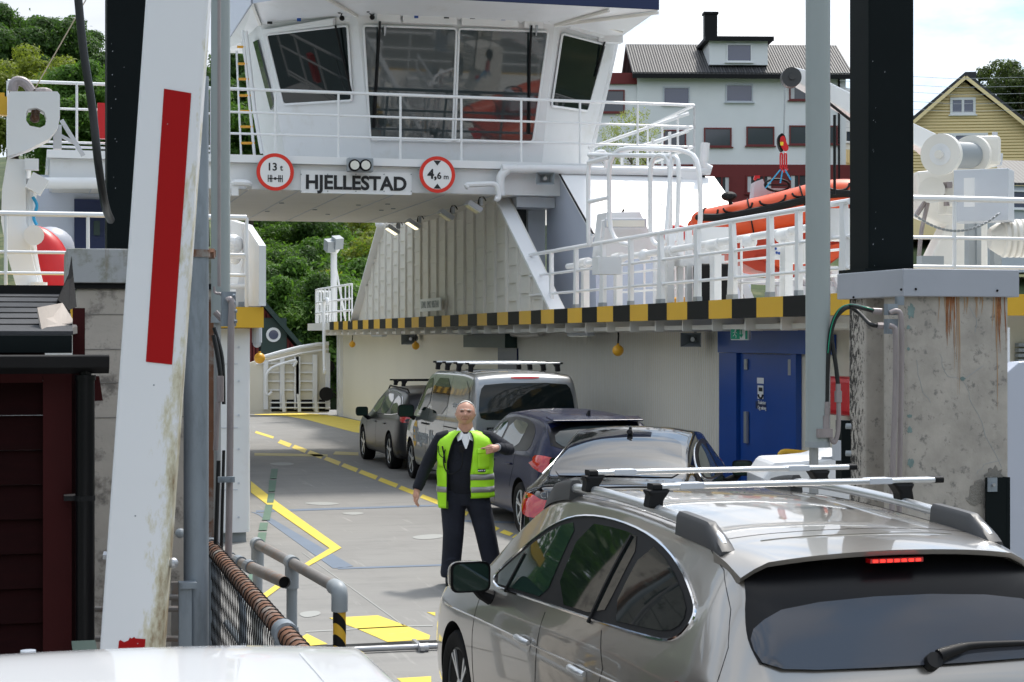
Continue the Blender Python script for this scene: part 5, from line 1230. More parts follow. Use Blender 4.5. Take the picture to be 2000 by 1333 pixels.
# right tower
def damp(m):
    t = M[m].node_tree; b = t.nodes['Principled BSDF']; co = t.nodes.new('ShaderNodeTexCoord'); sx = t.nodes.new('ShaderNodeSeparateXYZ'); t.links.new(co.outputs['Object'], sx.inputs[0])
    mp_ = t.nodes.new('ShaderNodeMapping'); mp_.inputs['Scale'].default_value = (1, 1, .45); t.links.new(co.outputs['Object'], mp_.inputs['Vector'])
    n = t.nodes.new('ShaderNodeTexNoise'); n.inputs['Scale'].default_value = 38; n.inputs['Detail'].default_value = 8; n.inputs['Roughness'].default_value = .75; t.links.new(mp_.outputs['Vector'], n.inputs['Vector'])
    def mr(src, a, b_, c, d): q = t.nodes.new('ShaderNodeMapRange'); q.inputs[1].default_value = a; q.inputs[2].default_value = b_; q.inputs[3].default_value = c; q.inputs[4].default_value = d; t.links.new(src, q.inputs[0]); return q.outputs[0]
    def mth(op, a, b_): q = t.nodes.new('ShaderNodeMath'); q.operation = op; t.links.new(a, q.inputs[0]); t.links.new(b_, q.inputs[1]); return q.outputs[0]
    ex = mth('ADD', mr(sx.outputs['X'], .30, .41, -.5, .06), mr(sx.outputs['Z'], 1.5, 2.1, 0, -.3)); ey = mr(sx.outputs['Y'], .12, .5, -.04, .14)
    inx = mr(sx.outputs['X'], -.399, -.395, 0, -1.); e2 = mth('ADD', ey, inx); e = mth('MAXIMUM', ex, e2); f = mth('ADD', n.outputs['Fac'], e)
    rp = t.nodes.new('ShaderNodeValToRGB'); rp.color_ramp.elements[0].position = .56; rp.color_ramp.elements[1].position = .62; t.links.new(f, rp.inputs['Fac'])
    old = b.inputs['Base Color'].links[0].from_socket; mx = t.nodes.new('ShaderNodeMixRGB'); t.links.new(rp.outputs['Color'], mx.inputs['Fac']); t.links.new(old, mx.inputs['Color1']); mx.inputs['Color2'].default_value = (.025, .022, .02, 1); t.links.new(mx.outputs['Color'], b.inputs['Base Color'])
damp('concrete')
rt_ = empty('concrete_pillar', (6.4, 12, 0), 'weathered concrete pillar with grey metal cap on the right, rust streaks below the cap', 'pillar')
g = MB()
g.prism([(6.0, PY0, -.5), (6.81, PY0, -.5), (6.81, 12.5, -.5), (6.0, 12.5, -.5), (6.0, 12.22, -.5), (6.14, 12.18, -.5), (6.14, 11.98, -.5), (6.0, 11.92, -.5)], (0, 0, 3.22)); g.build('shaft', 'concrete', rt_, bevel=.015)
g = MB(); pl = [(5.95, PY0 - .05), (6.87, PY0 - .05), (6.87, 12.60), (5.95, 12.60)]; g.prism([(x, y, 2.70) for x, y in pl], (0, 0, .195)); 
cp = g.build('cap', 'cap_metal', rt_, bevel=.006)
g = MB()
for px, py in ((1789, 565), (1948, 568)): p = onY(px, py, PY0 - .055); g.ball(p, .009, 8, 6)
for px, py in ((1667, 581), (1760, 566)): p = onX(px, py, 5.945); g.ball(p, .009, 8, 6)
g.build_parts('rivet', 'black', cp)
def blob(cx, cz, r0, r1, seed, Y_=PY0, th_=.003, n=26, X_=None):
    rr = random.Random(seed); pts = []
    for i in range(n):
        t = 2 * PI * i / n; q = 1 + rr.uniform(-.25, .25)
        pts.append(((cx + r0 * q * math.cos(t), Y_ - th_, cz + r1 * q * math.sin(t)) if X_ is None else (X_ - th_, cx + r0 * q * math.cos(t), cz + r1 * q * math.sin(t))))
    g = MB(); g.prism(pts, (0, th_ - .0005, 0) if X_ is None else (th_ - .0005, 0, 0)); return g
def streaks(name, px0, px1, py0, py1, n, m, seed, Y_=PY0):
    rr = random.Random(seed); g = MB()
    for i in range(n):
        px = rr.uniform(px0, px1); a = onY(px, py0, Y_); L_ = rr.uniform(.25, 1.) * (py1 - py0) / F * 12.8; w_ = rr.uniform(.0012, .0055); d = rr.uniform(-.01, .01)
        k = 7; l_, r_ = [], []; ph = rr.uniform(0, 6)
        for j in range(k + 1):
            t = j / k; x = a.x + d * t + .004 * math.sin(ph + 5 * t + i); hw_ = w_ * (1 - t) ** .7 * (1 + .4 * math.sin(ph * 3 + 9 * t)) + .0004
            l_.append((x - hw_, Y_ - .0025 - i * 4e-5, a.z - L_ * t)); r_.append((x + hw_, Y_ - .0025 - i * 4e-5, a.z - L_ * t))
        for j in range(k): g.poly([l_[j], r_[j], r_[j + 1], l_[j + 1]])
    return g.build(name, m, rt_)
mat('rust_a', (.33, .13, .05), .9, var=.5, vscale=25, alpha=None); mat('rust_b', (.40, .25, .14), .9)
streaks('rust_streak', 1848, 1868, 577, 690, 16, 'rust_a', 1); streaks('rust_streak', 1832, 1874, 577, 780, 7, 'rust_b', 2); streaks('rust_streak', 1905, 1918, 577, 640, 5, 'rust_b', 3)
streaks('rust_streak', 1944, 1964, 577, 700, 13, 'rust_a', 4); streaks('rust_streak', 1938, 1950, 577, 860, 6, 'rust_b', 5); streaks('rust_streak', 1880, 1892, 577, 620, 4, 'rust_b', 6)
g = MB(); g.b2((6.142, 11.99, 0), (6.146, 12.17, 2.69)); g.build('slot_stain', 'black_stain', rt_)
o = blob(6.58, onY(1880, 965, PY0).z, .10, .085, 4, th_=.004).build('plaster_scar', 'old_mortar', rt_)
c_ = onY(1941, 925, PY0); o = blob(c_.x, c_.z - .03, .075, .075, 9, th_=.004).build('plaster_scar', 'old_mortar', rt_)
mat('teal_paint', (.20, .28, .27), .8, var=.3, vscale=20)
for px, py, a, b, sd_ in ((1775, 608, .028, .05, 1), (1772, 640, .012, .015, 2), (1773, 813, .02, .012, 3), (1775, 840, .02, .022, 4), (1778, 905, .025, .03, 5), (1880, 740, .02, .014, 6), (1790, 935, .03, .02, 7), (1772, 682, .012, .012, 8)):
    p = onY(px, py, PY0); blob(max(p.x, 6.0 + a * 1.3), p.z, a, b, sd_, th_=.003).build('old_paint', 'teal_paint', rt_)
g = MB(); rr = random.Random(12)
for pts in ([(1835, 690), (1850, 735), (1885, 740), (1930, 710)], [(1880, 740), (1900, 790), (1935, 870), (1962, 925)], [(1905, 925), (1930, 905), (1966, 895)], [(1895, 600), (1910, 625), (1905, 660)], [(1790, 700), (1800, 760), (1825, 800)]):
    q = [onY(px + rr.uniform(-3, 3), py + rr.uniform(-3, 3), PY0 - .0005) for a_, b_ in zip(pts, pts[1:]) for px, py in [(a_[0] + (b_[0] - a_[0]) * t, a_[1] + (b_[1] - a_[1]) * t) for t in (0, .25, .5, .75)]]
    g.tube(q, .0018, 4)
g.build('crack', 'grey_paint', rt_)
# angle bracket low on the pillar
br = empty('steel_bracket', onY(1940, 1040, PY0 - .05), 'dark steel angle bracket bolted low on the right pillar edge', 'bracket')
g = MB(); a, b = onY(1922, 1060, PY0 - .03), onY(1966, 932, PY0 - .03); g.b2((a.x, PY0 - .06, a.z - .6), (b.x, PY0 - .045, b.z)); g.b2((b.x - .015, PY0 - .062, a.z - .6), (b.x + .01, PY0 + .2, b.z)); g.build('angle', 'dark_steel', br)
g = MB(); p = onY(1938, 947, PY0 - .07); g.box(p, (.075, .012, .1)); pl_ = g.build('washer_plate', 'galv', br); g = MB(); g.cyl(p, p + Vector((0, -.03, 0)), .013, 6); g.build_parts('bolt', 'zinc', pl_)
# steel columns standing on the pillars
def column(name, x0, y0, lab, right):
    e = empty(name, (x0 + .19, y0 + .17, 2.9), lab, 'column', 'dark steel columns of the lifting gantry')
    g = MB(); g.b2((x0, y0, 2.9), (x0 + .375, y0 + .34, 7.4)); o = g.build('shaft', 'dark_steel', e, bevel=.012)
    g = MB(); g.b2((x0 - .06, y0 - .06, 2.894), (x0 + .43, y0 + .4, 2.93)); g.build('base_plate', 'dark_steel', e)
    g = MB(); rr = random.Random(5 + right)
    for i in range(12):
        z = 2.4 + (rr.choice([.55, .5, .28, .6]) + rr.uniform(-.12, .12)) * 3.; x = x0 + rr.choice([.02, .03, .05, .1]) + rr.uniform(0, .04); s_ = rr.uniform(.0012, .004)
        g.poly([(x, y0 - .0012, z), (x + s_, y0 - .0012, z + s_ * .3), (x + s_ * 1.6, y0 - .0012, z + s_ * rr.uniform(1, 5)), (x + s_ * .4, y0 - .0012, z + s_ * 2)])
    g.build('paint_chips', 'cool_grey', e)
column('steel_column', 6.12, 12.4, 'dark steel column standing on the right concrete pillar', 1)
column('steel_column', .49, 12.4, 'dark steel column behind the raised barrier, on the left concrete pillar', 0)
# left tower
lp = empty('concrete_pillar', (.7, 12, 0), 'peeling concrete pillar with stained metal cap behind the raised barrier', 'pillar')
g = MB(); g.b2((.27, PY0, -.5), (1.11, 12.4, 2.72)); g.build('shaft', 'concrete_dirty', lp, bevel=.015)
g = MB()
for z in (1.9, 2.12, 2.33, 2.55): g.b2((.272, PY0 - .003, z), (1.108, PY0 + .001, z + .006))
g.build('shutter_line', 'old_mortar', lp)
g = MB(); g.b2((.21, PY0 - .05, 2.75), (1.17, 12.5, 2.965)); g.build('cap', 'cap_dirty', lp, bevel=.006)
g = MB(); g.b2((.24, PY0 - .02, 2.715), (1.14, 12.45, 2.749)); g.build('cap_shadow_gap', 'black', lp)
g = MB(); g.b2((1.085, PY0 - .02, 0.9), (1.125, PY0 + .05, 2.65)); g.build('rusty_edge_strip', 'rusty', lp)
# grey hydraulic cylinders with their rods
def ram(c, r, ztop, zbot, lab, zr):
    e = empty('hydraulic_cylinder', (c.x, c.y, zr), lab, 'cylinder', 'hydraulic lifting cylinders')
    g = MB(); g.cyl((c.x, c.y, zbot), (c.x, c.y, ztop), r, 36); g.build('barrel', 'grey_tube', e, smooth=True)
    g = MB(); g.cyl((c.x, c.y, zbot - .02), (c.x, c.y, zbot + .02), r * 1.03, 36); g.build('end_ring', 'grey_paint', e, smooth=True)
    g = MB(); g.cyl((c.x - r * .35, c.y, zr), (c.x - r * .35, c.y, zbot), r * .38, 20); g.build('rod', 'zinc', e, smooth=True)
    return e
c = P(1597, 600, 12.36); ram(c, .083, 6.5, P(1597, 868, 12.36).z, 'grey vertical hydraulic cylinder in front of the blue door on the right', .1)
c = P(431, 600, 11.3); ram(c, .06, 6.5, 2.52, 'grey vertical hydraulic cylinder just right of the raised barrier', .1)
g = MB(); g.tube([P(1617, -200, 12.5), P(1617, 400, 12.5), P(1617, 850, 12.5)], .017, 10); tag(g.build('guide_pipe', 'pinkish', smooth=True), 'thin weathered pipe running down beside the right grey cylinder', 'pipe')
g = MB(); g.tube([P(428, -200, 11.15), P(428, 560, 11.15)], .011, 8); tag(g.build('guide_pipe', 'pinkish', smooth=True), 'thin weathered pipe clipped along the left grey cylinder', 'pipe')
# hoses and pipes on the right pillar
hs = empty('hydraulic_hose', P(1635, 800, 12.4), 'black hydraulic hoses looping from the right pillar to the grey cylinder', 'hose')
D1 = 12.3
g = MB(); g.tube(smooth_path([P(1708, 608, 12.1), P(1690, 603, 12.1), P(1662, 598, D1), P(1640, 608, D1), P(1625, 640, D1), P(1617, 700, D1), P(1614, 790, D1)], 6), .017, 10)
g.tube(smooth_path([P(1712, 637, 12.1), P(1698, 632, 12.1), P(1676, 610, D1), P(1655, 601, D1), P(1632, 622, D1), P(1624, 655, D1), P(1632, 710, D1), P(1637, 755, D1)], 6), .015, 10); g.build('hose', 'hose', hs, smooth=True)
g = MB(); g.tube(smooth_path([P(1706, 606, 12.08), P(1690, 600.5, 12.08), P(1662, 595, D1 - .02), P(1640, 604, D1 - .02), P(1624, 638, D1 - .02), P(1617, 690, D1 - .02)], 6), .0035, 5); g.build('hose_stripe', 'sign_green', hs)
g = MB()
for a, b, r in (((1704, 608), (1722, 609), .022), ((1714, 637), (1728, 637), .024), ((1614, 785), (1614, 797), .021), ((1614, 797), (1614, 812), .025), ((1637, 750), (1637, 764), .018), ((1637, 764), (1637, 786), .026)):
    g.cyl(P(*a, 12.1 if a[0] > 1700 else D1), P(*b, 12.1 if b[0] > 1700 else D1), r, 6 if r > .022 else 12)
g.cyl(P(1612, 812, D1), P(1612, 845, D1), .03, 8); g.box(P(1608, 846, D1), (.11, .07, .06)); g.tube(smooth_path([P(1638, 786, D1), P(1637, 840, D1), P(1630, 864, D1), P(1622, 855, D1), P(1612, 830, D1)], 6), .017, 8); g.build_parts('fitting', 'pinkish', hs)
g = MB(); g.box(P(1740, 605, 12.05), (.075, .06, .075)); g.box(P(1740, 638, 12.05), (.075, .06, .10)); g.box(P(1757, 588, 12.1), (.05, .04, .06)); g.build('clamp_block', 'galv', hs)
g = MB(); g.tube(smooth_path([P(1738, 612, 12.0), P(1752, 608, 12.0), P(1760, 622, 12.0), P(1761, 700, 12.0), P(1757, 930, 12.0), P(1756, 1060, 12.0)], 5), .018, 10); g.tube(smooth_path([P(1737, 637, 11.95), P(1745, 640, 11.95), P(1749, 655, 11.95), P(1749, 760, 11.95), P(1743, 930, 11.95), P(1742, 1060, 11.95)], 5), .019, 10)
tag(g.build('hydraulic_pipe', 'pinkish', smooth=True), 'pair of weathered steel pipes running down the right pillar', 'pipe')
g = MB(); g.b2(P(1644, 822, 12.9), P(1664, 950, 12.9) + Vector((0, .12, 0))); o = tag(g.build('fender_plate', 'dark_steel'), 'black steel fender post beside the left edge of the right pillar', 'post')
g = MB()
for y in (833, 886): g.cyl(P(1652, y, 12.8), P(1662, y, 12.8), .02, 8)
g.build_parts('bolt', 'grey_paint', o)
g = MB(); g.box(P(1634, 880, 12.6), (.05, .04, .14)); g.b2(P(1606, 893, 12.6), P(1642, 898, 12.6) + Vector((0, .05, 0))); tag(g.build('pipe_support', 'cool_grey'), 'small pale support block at the foot of the right hoses', 'support')
# hoses and pipes left of the lane
h2 = empty('hydraulic_hose', P(430, 800, 11), 'black hydraulic hose and fittings hanging right of the galvanised pole', 'hose')
g = MB(); g.tube(smooth_path([P(417, 655, 11), P(424, 690, 11), P(430, 730, 11), P(432, 770, 11)], 6), .014, 8); g.tube(smooth_path([P(418, 640, 11.05), P(434, 700, 11.05), P(437, 790, 11.05)], 6), .012, 8); g.build('hose', 'hose', h2, smooth=True)
g = MB(); g.cyl(P(430, 735, 10.95), P(430, 785, 10.95), .022, 8); g.cyl(P(426, 785, 10.95), P(421, 880, 10.95), .016, 8); g.tube(smooth_path([P(418, 560, 11), P(420, 572, 11), P(432, 575, 11), P(436, 588, 11)], 4), .008, 6); g.cyl(P(420, 610, 11), P(434, 625, 11), .018, 8); g.build_parts('fitting', 'pinkish', h2)
g = MB(); g.box(P(446, 588, 10.95), (.085, .06, .11)); g.box(P(446, 622, 10.95), (.09, .06, .10)); 
for x, y in ((455, 578), (455, 592), (458, 608), (458, 628)): g.cyl(P(x, y, 10.9), P(x + 5, y, 10.9), .011, 6)
g.build('clamp_block', 'galv', h2)
g = MB(); g.tube(smooth_path([P(444, 588, 10.9), P(450, 586, 10.9), P(453, 600, 10.9), P(451, 660, 10.9), P(449, 900, 10.9), P(446, 1095, 10.9)], 6), .021, 10); tag(g.build('hydraulic_pipe', 'pinkish', smooth=True), 'weathered steel pipe running down past the white casing on the left', 'pipe')
g = MB(); g.tube([P(437, 880, 11), P(432, 1090, 11)], .010, 8); g.tube([P(427, 900, 11), P(421, 1070, 11)], .013, 8); tag(g.build('thin_pipe', 'hose'), 'two thin dark pipes left of the weathered steel pipe', 'pipe')
g = MB(); g.box(P(442, 937, 10.85), (.10, .03, .035)); 
for x in (437, 452): g.cyl(P(x, 937, 10.83), P(x, 937, 10.8), .01, 8)
tag(g.build('pipe_clamp', 'galv'), 'small blue-grey pipe clamp with two bolts on the left pipes', 'clamp')
# galvanised pole
gp = empty('galvanised_pole', P(383, 1262, 9.5), 'tall blue-grey galvanised pole beside the raised barrier', 'pole')
bx = P(383, 600, 9.5); g = MB(); g.cyl((bx.x, bx.y, .2), (bx.x, bx.y, P(0, 150, 9.5).z), .066, 28); g.build('tube', 'galv', gp, smooth=True)
g = MB(); c = P(366, 1142, 9.4); g.b2((c.x - .045, c.y - .03, 0), (c.x + .02, c.y + .03, c.z)); g.box((c.x, c.y - .01, c.z), (.09, .09, .03)); g.build('sleeve', 'galv', gp)
g = MB(); z = P(0, 496, 9.5).z; g.cyl((bx.x, bx.y, z - .02), (bx.x, bx.y, z + .02), .075, 24); g.bar((bx.x, bx.y, z), P(417, 496, 9.6), .04, .036); g.cyl(P(408, 496, 9.55), P(419, 496, 9.55), .028, 6); g.build('strap', 'rusty', gp)
# barrier
bo = P(259, 1275, 7.8); Mx = Matrix.Rotation(-TH, 3, 'Z') @ Matrix.Rotation(R(4.04), 3, 'Y')
be = bpy.data.objects.new('barrier_boom', None); 
def loc_obj(name, g, m, par=None, **k):
    me_ = g.build(name, m, None, org=(0, 0, 0), **k)
    if par is None: me_.location = bo; me_.rotation_euler = Mx.to_euler()
    else: me_.parent = par
    return me_
g = MB(); g.prism(rpoly([(-.136, -.05, -.95), (.136, -.05, -.95), (.136, .05, -.95), (-.136, .05, -.95)], .02, 4), (0, 0, 6.2)); bm_ = loc_obj('barrier_boom', g, 'boom_white', smooth=True, sharp=30)
tag(bm_, 'raised white barrier boom with red bands and green grime down its right side', 'barrier'); ORG[bm_.name] = bo.copy()
s_ = F / 7.8 
def bz(py): return (1275 - py) / s_ 
g = MB(); g.prism([(-.021, -.0515, bz(706)), (.093, -.0515, bz(708)), (.093, -.0515, bz(180)), (-.026, -.0515, bz(175))], (0, -.0015, 0)); loc_obj('red_band', g, 'boom_red', bm_)
g = MB(); rp = [(-.055, -.03), (.06, -.03), (.062, .072), (.018, .072), (.012, .078), (.002, .07), (-.006, .074), (-.012, .06), (-.03, .052), (-.046, .06), (-.052, .055)]
g.prism([(x, -.0515, z) for x, z in rp], (0, -.0015, 0)); loc_obj('red_band', g, 'boom_red', bm_)
g = MB(); g.prism([(x, -.0531, z) for x, z in [(-.004, -.03), (.02, -.03), (.012, .01), (.006, .03), (.0, .012)]], (0, -.0008, 0)); loc_obj('peeled_patch', g, 'sign_white', bm_)
g = MB(); g.cyl((-.137, 0, bz(1090)), (-.155, 0, bz(1090)), .02, 6); g.ball((.148, 0, bz(1095)), .024, 12, 8); g.build('x', 'zinc', None, org=(0, 0, 0)); q = bpy.data.objects['x']; q.name = 'pivot_bolt'; q.parent = bm_
g = MB()
for x, z in ((.02, 1.17), (-.02, .6), (.0, 2.3), (.05, 2.9), (.03, .05)): g.ball((x, -.05, z), .004, 8, 6)
loc_obj('rivet', g, 'grey_paint', bm_)
# hanging black cable at top left
g = MB(); g.tube(smooth_path([P(148, -60, 11), P(153, 0, 11), P(163, 100, 11), P(180, 210, 11), (P(192, 320, 11)), P(205, 400, 11.2), P(216, 430, 11.6)], 8), .026, 12); tag(g.build('hanging_cable', 'hose', smooth=True), 'thick black cable hanging down to the left dark column', 'cable')
# ------------------------------------------------------------------ red shed
YSH = 9.2
sh = empty('red_shed', onY(60, 1285, YSH), 'dark red wooden shed with slate roof, black gutter and downpipe at lower left', 'shed')
def S(px, py, dy=0.): return onY(px, py, YSH + dy)
zb0 = 0.3; xr_ = S(140, 700).x
g = MB(); z = zb0
while z < 2.28: g.prism([(-4.5, YSH + .02, z), (-4.5, YSH + .045, z + .168), (S(88, 700).x, YSH + .045, z + .168), (S(88, 700).x, YSH + .02, z)], (0, .05, 0)); z += .172
g.build('wall', 'shed_red_shaded', sh)
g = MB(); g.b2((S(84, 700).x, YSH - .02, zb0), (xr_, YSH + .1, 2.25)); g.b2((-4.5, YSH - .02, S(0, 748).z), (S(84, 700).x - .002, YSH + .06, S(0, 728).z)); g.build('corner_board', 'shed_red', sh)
g = MB(); g.b2((xr_ - .02, YSH + .102, zb0), (xr_ + .06, YSH + 1.3, 2.3)); g.build('side_wall', 'shed_red_shaded', sh)
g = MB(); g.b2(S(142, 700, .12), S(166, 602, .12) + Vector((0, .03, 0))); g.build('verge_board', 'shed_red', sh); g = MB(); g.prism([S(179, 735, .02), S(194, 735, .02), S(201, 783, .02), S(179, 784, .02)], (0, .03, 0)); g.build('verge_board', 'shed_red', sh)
ze = S(0, 655).z
g = MB(); g.prism([(-4.5, YSH - .08, ze), (S(142, 655).x, YSH - .08, ze), (S(142, 655).x, YSH + 1.25, 2.64), (-4.5, YSH + 1.25, 2.64)], (0, 0, .02)); rf = g.build('roof', 'slate', sh)
g = MB()
for i in range(1, 7): t = i / 7; g.b2((-4.5, YSH - .08 + 1.33 * t, ze + (2.64 - ze) * t + .012), (S(142, 655).x, YSH - .06 + 1.33 * t, ze + (2.64 - ze) * t + .026))
g.build('shingle_edge', 'black', rf)
g = MB(); g.b2((-4.5, YSH + 1.2, 2.63), (S(150, 600).x, YSH + 1.32, 2.70)); g.build('ridge_cap', 'black', rf)
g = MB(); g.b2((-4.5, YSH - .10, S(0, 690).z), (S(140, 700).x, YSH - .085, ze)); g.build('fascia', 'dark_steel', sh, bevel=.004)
g = MB(); zg = S(0, 710).z; pr = [( -.02, -.045), (.05, -.05), (.10, -.02), (.115, .035), (.10, .045), (.085, .02), (.0, .03)]
x0g, x1g = -4.5, S(212, 700, -.1).x; g.prism([(x0g, YSH - .11 - a, zg + b) for a, b in pr], (x1g - x0g, 0, 0)); gt = g.build_parts('gutter', 'black', sh, bevel=.004)
g = MB(); c = S(166, 735, -.15); g.cyl((c.x, c.y, zb0), (c.x, c.y, c.z), .047, 20); g.cyl((c.x, c.y, c.z - .02), (c.x, c.y, c.z + .005), .053, 20); g.tube(smooth_path([c + Vector((0, 0, -.0)), c + Vector((-.0, 0, .05)), c + Vector((-.05, .02, .06)), c + Vector((-.12, .03, .06))], 4), .03, 8); g.build('downpipe', 'black_gloss', sh, smooth=True)
g = MB(); z = S(0, 972).z; g.cyl((c.x, c.y, z - .012), (c.x, c.y, z + .012), .05, 16); g.b2((c.x - .10, c.y, z - .012), (c.x, c.y + .12, z + .012)); g.build('pipe_clip', 'black', sh)
g = MB(); g.prism([S(105, 612, .5), S(112, 585, .5), S(134, 535, .9), S(140, 500, 1.), S(143, 535, 1.), S(150, 600, .6), S(135, 606, .5)], (0, .04, .0)); g.build('flashing', 'rubber', sh)
g = MB(); q = [S(73, 601, .1), S(122, 592, .4), S(151, 638, .1), S(83, 652, -.05)]; g.prism(q, (0, 0, -.035)); tag(g.build('loose_plank', 'plank'), 'short weathered board lying on the edge of the shed roof', 'board')
g = MB(); c = P(55, 1286, 6.9); g.cyl(c, c + Vector((0, 0, .03)), .03, 12); tag(g.build('pale_knob', 'cool_grey'), 'small pale knob showing over the white car roof at lower left', 'knob')
g = MB(); g.b2(P(143, 1284, 8), P(192, 1279, 8) + Vector((0, .4, 0))); tag(g.build('green_ledge', 'dark_green'), 'thin green ledge at the foot of the black downpipe', 'ledge')
# lower pipes behind the barrier
g = MB()
for py in (1190, 1248): g.cyl(P(138, py, 10.4), P(356, py, 10.4), .018, 10)
g.cyl(P(325, 1167, 10.6), P(356, 1167, 10.6), .018, 10); g.b2(P(335, 1138, 10.6), P(352, 1270, 10.6) + Vector((0, .05, 0))); tag(g.build('low_rail', 'pipe_weathered'), 'low weathered pipe rails behind the foot of the raised barrier', 'railing')
g = MB(); c = P(352, 1042, 10.6); g.ball(c, .03, 12, 8); tag(g.build('round_boss', 'grey_paint'), 'small dark round boss on the pillar left of the galvanised pole', 'boss')
# fence with rusty wire-wrapped top pipe and mesh
XF = 1.08; fe = empty('mesh_fence', (XF, 9.3, 0), 'wire mesh fence under a rusty pipe wound with wire, beside the white car', 'fence')
Zt = 1.10; g = MB(); g.cyl((XF, 6.9, Zt), (XF, 11.4, Zt), .042, 18); pipe_ = g.build('top_pipe', 'rusty', fe, smooth=True)
g = MB(); y = 6.95
pts = []
n_ = 46
for i in range(n_ * 10): t = i / 10; a = 2 * PI * t; pts.append((XF + .045 * math.cos(a), 6.95 + t * .097, Zt + .045 * math.sin(a)))
g.tube(pts, .0032, 4); g.build('wire_winding', 'black', pipe_)
g = MB(); cw, ch_ = .085, .095; y0_, y1_ = 6.95, 11.3; nz = int(1.0 / ch_)
for j in range(nz):
    z = Zt - .05 - j * ch_; off = (j % 2) * cw / 2; y = y0_ + off
    while y < y1_:
        p = Vector((XF, y, z)); h = ch_ * .62
        for dy in (-cw / 2, cw / 2): g.bar(p, p + Vector((0, dy, -ch_)), .0035, .0035)
        y += cw
g.build('wire_mesh', 'black', fe)
g = MB(); 
for px_, in ((7.9,), (11.3,)):
    g.cyl((XF, px_, -.1), (XF, px_, Zt - .0), .034, 16); g.cyl((XF, px_, Zt - .09), (XF, px_, Zt + .0), .048, 16); g.cyl((XF, px_ - .06, Zt), (XF, px_ + .06, Zt), .056, 16)
g.build_parts('post', 'galv', fe, smooth=True)
g = MB()
for zz, ym in ((.92, 10.6), (.62, 10.2)): g.tube(smooth_path([(XF + .1, 11.3, zz), (XF + .1, ym, zz), (XF + .1, ym - .14, zz - .05), (XF + .1, ym - .18, zz - .2), (XF + .1, ym - .18, -.1)], 5), .022, 10)
tag(g.build('hoop_rail', 'galv', org=(XF + .1, 11, 0), smooth=True), 'two bent galvanised pipe hoops behind the wire mesh', 'railing')
# pedestrian handrail with taped end post
hr = empty('pipe_handrail', (1.6, 11, 0), 'weathered pipe handrail with elbow fittings and a hazard-taped end post', 'railing')
A_, Bm, Cf = P(663, 1150, 10.0), P(570, 1098, 11.2), P(503, 1064, 12.2)
A_.z = Bm.z = Cf.z = 1.0
g = MB(); g.tube([A_ + Vector((0, 0, .0)), Bm, Cf], .034, 16); g.build('top_rail', 'pipe_weathered', hr, smooth=True)
g = MB(); lo = Vector((0, 0, -.48)); g.tube([A_ + lo * 1.0 + (A_ - Bm).normalized() * .0, Bm + lo, Cf + lo], .032, 14); g.build('lower_rail', 'galv', hr, smooth=True)
g = MB(); g.cyl(Vector((Cf.x, Cf.y, -.1)), Cf, .034, 14); g.build_parts('post', 'grey_paint', hr, smooth=True)
g = MB(); g.cyl(Vector((Bm.x, Bm.y, -.1)), Bm, .034, 14); g.build_parts('post', 'grey_paint', hr, smooth=True)
g = MB(); zz = .86; k = 0
g.cyl(Vector((A_.x, A_.y, -.1)), A_ + Vector((0, 0, -.1)), .036, 28); tp = g.build('taped_post', 'haz_yellow', hr, smooth=True)
g = MB(); zz = .88
while zz > -.05:                         # spiral black tape bands
    n_ = 28; lo_, hi_ = [], []
    for i in range(n_ + 1):
        t = 2 * PI * i / n_; s2 = .045 * (1 - math.cos(t + .6)); lo_.append((A_.x + .0368 * math.cos(t - 1.9), A_.y + .0368 * math.sin(t - 1.9), zz - s2)); hi_.append((A_.x + .0368 * math.cos(t - 1.9), A_.y + .0368 * math.sin(t - 1.9), zz - s2 - .062))
    for i in range(n_): g.poly([lo_[i], lo_[i + 1], hi_[i + 1], hi_[i]])
    zz -= .125
g.build('black_tape', 'haz_black', tp)
g = MB()
dA = (Bm - A_).normalized()
g.tube(smooth_path([A_ + dA * .13, A_ + dA * .05, A_ + Vector((0, 0, -.02)), A_ + Vector((0, 0, -.12))], 6), .046, 16)
for q in (Bm, Cf):
    g.cyl(q - dA * .05, q + dA * .05, .045, 16); g.cyl(q + Vector((0, 0, -.16)), q + Vector((0, 0, -.0)), .044, 16); g.ball(q + Vector((-.02, -.045, -.11)), .012, 8, 6)
    g.cyl(q + lo - dA * .05, q + lo + dA * .05, .044, 16); g.cyl(q + lo + Vector((0, 0, -.08)), q + lo + Vector((0, 0, .08)), .043, 16)
g.build_parts('elbow_fitting', 'grey_paint', hr, smooth=True)
sr = empty('short_rail', P(505, 1130, 11.4), 'short open-ended pipe rail left of the pipe handrail', 'railing')
a, b = P(452, 1091, 12.0), P(556, 1138, 10.9); g = MB(); g.tube([a, a.lerp(b, .35)], .03, 14); g.tube([a.lerp(b, .35), b], .037, 14, cap=False); g.build('pipe', 'pipe_weathered', sr, smooth=True)
g = MB(); d = (b - a).normalized(); g.cyl(b - d * .03, b - d * .028, .036, 14); g.build('dark_bore', 'black', sr)
g = MB(); g.cyl(a.lerp(b, .12), a.lerp(b, .2), .042, 14); g.cyl(a.lerp(b, .33), a.lerp(b, .4), .044, 14); g.tube([a, P(440, 1088, 12.05)], .04, 12); g.build_parts('collar', 'galv', sr)
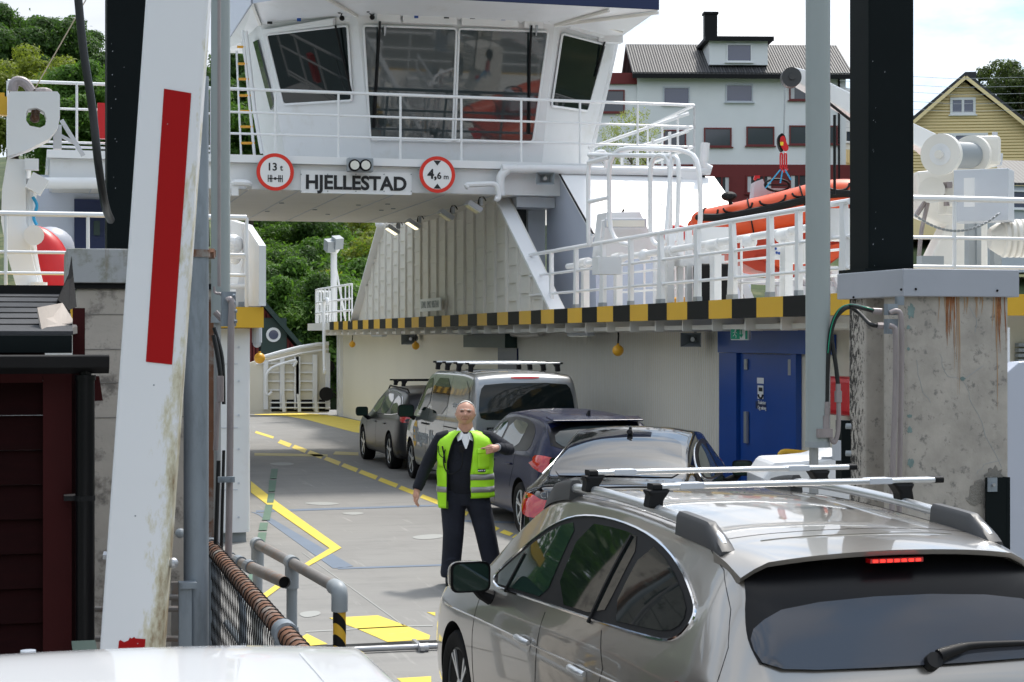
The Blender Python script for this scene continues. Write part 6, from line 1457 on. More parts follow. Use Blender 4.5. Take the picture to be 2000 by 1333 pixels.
# hinge joint of the ramp
hj = empty('ramp_hinge_bar', onZ(765, 1265, .0), 'steel hinge bar crossing the lane at the end of the ramp', 'hinge bar')
g = MB(); g.tube([onZ(692, 1269, .03), onZ(835, 1263, .03), onZ(1010, 1256, .03)], .022, 10); g.build('bar', 'zinc', hj, smooth=True)
g = MB(); g.bar(onZ(808, 1252, .03), onZ(826, 1268, .03), .03, .03); g.cyl(onZ(818, 1266, .03), onZ(836, 1265, .03), .035, 12); g.build('hook', 'zinc', hj)
def gmark(name, polys, m, z=.004):
    g = MB()
    for p in polys: g.prism(zone(p, z), (0, 0, -.002))
    return tag(g.build(name, m), kind='structure')
gmark('ramp_marking', [[(775, 1325), (842, 1321), (842, 1345), (800, 1345)], [(575, 1252), (600, 1238), (640, 1258), (600, 1262)]], 'mark_yellow')
mark('deck_arrow', [[(834, 1196), (850, 1196), (850, 1203)]], 'mark_yellow')
# ================================================================== cars
def paint(name, col, metal=.6, rough=.3):
    dk = max(col) < .05; m = mat(name, col, rough, 0 if dk else metal, coat=.12 if dk else 1.0, spec=.22 if dk else None); return m
paint('paint_champagne', (.375, .350, .320), .75, .28); paint('paint_black', (.004, .004, .005), .2, .1); M['paint_black'].node_tree.nodes['Principled BSDF'].inputs['Coat Weight'].default_value = .8; paint('paint_blue', (.006, .009, .034), .25, .25)
paint('paint_silver', (.27, .28, .29), .7, .3); paint('paint_white', (.78, .79, .81), 0, .3); paint('paint_dark', (.022, .022, .024), .4, .28)
def pchip(pts):
    xs = [p[0] for p in pts]; ys = [p[1] for p in pts]; n = len(xs); h = [xs[i + 1] - xs[i] for i in range(n - 1)]; d = [(ys[i + 1] - ys[i]) / h[i] for i in range(n - 1)]
    m = [d[0]] + [0 if d[i - 1] * d[i] <= 0 else 3 * (h[i - 1] + h[i]) / ((2 * h[i] + h[i - 1]) / d[i - 1] + (h[i] + 2 * h[i - 1]) / d[i]) for i in range(1, n - 1)] + [d[-1]]
    def f(x):
        if x <= xs[0]: return ys[0]
        if x >= xs[-1]: return ys[-1]
        i = 0
        while x > xs[i + 1]: i += 1
        t = (x - xs[i]) / h[i]; return ys[i] * (2 * t**3 - 3 * t * t + 1) + h[i] * m[i] * (t**3 - 2 * t * t + t) + ys[i + 1] * (-2 * t**3 + 3 * t * t) + h[i] * m[i + 1] * (t**3 - t * t)
    return f
def cr2(pts, n):                     # Catmull-Rom in 2D
    o = []; k = len(pts)
    for i in range(k - 1):
        a, b, c, d = pts[max(i - 1, 0)], pts[i], pts[i + 1], pts[min(i + 2, k - 1)]
        for j in range(n):
            t = j / n; o.append(tuple(.5 * (2 * b[q] + (c[q] - a[q]) * t + (2 * a[q] - 5 * b[q] + 4 * c[q] - d[q]) * t * t + (3 * b[q] - a[q] - 3 * c[q] + d[q]) * t**3) for q in (0, 1)))
    o.append(pts[-1]); return o
def car_shell(c):
    top, belt, plan, roof = pchip(c['top']), pchip(c['belt']), pchip(c['plan']), pchip(c['roof']); zlo = c.get('zlo', .22)
    ys = []; ky = sorted(set([p[0] for k in ('top', 'plan') for p in c[k]]))
    for a, b in zip(ky, ky[1:]):
        n = max(2, int((b - a) / c.get('step', .05))); ys += [a + (b - a) * i / n for i in range(n)]
    ys.append(ky[-1]); rings = []
    ex = c.get('crown', .05)
    for y in ys:
        zt, w, wr = top(y), plan(y), roof(y); zb = min(belt(y), zt - .03); wb = w - .055; h = zt - zb; k = min(1, h / .40); cc = min(h * .55, .035 + ex * k)
        wr = min(wr, wb - .01); zl = min(zlo + (.06 if abs(y) > ky[-1] - .3 else 0), zb - .12); hh = zb - zl
        low = [(w - .14, zl), (w - .05, zl + .02), (w - .015, zl + .14 * hh), (w - .002, zl + .34 * hh), (w, zl + .55 * hh), (w - .008, zl + .74 * hh), (w - .028, zl + .90 * hh), (wb, zb)]
        up = [(wb, zb), (wb + (wr + .035 - wb) * .5, zb + (h - cc) * .5), (wr + .035, zb + (h - cc) * .93), (wr + .0, zt - cc * .62), (wr - .07, zt - cc * .42), (wr * .6, zt - cc * .16), (wr * .3, zt - cc * .04), (0, zt)]
        pr = cr2(low, 3)[:-1] + cr2(up, 4); rings.append([(x, y, z) for x, z in pr] + [(-x, y, z) for x, z in pr[-2::-1]])
    g = MB(); n = len(rings[0])
    g.add([p for r in rings for p in r], [(i * n + j, i * n + (j + 1) % n, (i + 1) * n + (j + 1) % n, (i + 1) * n + j) for i in range(len(rings) - 1) for j in range(n)] + [tuple(range(n))[::-1], tuple(range((len(rings) - 1) * n, len(rings) * n))])
    return g
class Car:
    def __init__(s, c, name, loc, yaw, label, cat='car', group=None, paint_='paint_black'):
        s.c = c; s.root = empty(name, loc, label, cat, group, yaw); s.paint = paint_
        g = car_shell(c); b = g.build('body', [paint_, 'black'], s.root, local=True, smooth=True, sharp=50)
        me = b.data; bm = bmesh.new(); bm.from_mesh(me); s.bvh = BVHTree.FromBMesh(bm); bm.free()
        wr_, W = c['wr'], c['W']
        for y in c['wheels']:          # real wheel arches, cut out of the shell
            for sd_ in (-1, 1):
                cg = MB(); cg.cyl((sd_ * (W - .30), y, wr_), (sd_ * (W + .3), y, wr_), wr_ + c.get('gap', .055), 40); cm = bpy.data.meshes.new('cut'); cm.from_pydata(cg.v, [], cg.f); cm.materials.append(M[paint_]); cm.materials.append(M['black'])
                cm.polygons.foreach_set('material_index', [1] * len(cm.polygons)); bm2 = bmesh.new(); bm2.from_mesh(cm); bmesh.ops.recalc_face_normals(bm2, faces=bm2.faces); bm2.to_mesh(cm); bm2.free()
                co = bpy.data.objects.new('cut', cm); C.objects.link(co); co.parent = s.root
                md = b.modifiers.new('arch', 'BOOLEAN'); md.operation = 'DIFFERENCE'; md.object = co; md.solver = 'EXACT'
        bpy.context.view_layer.update(); me2 = bpy.data.meshes.new_from_object(b.evaluated_get(bpy.context.evaluated_depsgraph_get())); b.modifiers.clear()
        for o in [o for o in s.root.children if o.name.startswith('cut')]: bpy.data.objects.remove(o)
        me2.name = 'body'; b.data = me2; me2.set_sharp_from_angle(angle=R(38)); s.body = b
        s.wheels()
    def hit(s, ax, a, b, sd_=1):
        o, d = {'side': (Vector((4 * sd_, a, b)), Vector((-sd_, 0, 0))), 'rear': (Vector((a, -5, b)), Vector((0, 1, 0))), 'front': (Vector((a, 5, b)), Vector((0, -1, 0))), 'top': (Vector((a, b, 4)), Vector((0, 0, -1)))}[ax]
        h = s.bvh.ray_cast(o, d); return (h[0], h[1] if h[1].dot(d) < 0 else -h[1]) if h[0] is not None else (None, None)
    def pt(s, ax, a, b, off=0., sd_=1):
        for k in range(24):
            p, n = s.hit(ax, a, b, sd_)
            if p is not None and ax == 'rear' and abs(a) > .05 and 'ylim' in s.c:
                pc = s.hit(ax, 0, b)[0]
                if pc is not None and p.y - pc.y > s.c['ylim']: a *= .985; continue
            if p is not None: return p + n * off
            if ax in ('side',): b -= .01
            elif ax in ('rear', 'front'): b -= .012; a *= .99
            else: a *= .98
        return Vector((a, 0, b))
    def patch(s, name, ax, ol, m, off=.004, par=None, sd_=1, res=.06, n=2, th=0., smooth=True):
        ol = chaikin(ol, n) if n else list(ol); o2 = []
        for a_, b_ in zip(ol, ol[1:] + ol[:1]):
            k_ = max(1, int(math.dist(a_, b_) / .045)); o2 += [(a_[0] + (b_[0] - a_[0]) * i / k_, a_[1] + (b_[1] - a_[1]) * i / k_) for i in range(k_)]
        ol = o2; ed = [(i, (i + 1) % len(ol)) for i in range(len(ol))]; v = [Vector(p) for p in ol]
        x0, x1 = min(p[0] for p in ol), max(p[0] for p in ol); y0, y1 = min(p[1] for p in ol), max(p[1] for p in ol); x = x0 + res / 2
        while x < x1:
            y = y0 + res / 2
            while y < y1:
                if inside((x, y), ol) and min((Vector((x, y)) - q).length for q in v) > res * .35: v.append(Vector((x, y)))
                y += res
            x += res
        r_ = delaunay_2d_cdt(v, ed, [], 1, 1e-5)
        fs = [tuple(f) for f in r_[2] if inside((sum(r_[0][i].x for i in f) / 3, sum(r_[0][i].y for i in f) / 3), ol)]
        g = MB(); g.add([s.pt(ax, p.x, p.y, off, sd_) for p in r_[0]], fs)
        return g.build(name, m, par or s.root, local=True, smooth=smooth)
    def line(s, name, ax, pts, m, r=.003, off=0., par=None, sd_=1, closed=False, n=0, seg=4, dense=.05):
        if n: pts = chaikin(pts, n)
        q = []
        for i in range(len(pts) if closed else len(pts) - 1):
            a, b = Vector(pts[i]), Vector(pts[(i + 1) % len(pts)]); k = max(1, int((b - a).length / dense)); q += [a.lerp(b, j / k) for j in range(k)]
        if not closed: q.append(Vector(pts[-1]))
        g = MB(); g.tube([s.pt(ax, p.x, p.y, off, sd_) for p in q], r, seg, closed=closed); return g.build(name, m, par or s.root, local=True, smooth=True)
    def wheels(s):
        c = s.c; W, r = c['W'], c['wr']; first = None
        for y in c['wheels']:
            for sd_ in (-1, 1):
                w_ = bpy.data.objects.new('wheel', None) if False else None
                x = sd_ * (W - .03)
                if first is None:
                    g = MB(); ns = c.get('spokes', 5); rr_ = r * .70
                    g.lathe((0, 0, 0), (1, 0, 0), [(-.20, rr_ * .9), (-.04, rr_ * .96), (-.012, rr_ * 1.0), (.0, rr_ * .985), (-.006, rr_ * .93), (-.05, rr_ * .90), (-.055, .0)], 40)
                    rim = g.build('wheel', 'dark_interior' , None, org=(0, 0, 0), smooth=True); rim.data.materials[0] = M['grey_paint'] if c.get('spokemat') != 'alu' else M['dark_interior']
                    g = MB()
                    for k in range(ns):
                        a = 2 * PI * k / ns
                        for da in ((-.13, .13) if c.get('twin') else (0,)):
                            p = Vector((-.022, math.cos(a) * .05, math.sin(a) * .05)); q = Vector((-.012, math.cos(a + da) * rr_ * .95, math.sin(a + da) * rr_ * .95)); g.bar(p, q, .022 if c.get('twin') else .05, .03, up=(1, 0, 0))
                    g.lathe((0, 0, 0), (1, 0, 0), [(-.03, .0), (-.004, .0)], 8) if False else None; g.cyl((-.03, 0, 0), (-.002, 0, 0), .05, 20)
                    sp = g.build('spokes', c.get('spokemat', 'alu'), None, org=(0, 0, 0))
                    g = MB(); g.lathe((0, 0, 0), (1, 0, 0), [(-.21, rr_ * .94), (-.205, r * .93), (-.18, r * .99), (-.12, r), (-.05, r), (-.005, r * .985), (.016, r * .93), (.020, r * .84), (.004, rr_ * 1.0), (-.01, rr_ * .97)], 48)
                    ty = g.build('tyre', 'rubber', None, org=(0, 0, 0), smooth=True); first = (rim, sp, ty); sp.parent = rim; ty.parent = rim; o = rim
                else:
                    o = first[0].copy(); C.objects.link(o)
                    for q in first[1:]: k = q.copy(); C.objects.link(k); k.parent = o
                o.parent = s.root; o.location = (x, y, r)
                if sd_ < 0: o.rotation_euler = (rnd.uniform(0, 1), 0, PI); 
                else: o.rotation_euler = (rnd.uniform(0, 1), 0, 0)
    def mirror(s, y, z, x, m=None, glass='glass_green', sides=(-1, 1), sc_=1.):
        for sd_ in sides:
            g = MB(); c0 = Vector((sd_ * (x + .12 * sc_), y, z)); g.ball((0, 0, 0), 1, 24, 16); vs = []
            for v in g.v:
                e = lambda q, p: math.copysign(abs(q) ** p, q)
                v2 = Vector((e(v.x, .55) * .125 * sc_, e(v.y, .7) * .075 * sc_, e(v.z, .55) * .095 * sc_)); v2.y = min(v2.y, .075); v2.y = max(v2.y, -.035); vs.append(c0 + v2)
            g.v = vs; mi = g.build('wing_mirror', m or s.paint, s.root, local=True, smooth=True)
            g = MB(); ol = rpoly([(c0.x - .125 * sc_, c0.y - .037, c0.z - .095 * sc_), (c0.x + .125 * sc_, c0.y - .037, c0.z - .095 * sc_), (c0.x + .125 * sc_, c0.y - .037, c0.z + .095 * sc_), (c0.x - .125 * sc_, c0.y - .037, c0.z + .095 * sc_)], .05 * sc_, 4); g.prism(ol, (0, -.012, 0)); g.build('mirror_rim', 'black_gloss', mi, local=True)
            ol2 = [c0 + (Vector(p) - c0) * .88 + Vector((0, -.0165, 0)) for p in ol]; g = MB(); g.prism([Vector((p.x, c0.y - .0505, p.z)) for p in ol2], (0, -.002, 0)); g.build('mirror_glass', glass, mi, local=True)
            g = MB(); g.tube([Vector((sd_ * (x - .03), y + .03, z - .13)), Vector((sd_ * (x + .03), y + .02, z - .10)), Vector((sd_ * (x + .08), y, z - .05))], [.045, .035, .03], 10); g.build('mirror_foot', 'black', mi, local=True)
    def seam(s, pts, sd_, r=.0035): return s.line('door_gap', 'side', pts, 'black', r, -.001, sd_=sd_, dense=.04)
def crossbars(c, ys, xw, z, m='alu', feet='black', zfoot=-.11, r=(.075, .026), over=.06, dx=0.):
    for y in ys:
        C0 = dx
        g = MB(); g.prism(rpoly([(-xw - over, y - r[0] / 2, z), (-xw - over, y + r[0] / 2, z), (-xw - over, y + r[0] / 2, z + r[1]), (-xw - over, y - r[0] / 2, z + r[1])], .011, 3), (2 * (xw + over), 0, 0)); g.v = [v + Vector((dx, 0, 0)) for v in g.v]; b = g.build('roof_bar', m, c.root, local=True, smooth=True, sharp=35)
        for sd_ in (-1, 1):
            g = MB(); g.prism(rpoly([(sd_ * (xw + over), y - r[0] / 2 - .002, z - .002), (sd_ * (xw + over), y + r[0] / 2 + .002, z - .002), (sd_ * (xw + over), y + r[0] / 2 + .002, z + r[1] + .002), (sd_ * (xw + over), y - r[0] / 2 - .002, z + r[1] + .002)], .012, 3), (-sd_ * .045, 0, 0)); g.v = [v + Vector((dx + sd_ * .003, 0, 0)) for v in g.v]; g.build('end_cap', 'black', b, local=True)
            x = (xw - .06) if dx == 0 else .62; g = MB(); a = [(sd_ * (x - .055), z), (sd_ * (x + .06), z), (sd_ * (x + .045), z - .03), (sd_ * (x + .055), z + zfoot), (sd_ * (x - .015), z + zfoot - .005), (sd_ * (x - .02), z - .05)]
            g.prism([(p, y - .045, q) for p, q in a], (0, .09, 0)); f_ = g.build('bar_foot', feet, c.root, local=True, bevel=.012)
# ---------------------------------------------------------------- champagne estate car in front
EST = dict(ylim=.22, W=.935, wr=.345, wheels=(1.435, -1.31), gap=.05, step=.035, zlo=.24, crown=.045, spokes=5, twin=True, spokemat='alu',
    top=[(-2.41, .66), (-2.40, .74), (-2.385, .95), (-2.36, 1.05), (-2.30, 1.15), (-2.22, 1.27), (-2.10, 1.42), (-2.00, 1.50), (-1.93, 1.545), (-1.80, 1.578), (-1.2, 1.618), (-.5, 1.640), (.1, 1.63), (.42, 1.585), (.62, 1.51), (.9, 1.36), (1.2, 1.17), (1.36, 1.075), (1.45, 1.045), (1.9, .975), (2.2, .89), (2.34, .78), (2.40, .62)],
    belt=[(-2.41, .64), (-2.38, .90), (-2.3, 1.0), (-2.0, 1.06), (-1.3, 1.06), (0, 1.01), (1.1, .955), (1.5, .93), (2.1, .84), (2.40, .6)],
    plan=[(-2.41, .66), (-2.395, .74), (-2.35, .82), (-2.25, .872), (-2.0, .91), (-1.3, .935), (0, .935), (1.4, .935), (1.9, .905), (2.2, .83), (2.34, .70), (2.40, .56)],
    roof=[(-2.41, .60), (-2.3, .665), (-2.1, .655), (-1.8, .635), (-1.2, .625), (0, .635), (.5, .65), (1.0, .72), (1.4, .76), (2.4, .6)])
est = Car(EST, 'estate_car', (3.39, 8.88, 0), R(1.6), 'champagne metallic estate car with silver roof bars in the right foreground', paint_='paint_champagne')
r = est.root; r.scale = (1.012, 1.012, .988)
for sd_ in (-1, 1):
    # daylight opening: chrome, black frame, panes
    dlo = [(1.04, 1.02), (.55, 1.300), (.12, 1.482), (-.35, 1.540), (-.95, 1.530), (-1.45, 1.45), (-1.80, 1.32), (-1.86, 1.25), (-1.78, 1.150), (-1.55, 1.122), (-.6, 1.085), (.3, 1.05)]
    d = chaikin(dlo, 2)
    fr = est.patch('window_surround', 'side', d, 'black', .003, sd_=sd_, n=0)
    est.line('chrome_trim', 'side', d, 'chrome', .0085, .003, sd_=sd_, closed=True, seg=6)
    est.patch('window', 'side', [(.95, 1.04), (.55, 1.265), (.16, 1.432), (-.11, 1.485), (-.09, 1.30), (-.07, 1.088), (.3, 1.072)], 'glass_green', .006, sd_=sd_, n=1)
    est.patch('window', 'side', [(-.21, 1.49), (-.7, 1.505), (-.98, 1.49), (-.96, 1.25), (-.92, 1.123), (-.2, 1.092)], 'glass_dark', .006, sd_=sd_, n=1)
    est.patch('window', 'side', [(-1.06, 1.487), (-1.42, 1.42), (-1.74, 1.30), (-1.78, 1.225), (-1.68, 1.17), (-1.4, 1.15), (-1.02, 1.125)], 'glass_dark', .006, sd_=sd_, n=1)
    est.line('window_divider', 'side', [(.60, 1.03), (.50, 1.25)], 'black', .012, .006, sd_=sd_); est.line('window_divider', 'side', [(-.80, 1.075), (-.86, 1.49)], 'black', .013, .006, sd_=sd_)
    est.seam([(1.02, .96), (1.04, .75), (1.0, .42), (.9, .33)], sd_); est.seam([(-.14, 1.03), (-.16, .7), (-.14, .33)], sd_)
    est.seam([(-.98, 1.07), (-1.12, .92), (-1.08, .80), (-.95, .62), (-.93, .45)], sd_); est.seam([(.9, .33), (-.85, .33)], sd_)
    est.line('body_crease', 'side', [(1.8, .80), (.9, .83), (-.4, .86), (-1.6, .90), (-2.0, .93)], est.paint, .006, -.002, sd_=sd_, seg=6)
    for y in (.06, -.98 + .16):
        p = est.pt('side', y, .845, 0, sd_); rec = est.patch('handle_recess', 'side', [(y - .10, .80), (y + .09, .80), (y + .11, .85), (y + .08, .89), (y - .09, .89), (y - .11, .85)], est.paint, .0015, sd_=sd_)
        g = MB(); q = [est.pt('side', y - .10, .855, .012, sd_), est.pt('side', y - .05, .857, .028, sd_), est.pt('side', y + .06, .857, .028, sd_), est.pt('side', y + .10, .855, .010, sd_)]; g.tube(smooth_path(q, 5), [.014 + .004 * math.sin(PI * i / 15) for i in range(16)], 10); g.build('door_handle', 'alu', r, local=True, smooth=True)
    # roof rails
    g = MB(); ys_ = [-1.80, -1.74, -1.62, -1.3, -.8, -.2, .25, .45, .52]; zz = [.01, .040, .052, .056, .056, .056, .05, .03, .01]
    q = []
    for y, dz in zip(ys_, zz): p = est.pt('top', sd_ * .625, y, 0); q.append(p + Vector((0, 0, dz)))
    sm = smooth_path(q, 5); g.tube(sm, .024, 10); g.build('roof_rail', 'alu', r, local=True, smooth=True)
    for ya_, yb_ in ((-1.85, -1.35), (.12, .56)):
        g = MB(); k = 14
        for side2 in (0,):
            A2 = []; 
            for i in range(k + 1):
                y = ya_ + (yb_ - ya_) * i / k; p = est.pt('top', sd_ * .625, y, 0); t = i / k; hgt = .004 + .088 * min(1, (t if ya_ < 0 else 1 - t) * 2.8) ** .8
                A2.append([p + Vector((-.038, 0, -.012)), p + Vector((-.030, 0, hgt * .8)), p + Vector((-.018, 0, hgt)), p + Vector((.018, 0, hgt)), p + Vector((.030, 0, hgt * .8)), p + Vector((.038, 0, -.012))])
            g.add([v for a in A2 for v in a], [(i * 6 + j, i * 6 + (j + 1) % 6, i * 6 + 6 + (j + 1) % 6, i * 6 + 6 + j) for i in range(k) for j in range(6)] + [tuple(range(6))[::-1], tuple(range(k * 6, k * 6 + 6))])
        g.build('rail_end', 'rail_grey', r, local=True, smooth=True, sharp=50)
    est.patch('tail_lamp', 'side', [(-2.30, .98), (-1.92, 1.02), (-1.90, .98), (-2.05, .86), (-2.30, .80)], 'red_light', .010, sd_=sd_)
    est.patch('tail_lamp', 'rear', [(sd_ * .86, .98), (sd_ * .55, .97), (sd_ * .55, .82), (sd_ * .84, .80)], 'red_light', .010)
    est.patch('wheel_arch_trim', 'side', [(1.435 + .40 * math.cos(t), .345 + .40 * math.sin(t)) for t in [PI * i / 20 for i in range(21)]] + [(1.435 + .4015 * math.cos(t), .345 + .4015 * math.sin(t)) for t in [PI - PI * i / 20 for i in range(21)]], est.paint, .004, sd_=sd_, n=0) if False else None
# rear glass, surround, spoiler
est.patch('tailgate_surround', 'rear', [(-.675, 1.095), (.675, 1.095), (.700, 1.20), (.675, 1.32), (.64, 1.43), (.60, 1.51), (-.60, 1.51), (-.64, 1.43), (-.675, 1.32), (-.700, 1.20)], 'black_gloss', .012, res=.04)
est.patch('rear_window', 'rear', [(-.67, 1.112), (-.4, 1.098), (.4, 1.098), (.67, 1.112), (.690, 1.20), (.665, 1.27), (.50, 1.335), (0, 1.36), (-.50, 1.335), (-.665, 1.27), (-.690, 1.20)], 'glass_grey', .018, n=1, res=.04)
g = MB(); k = 24; A2 = []
for i in range(k + 1):
    x = -.665 + 1.33 * i / k; e = abs(x) / .665; yb_ = -2.115 + .055 * e ** 3; zt_ = est.pt('top', x * .93, -1.78).z - .004; zr_ = zt_ - .030 - .012 * e ** 2
    yf = -1.78 - .0 * e
    dz = -.045 * max(0, e - .86) / .14
    A2.append([Vector((x, yf, zt_ + .001 + dz * .3)), Vector((x, (yf + yb_) / 2, (zt_ + zr_) / 2 + .006 + dz * .6)), Vector((x, yb_, zr_ + dz)), Vector((x, yb_ + .012, zr_ - .022 + dz)), Vector((x, yf - .02, zt_ - .10 + dz))])
g.add([v for a in A2 for v in a], [(i * 5 + j, i * 5 + (j + 1) % 5, i * 5 + 5 + (j + 1) % 5, i * 5 + 5 + j) for i in range(k) for j in range(5)] + [tuple(range(5))[::-1], tuple(range(k * 5, k * 5 + 5))])
spl = g.build('roof_spoiler', est.paint, r, local=True, smooth=True, sharp=35)
g = MB(); yl = -2.10
g.b2((-.12, yl - .021, 1.494), (.12, yl + .02, 1.512)); g.build('lamp_housing', 'red_light', spl, local=True); g = MB()
for i in range(7):
    x = -.098 + i * .0325; g.b2((x - .0105, yl - .024, 1.497), (x + .0105, yl + .02, 1.508))
g.build('high_brake_light', 'brake_light', spl, local=True)
est.line('roof_seam', 'top', [(-.60, -1.66), (-.3, -1.685), (0, -1.69), (.3, -1.685), (.60, -1.66)], 'black', .003, -.001); est.line('roof_seam', 'top', [(-.45, -1.78), (0, -1.80), (.45, -1.78)], est.paint, .004, 0)
for sd_ in (-1, 1):
    est.line('tailgate_gap', 'side', chaikin([(-1.72, 1.52), (-1.90, 1.46), (-2.06, 1.32), (-2.15, 1.18), (-2.18, 1.08)], 0), 'black', .0032, -.001, sd_=sd_)
    est.line('tailgate_gap', 'side', [(-2.18, 1.08), (-2.21, .95), (-2.20, .80)], 'black', .0035, -.001, sd_=sd_)
    est.line('roof_gutter', 'top', [(sd_ * .60, .45), (sd_ * .595, -.5), (sd_ * .59, -1.3), (sd_ * .60, -1.66)], 'black', .003, -.001)
g = MB(); p0 = est.pt('rear', .06, 1.12, .035); p1 = est.pt('rear', .25, 1.15, .04); p2 = est.pt('rear', .60, 1.145, .035); g.tube(smooth_path([p0, p0.lerp(p1, .5) + Vector((0, 0, .006)), p1, p2], 5), [.028, .028, .027, .025, .024, .022, .02, .018, .017, .016, .015, .014, .013, .012, .011, .01][:16], 10); w_ = g.build('rear_wiper', 'black', r, local=True, smooth=True)
g = MB(); g.cyl(est.pt('rear', .03, 1.105, .0), est.pt('rear', .03, 1.105, .05), .034, 18); g.build('wiper_hub', 'black', w_, local=True, smooth=True)
est.patch('windscreen', 'front', [(-.62, 1.10), (.62, 1.10), (.56, 1.52), (-.56, 1.52)], 'glass_dark', .004, n=1)
est.patch('number_plate', 'rear', [(-.26, .80), (.26, .80), (.26, .91), (-.26, .91)], 'sign_white', .012, n=0)
for sd_ in (-1, 1): est.patch('headlight', 'front', [(sd_ * .45, .70), (sd_ * .78, .78), (sd_ * .74, .66), (sd_ * .5, .62)], 'glass_light', .006)
est.mirror(.78, 1.10, .915, glass='glass_green', sc_=.90)
crossbars(est, (-1.02, -.14), .74, 1.725, zfoot=-.085, over=-.0, dx=.09)
for y in (-1.02, -.14):
    for x in (-.52, .44): g = MB(); g.b2((x, y - .0392, 1.7235), (x + .12, y + .0392, 1.7532)); g.build('duct_tape', 'cool_grey', r, local=True, bevel=.004)
# ---------------------------------------------------------------- black coupe-like saloon
CLA = dict(W=.915, wr=.33, wheels=(1.35, -1.35), step=.06, zlo=.2, crown=.06, spokes=5,
    top=[(-2.32, .62), (-2.31, .78), (-2.28, .92), (-2.22, .985), (-2.0, 1.03), (-1.75, 1.07), (-1.3, 1.24), (-.8, 1.38), (-.3, 1.455), (.15, 1.43), (.6, 1.30), (1.1, 1.08), (1.3, 1.0), (1.9, .9), (2.2, .76), (2.32, .55)],
    belt=[(-2.32, .6), (-2.2, .86), (-1.8, .95), (-1.0, .97), (.8, .90), (1.3, .87), (2.1, .76), (2.32, .5)],
    plan=[(-2.32, .58), (-2.30, .68), (-2.22, .77), (-2.0, .84), (-1.4, .885), (0, .88), (1.4, .885), (1.9, .85), (2.2, .74), (2.32, .5)],
    roof=[(-2.32, .5), (-2.0, .64), (-1.6, .64), (-1.0, .60), (-.4, .59), (.3, .60), (.9, .66), (1.3, .70), (2.32, .5)])
cla = Car(CLA, 'saloon_car', (6.17, 17.8, 0), R(-27), 'black low-roofed saloon with shark fin aerial behind the champagne estate car', group=None)
cla.root.scale = (1.03,) * 3
cla.patch('rear_window', 'top', [(-.60, -1.72), (-.3, -1.80), (.3, -1.80), (.60, -1.72), (.56, -1.2), (.50, -.82), (.25, -.74), (-.25, -.74), (-.50, -.82), (-.56, -1.2)], 'glass_sky', .008, n=1)
for sd_ in (-1, 1):
    cla.patch('window_surround', 'side', [(1.0, .94), (.5, 1.24), (-.1, 1.35), (-.7, 1.30), (-1.25, 1.12), (-1.45, 1.0), (-.5, .97)], 'black_gloss', .003, sd_=sd_)
    cla.line('chrome_trim', 'side', chaikin([(1.0, .94), (.5, 1.24), (-.1, 1.35), (-.7, 1.30), (-1.25, 1.12), (-1.45, 1.0), (-.5, .97)], 2), 'chrome', .006, .003, sd_=sd_, closed=True)
    cla.patch('window', 'side', [(.85, .96), (.45, 1.20), (-.08, 1.31), (-.10, .99)], 'glass_dark', .006, sd_=sd_, n=1); cla.patch('window', 'side', [(-.18, 1.31), (-.7, 1.25), (-1.2, 1.08), (-1.3, 1.01), (-.18, .99)], 'glass_light', .006, sd_=sd_, n=1)
    cla.patch('tail_lamp', 'rear', [(sd_ * .80, .90), (sd_ * .42, .86), (sd_ * .42, .74), (sd_ * .78, .70)], 'red_light', .012); cla.patch('tail_lamp', 'side', [(-2.28, .90), (-1.95, .93), (-1.90, .88), (-2.28, .72)], 'red_light', .010, sd_=sd_)
    cla.seam([(-.14, .95), (-.12, .35)], sd_); cla.line('boot_gap', 'top', [(sd_ * .62, -1.74), (sd_ * .68, -2.0), (sd_ * .70, -2.2)], 'black', .003, -.001)
g = MB(); p = cla.pt('top', 0, -.72); g.prism([p + Vector((-.018, -.09, -.01)), p + Vector((-.018, .06, -.01)), p + Vector((-.01, -.07, .075))], (.03, 0, 0)); g.tube([p + Vector((0, -.05, 0)), p + Vector((0, -.1, .03))], .03, 8); g.build('shark_fin_aerial', 'black_gloss', cla.root, local=True, bevel=.006)
q = cla.pt('rear', -.50, .915, .01); text('badge', 'CLA', .085, q + Vector((-.02, -.012, .0)), (1, 0, 0), (0, 0, 1), 'chrome', cla.root, depth=.003, local=True)
cla.line('boot_lip', 'top', [(-.66, -2.1), (0, -2.2), (.66, -2.1)], cla.paint, .010, .002, seg=6)
cla.mirror(.72, .98, .87, m='black_gloss', sc_=.85)
# ---------------------------------------------------------------- blue hatchback
GLF = dict(W=.895, wr=.32, wheels=(1.27, -1.36), step=.06, zlo=.2, crown=.05, spokes=5, twin=True,
    top=[(-2.13, .60), (-2.12, .80), (-2.08, 1.0), (-2.0, 1.10), (-1.80, 1.30), (-1.66, 1.40), (-1.5, 1.435), (-.9, 1.475), (-.2, 1.49), (.25, 1.46), (.6, 1.34), (1.05, 1.08), (1.2, 1.02), (1.8, .93), (2.05, .80), (2.13, .6)],
    belt=[(-2.13, .58), (-2.0, .93), (-1.6, .98), (0, .95), (1.1, .90), (1.9, .8), (2.13, .55)],
    plan=[(-2.13, .68), (-2.11, .76), (-2.02, .84), (-1.8, .875), (-1.3, .89), (1.3, .89), (1.8, .84), (2.05, .72), (2.13, .5)],
    roof=[(-2.13, .6), (-1.9, .64), (-1.5, .60), (-.8, .585), (.3, .59), (.9, .67), (1.2, .71), (2.13, .5)])
glf = Car(GLF, 'hatchback_car', (6.68, 22.65, 0), R(0), 'dark blue hatchback parked between the silver van and the black saloon', paint_='paint_blue')
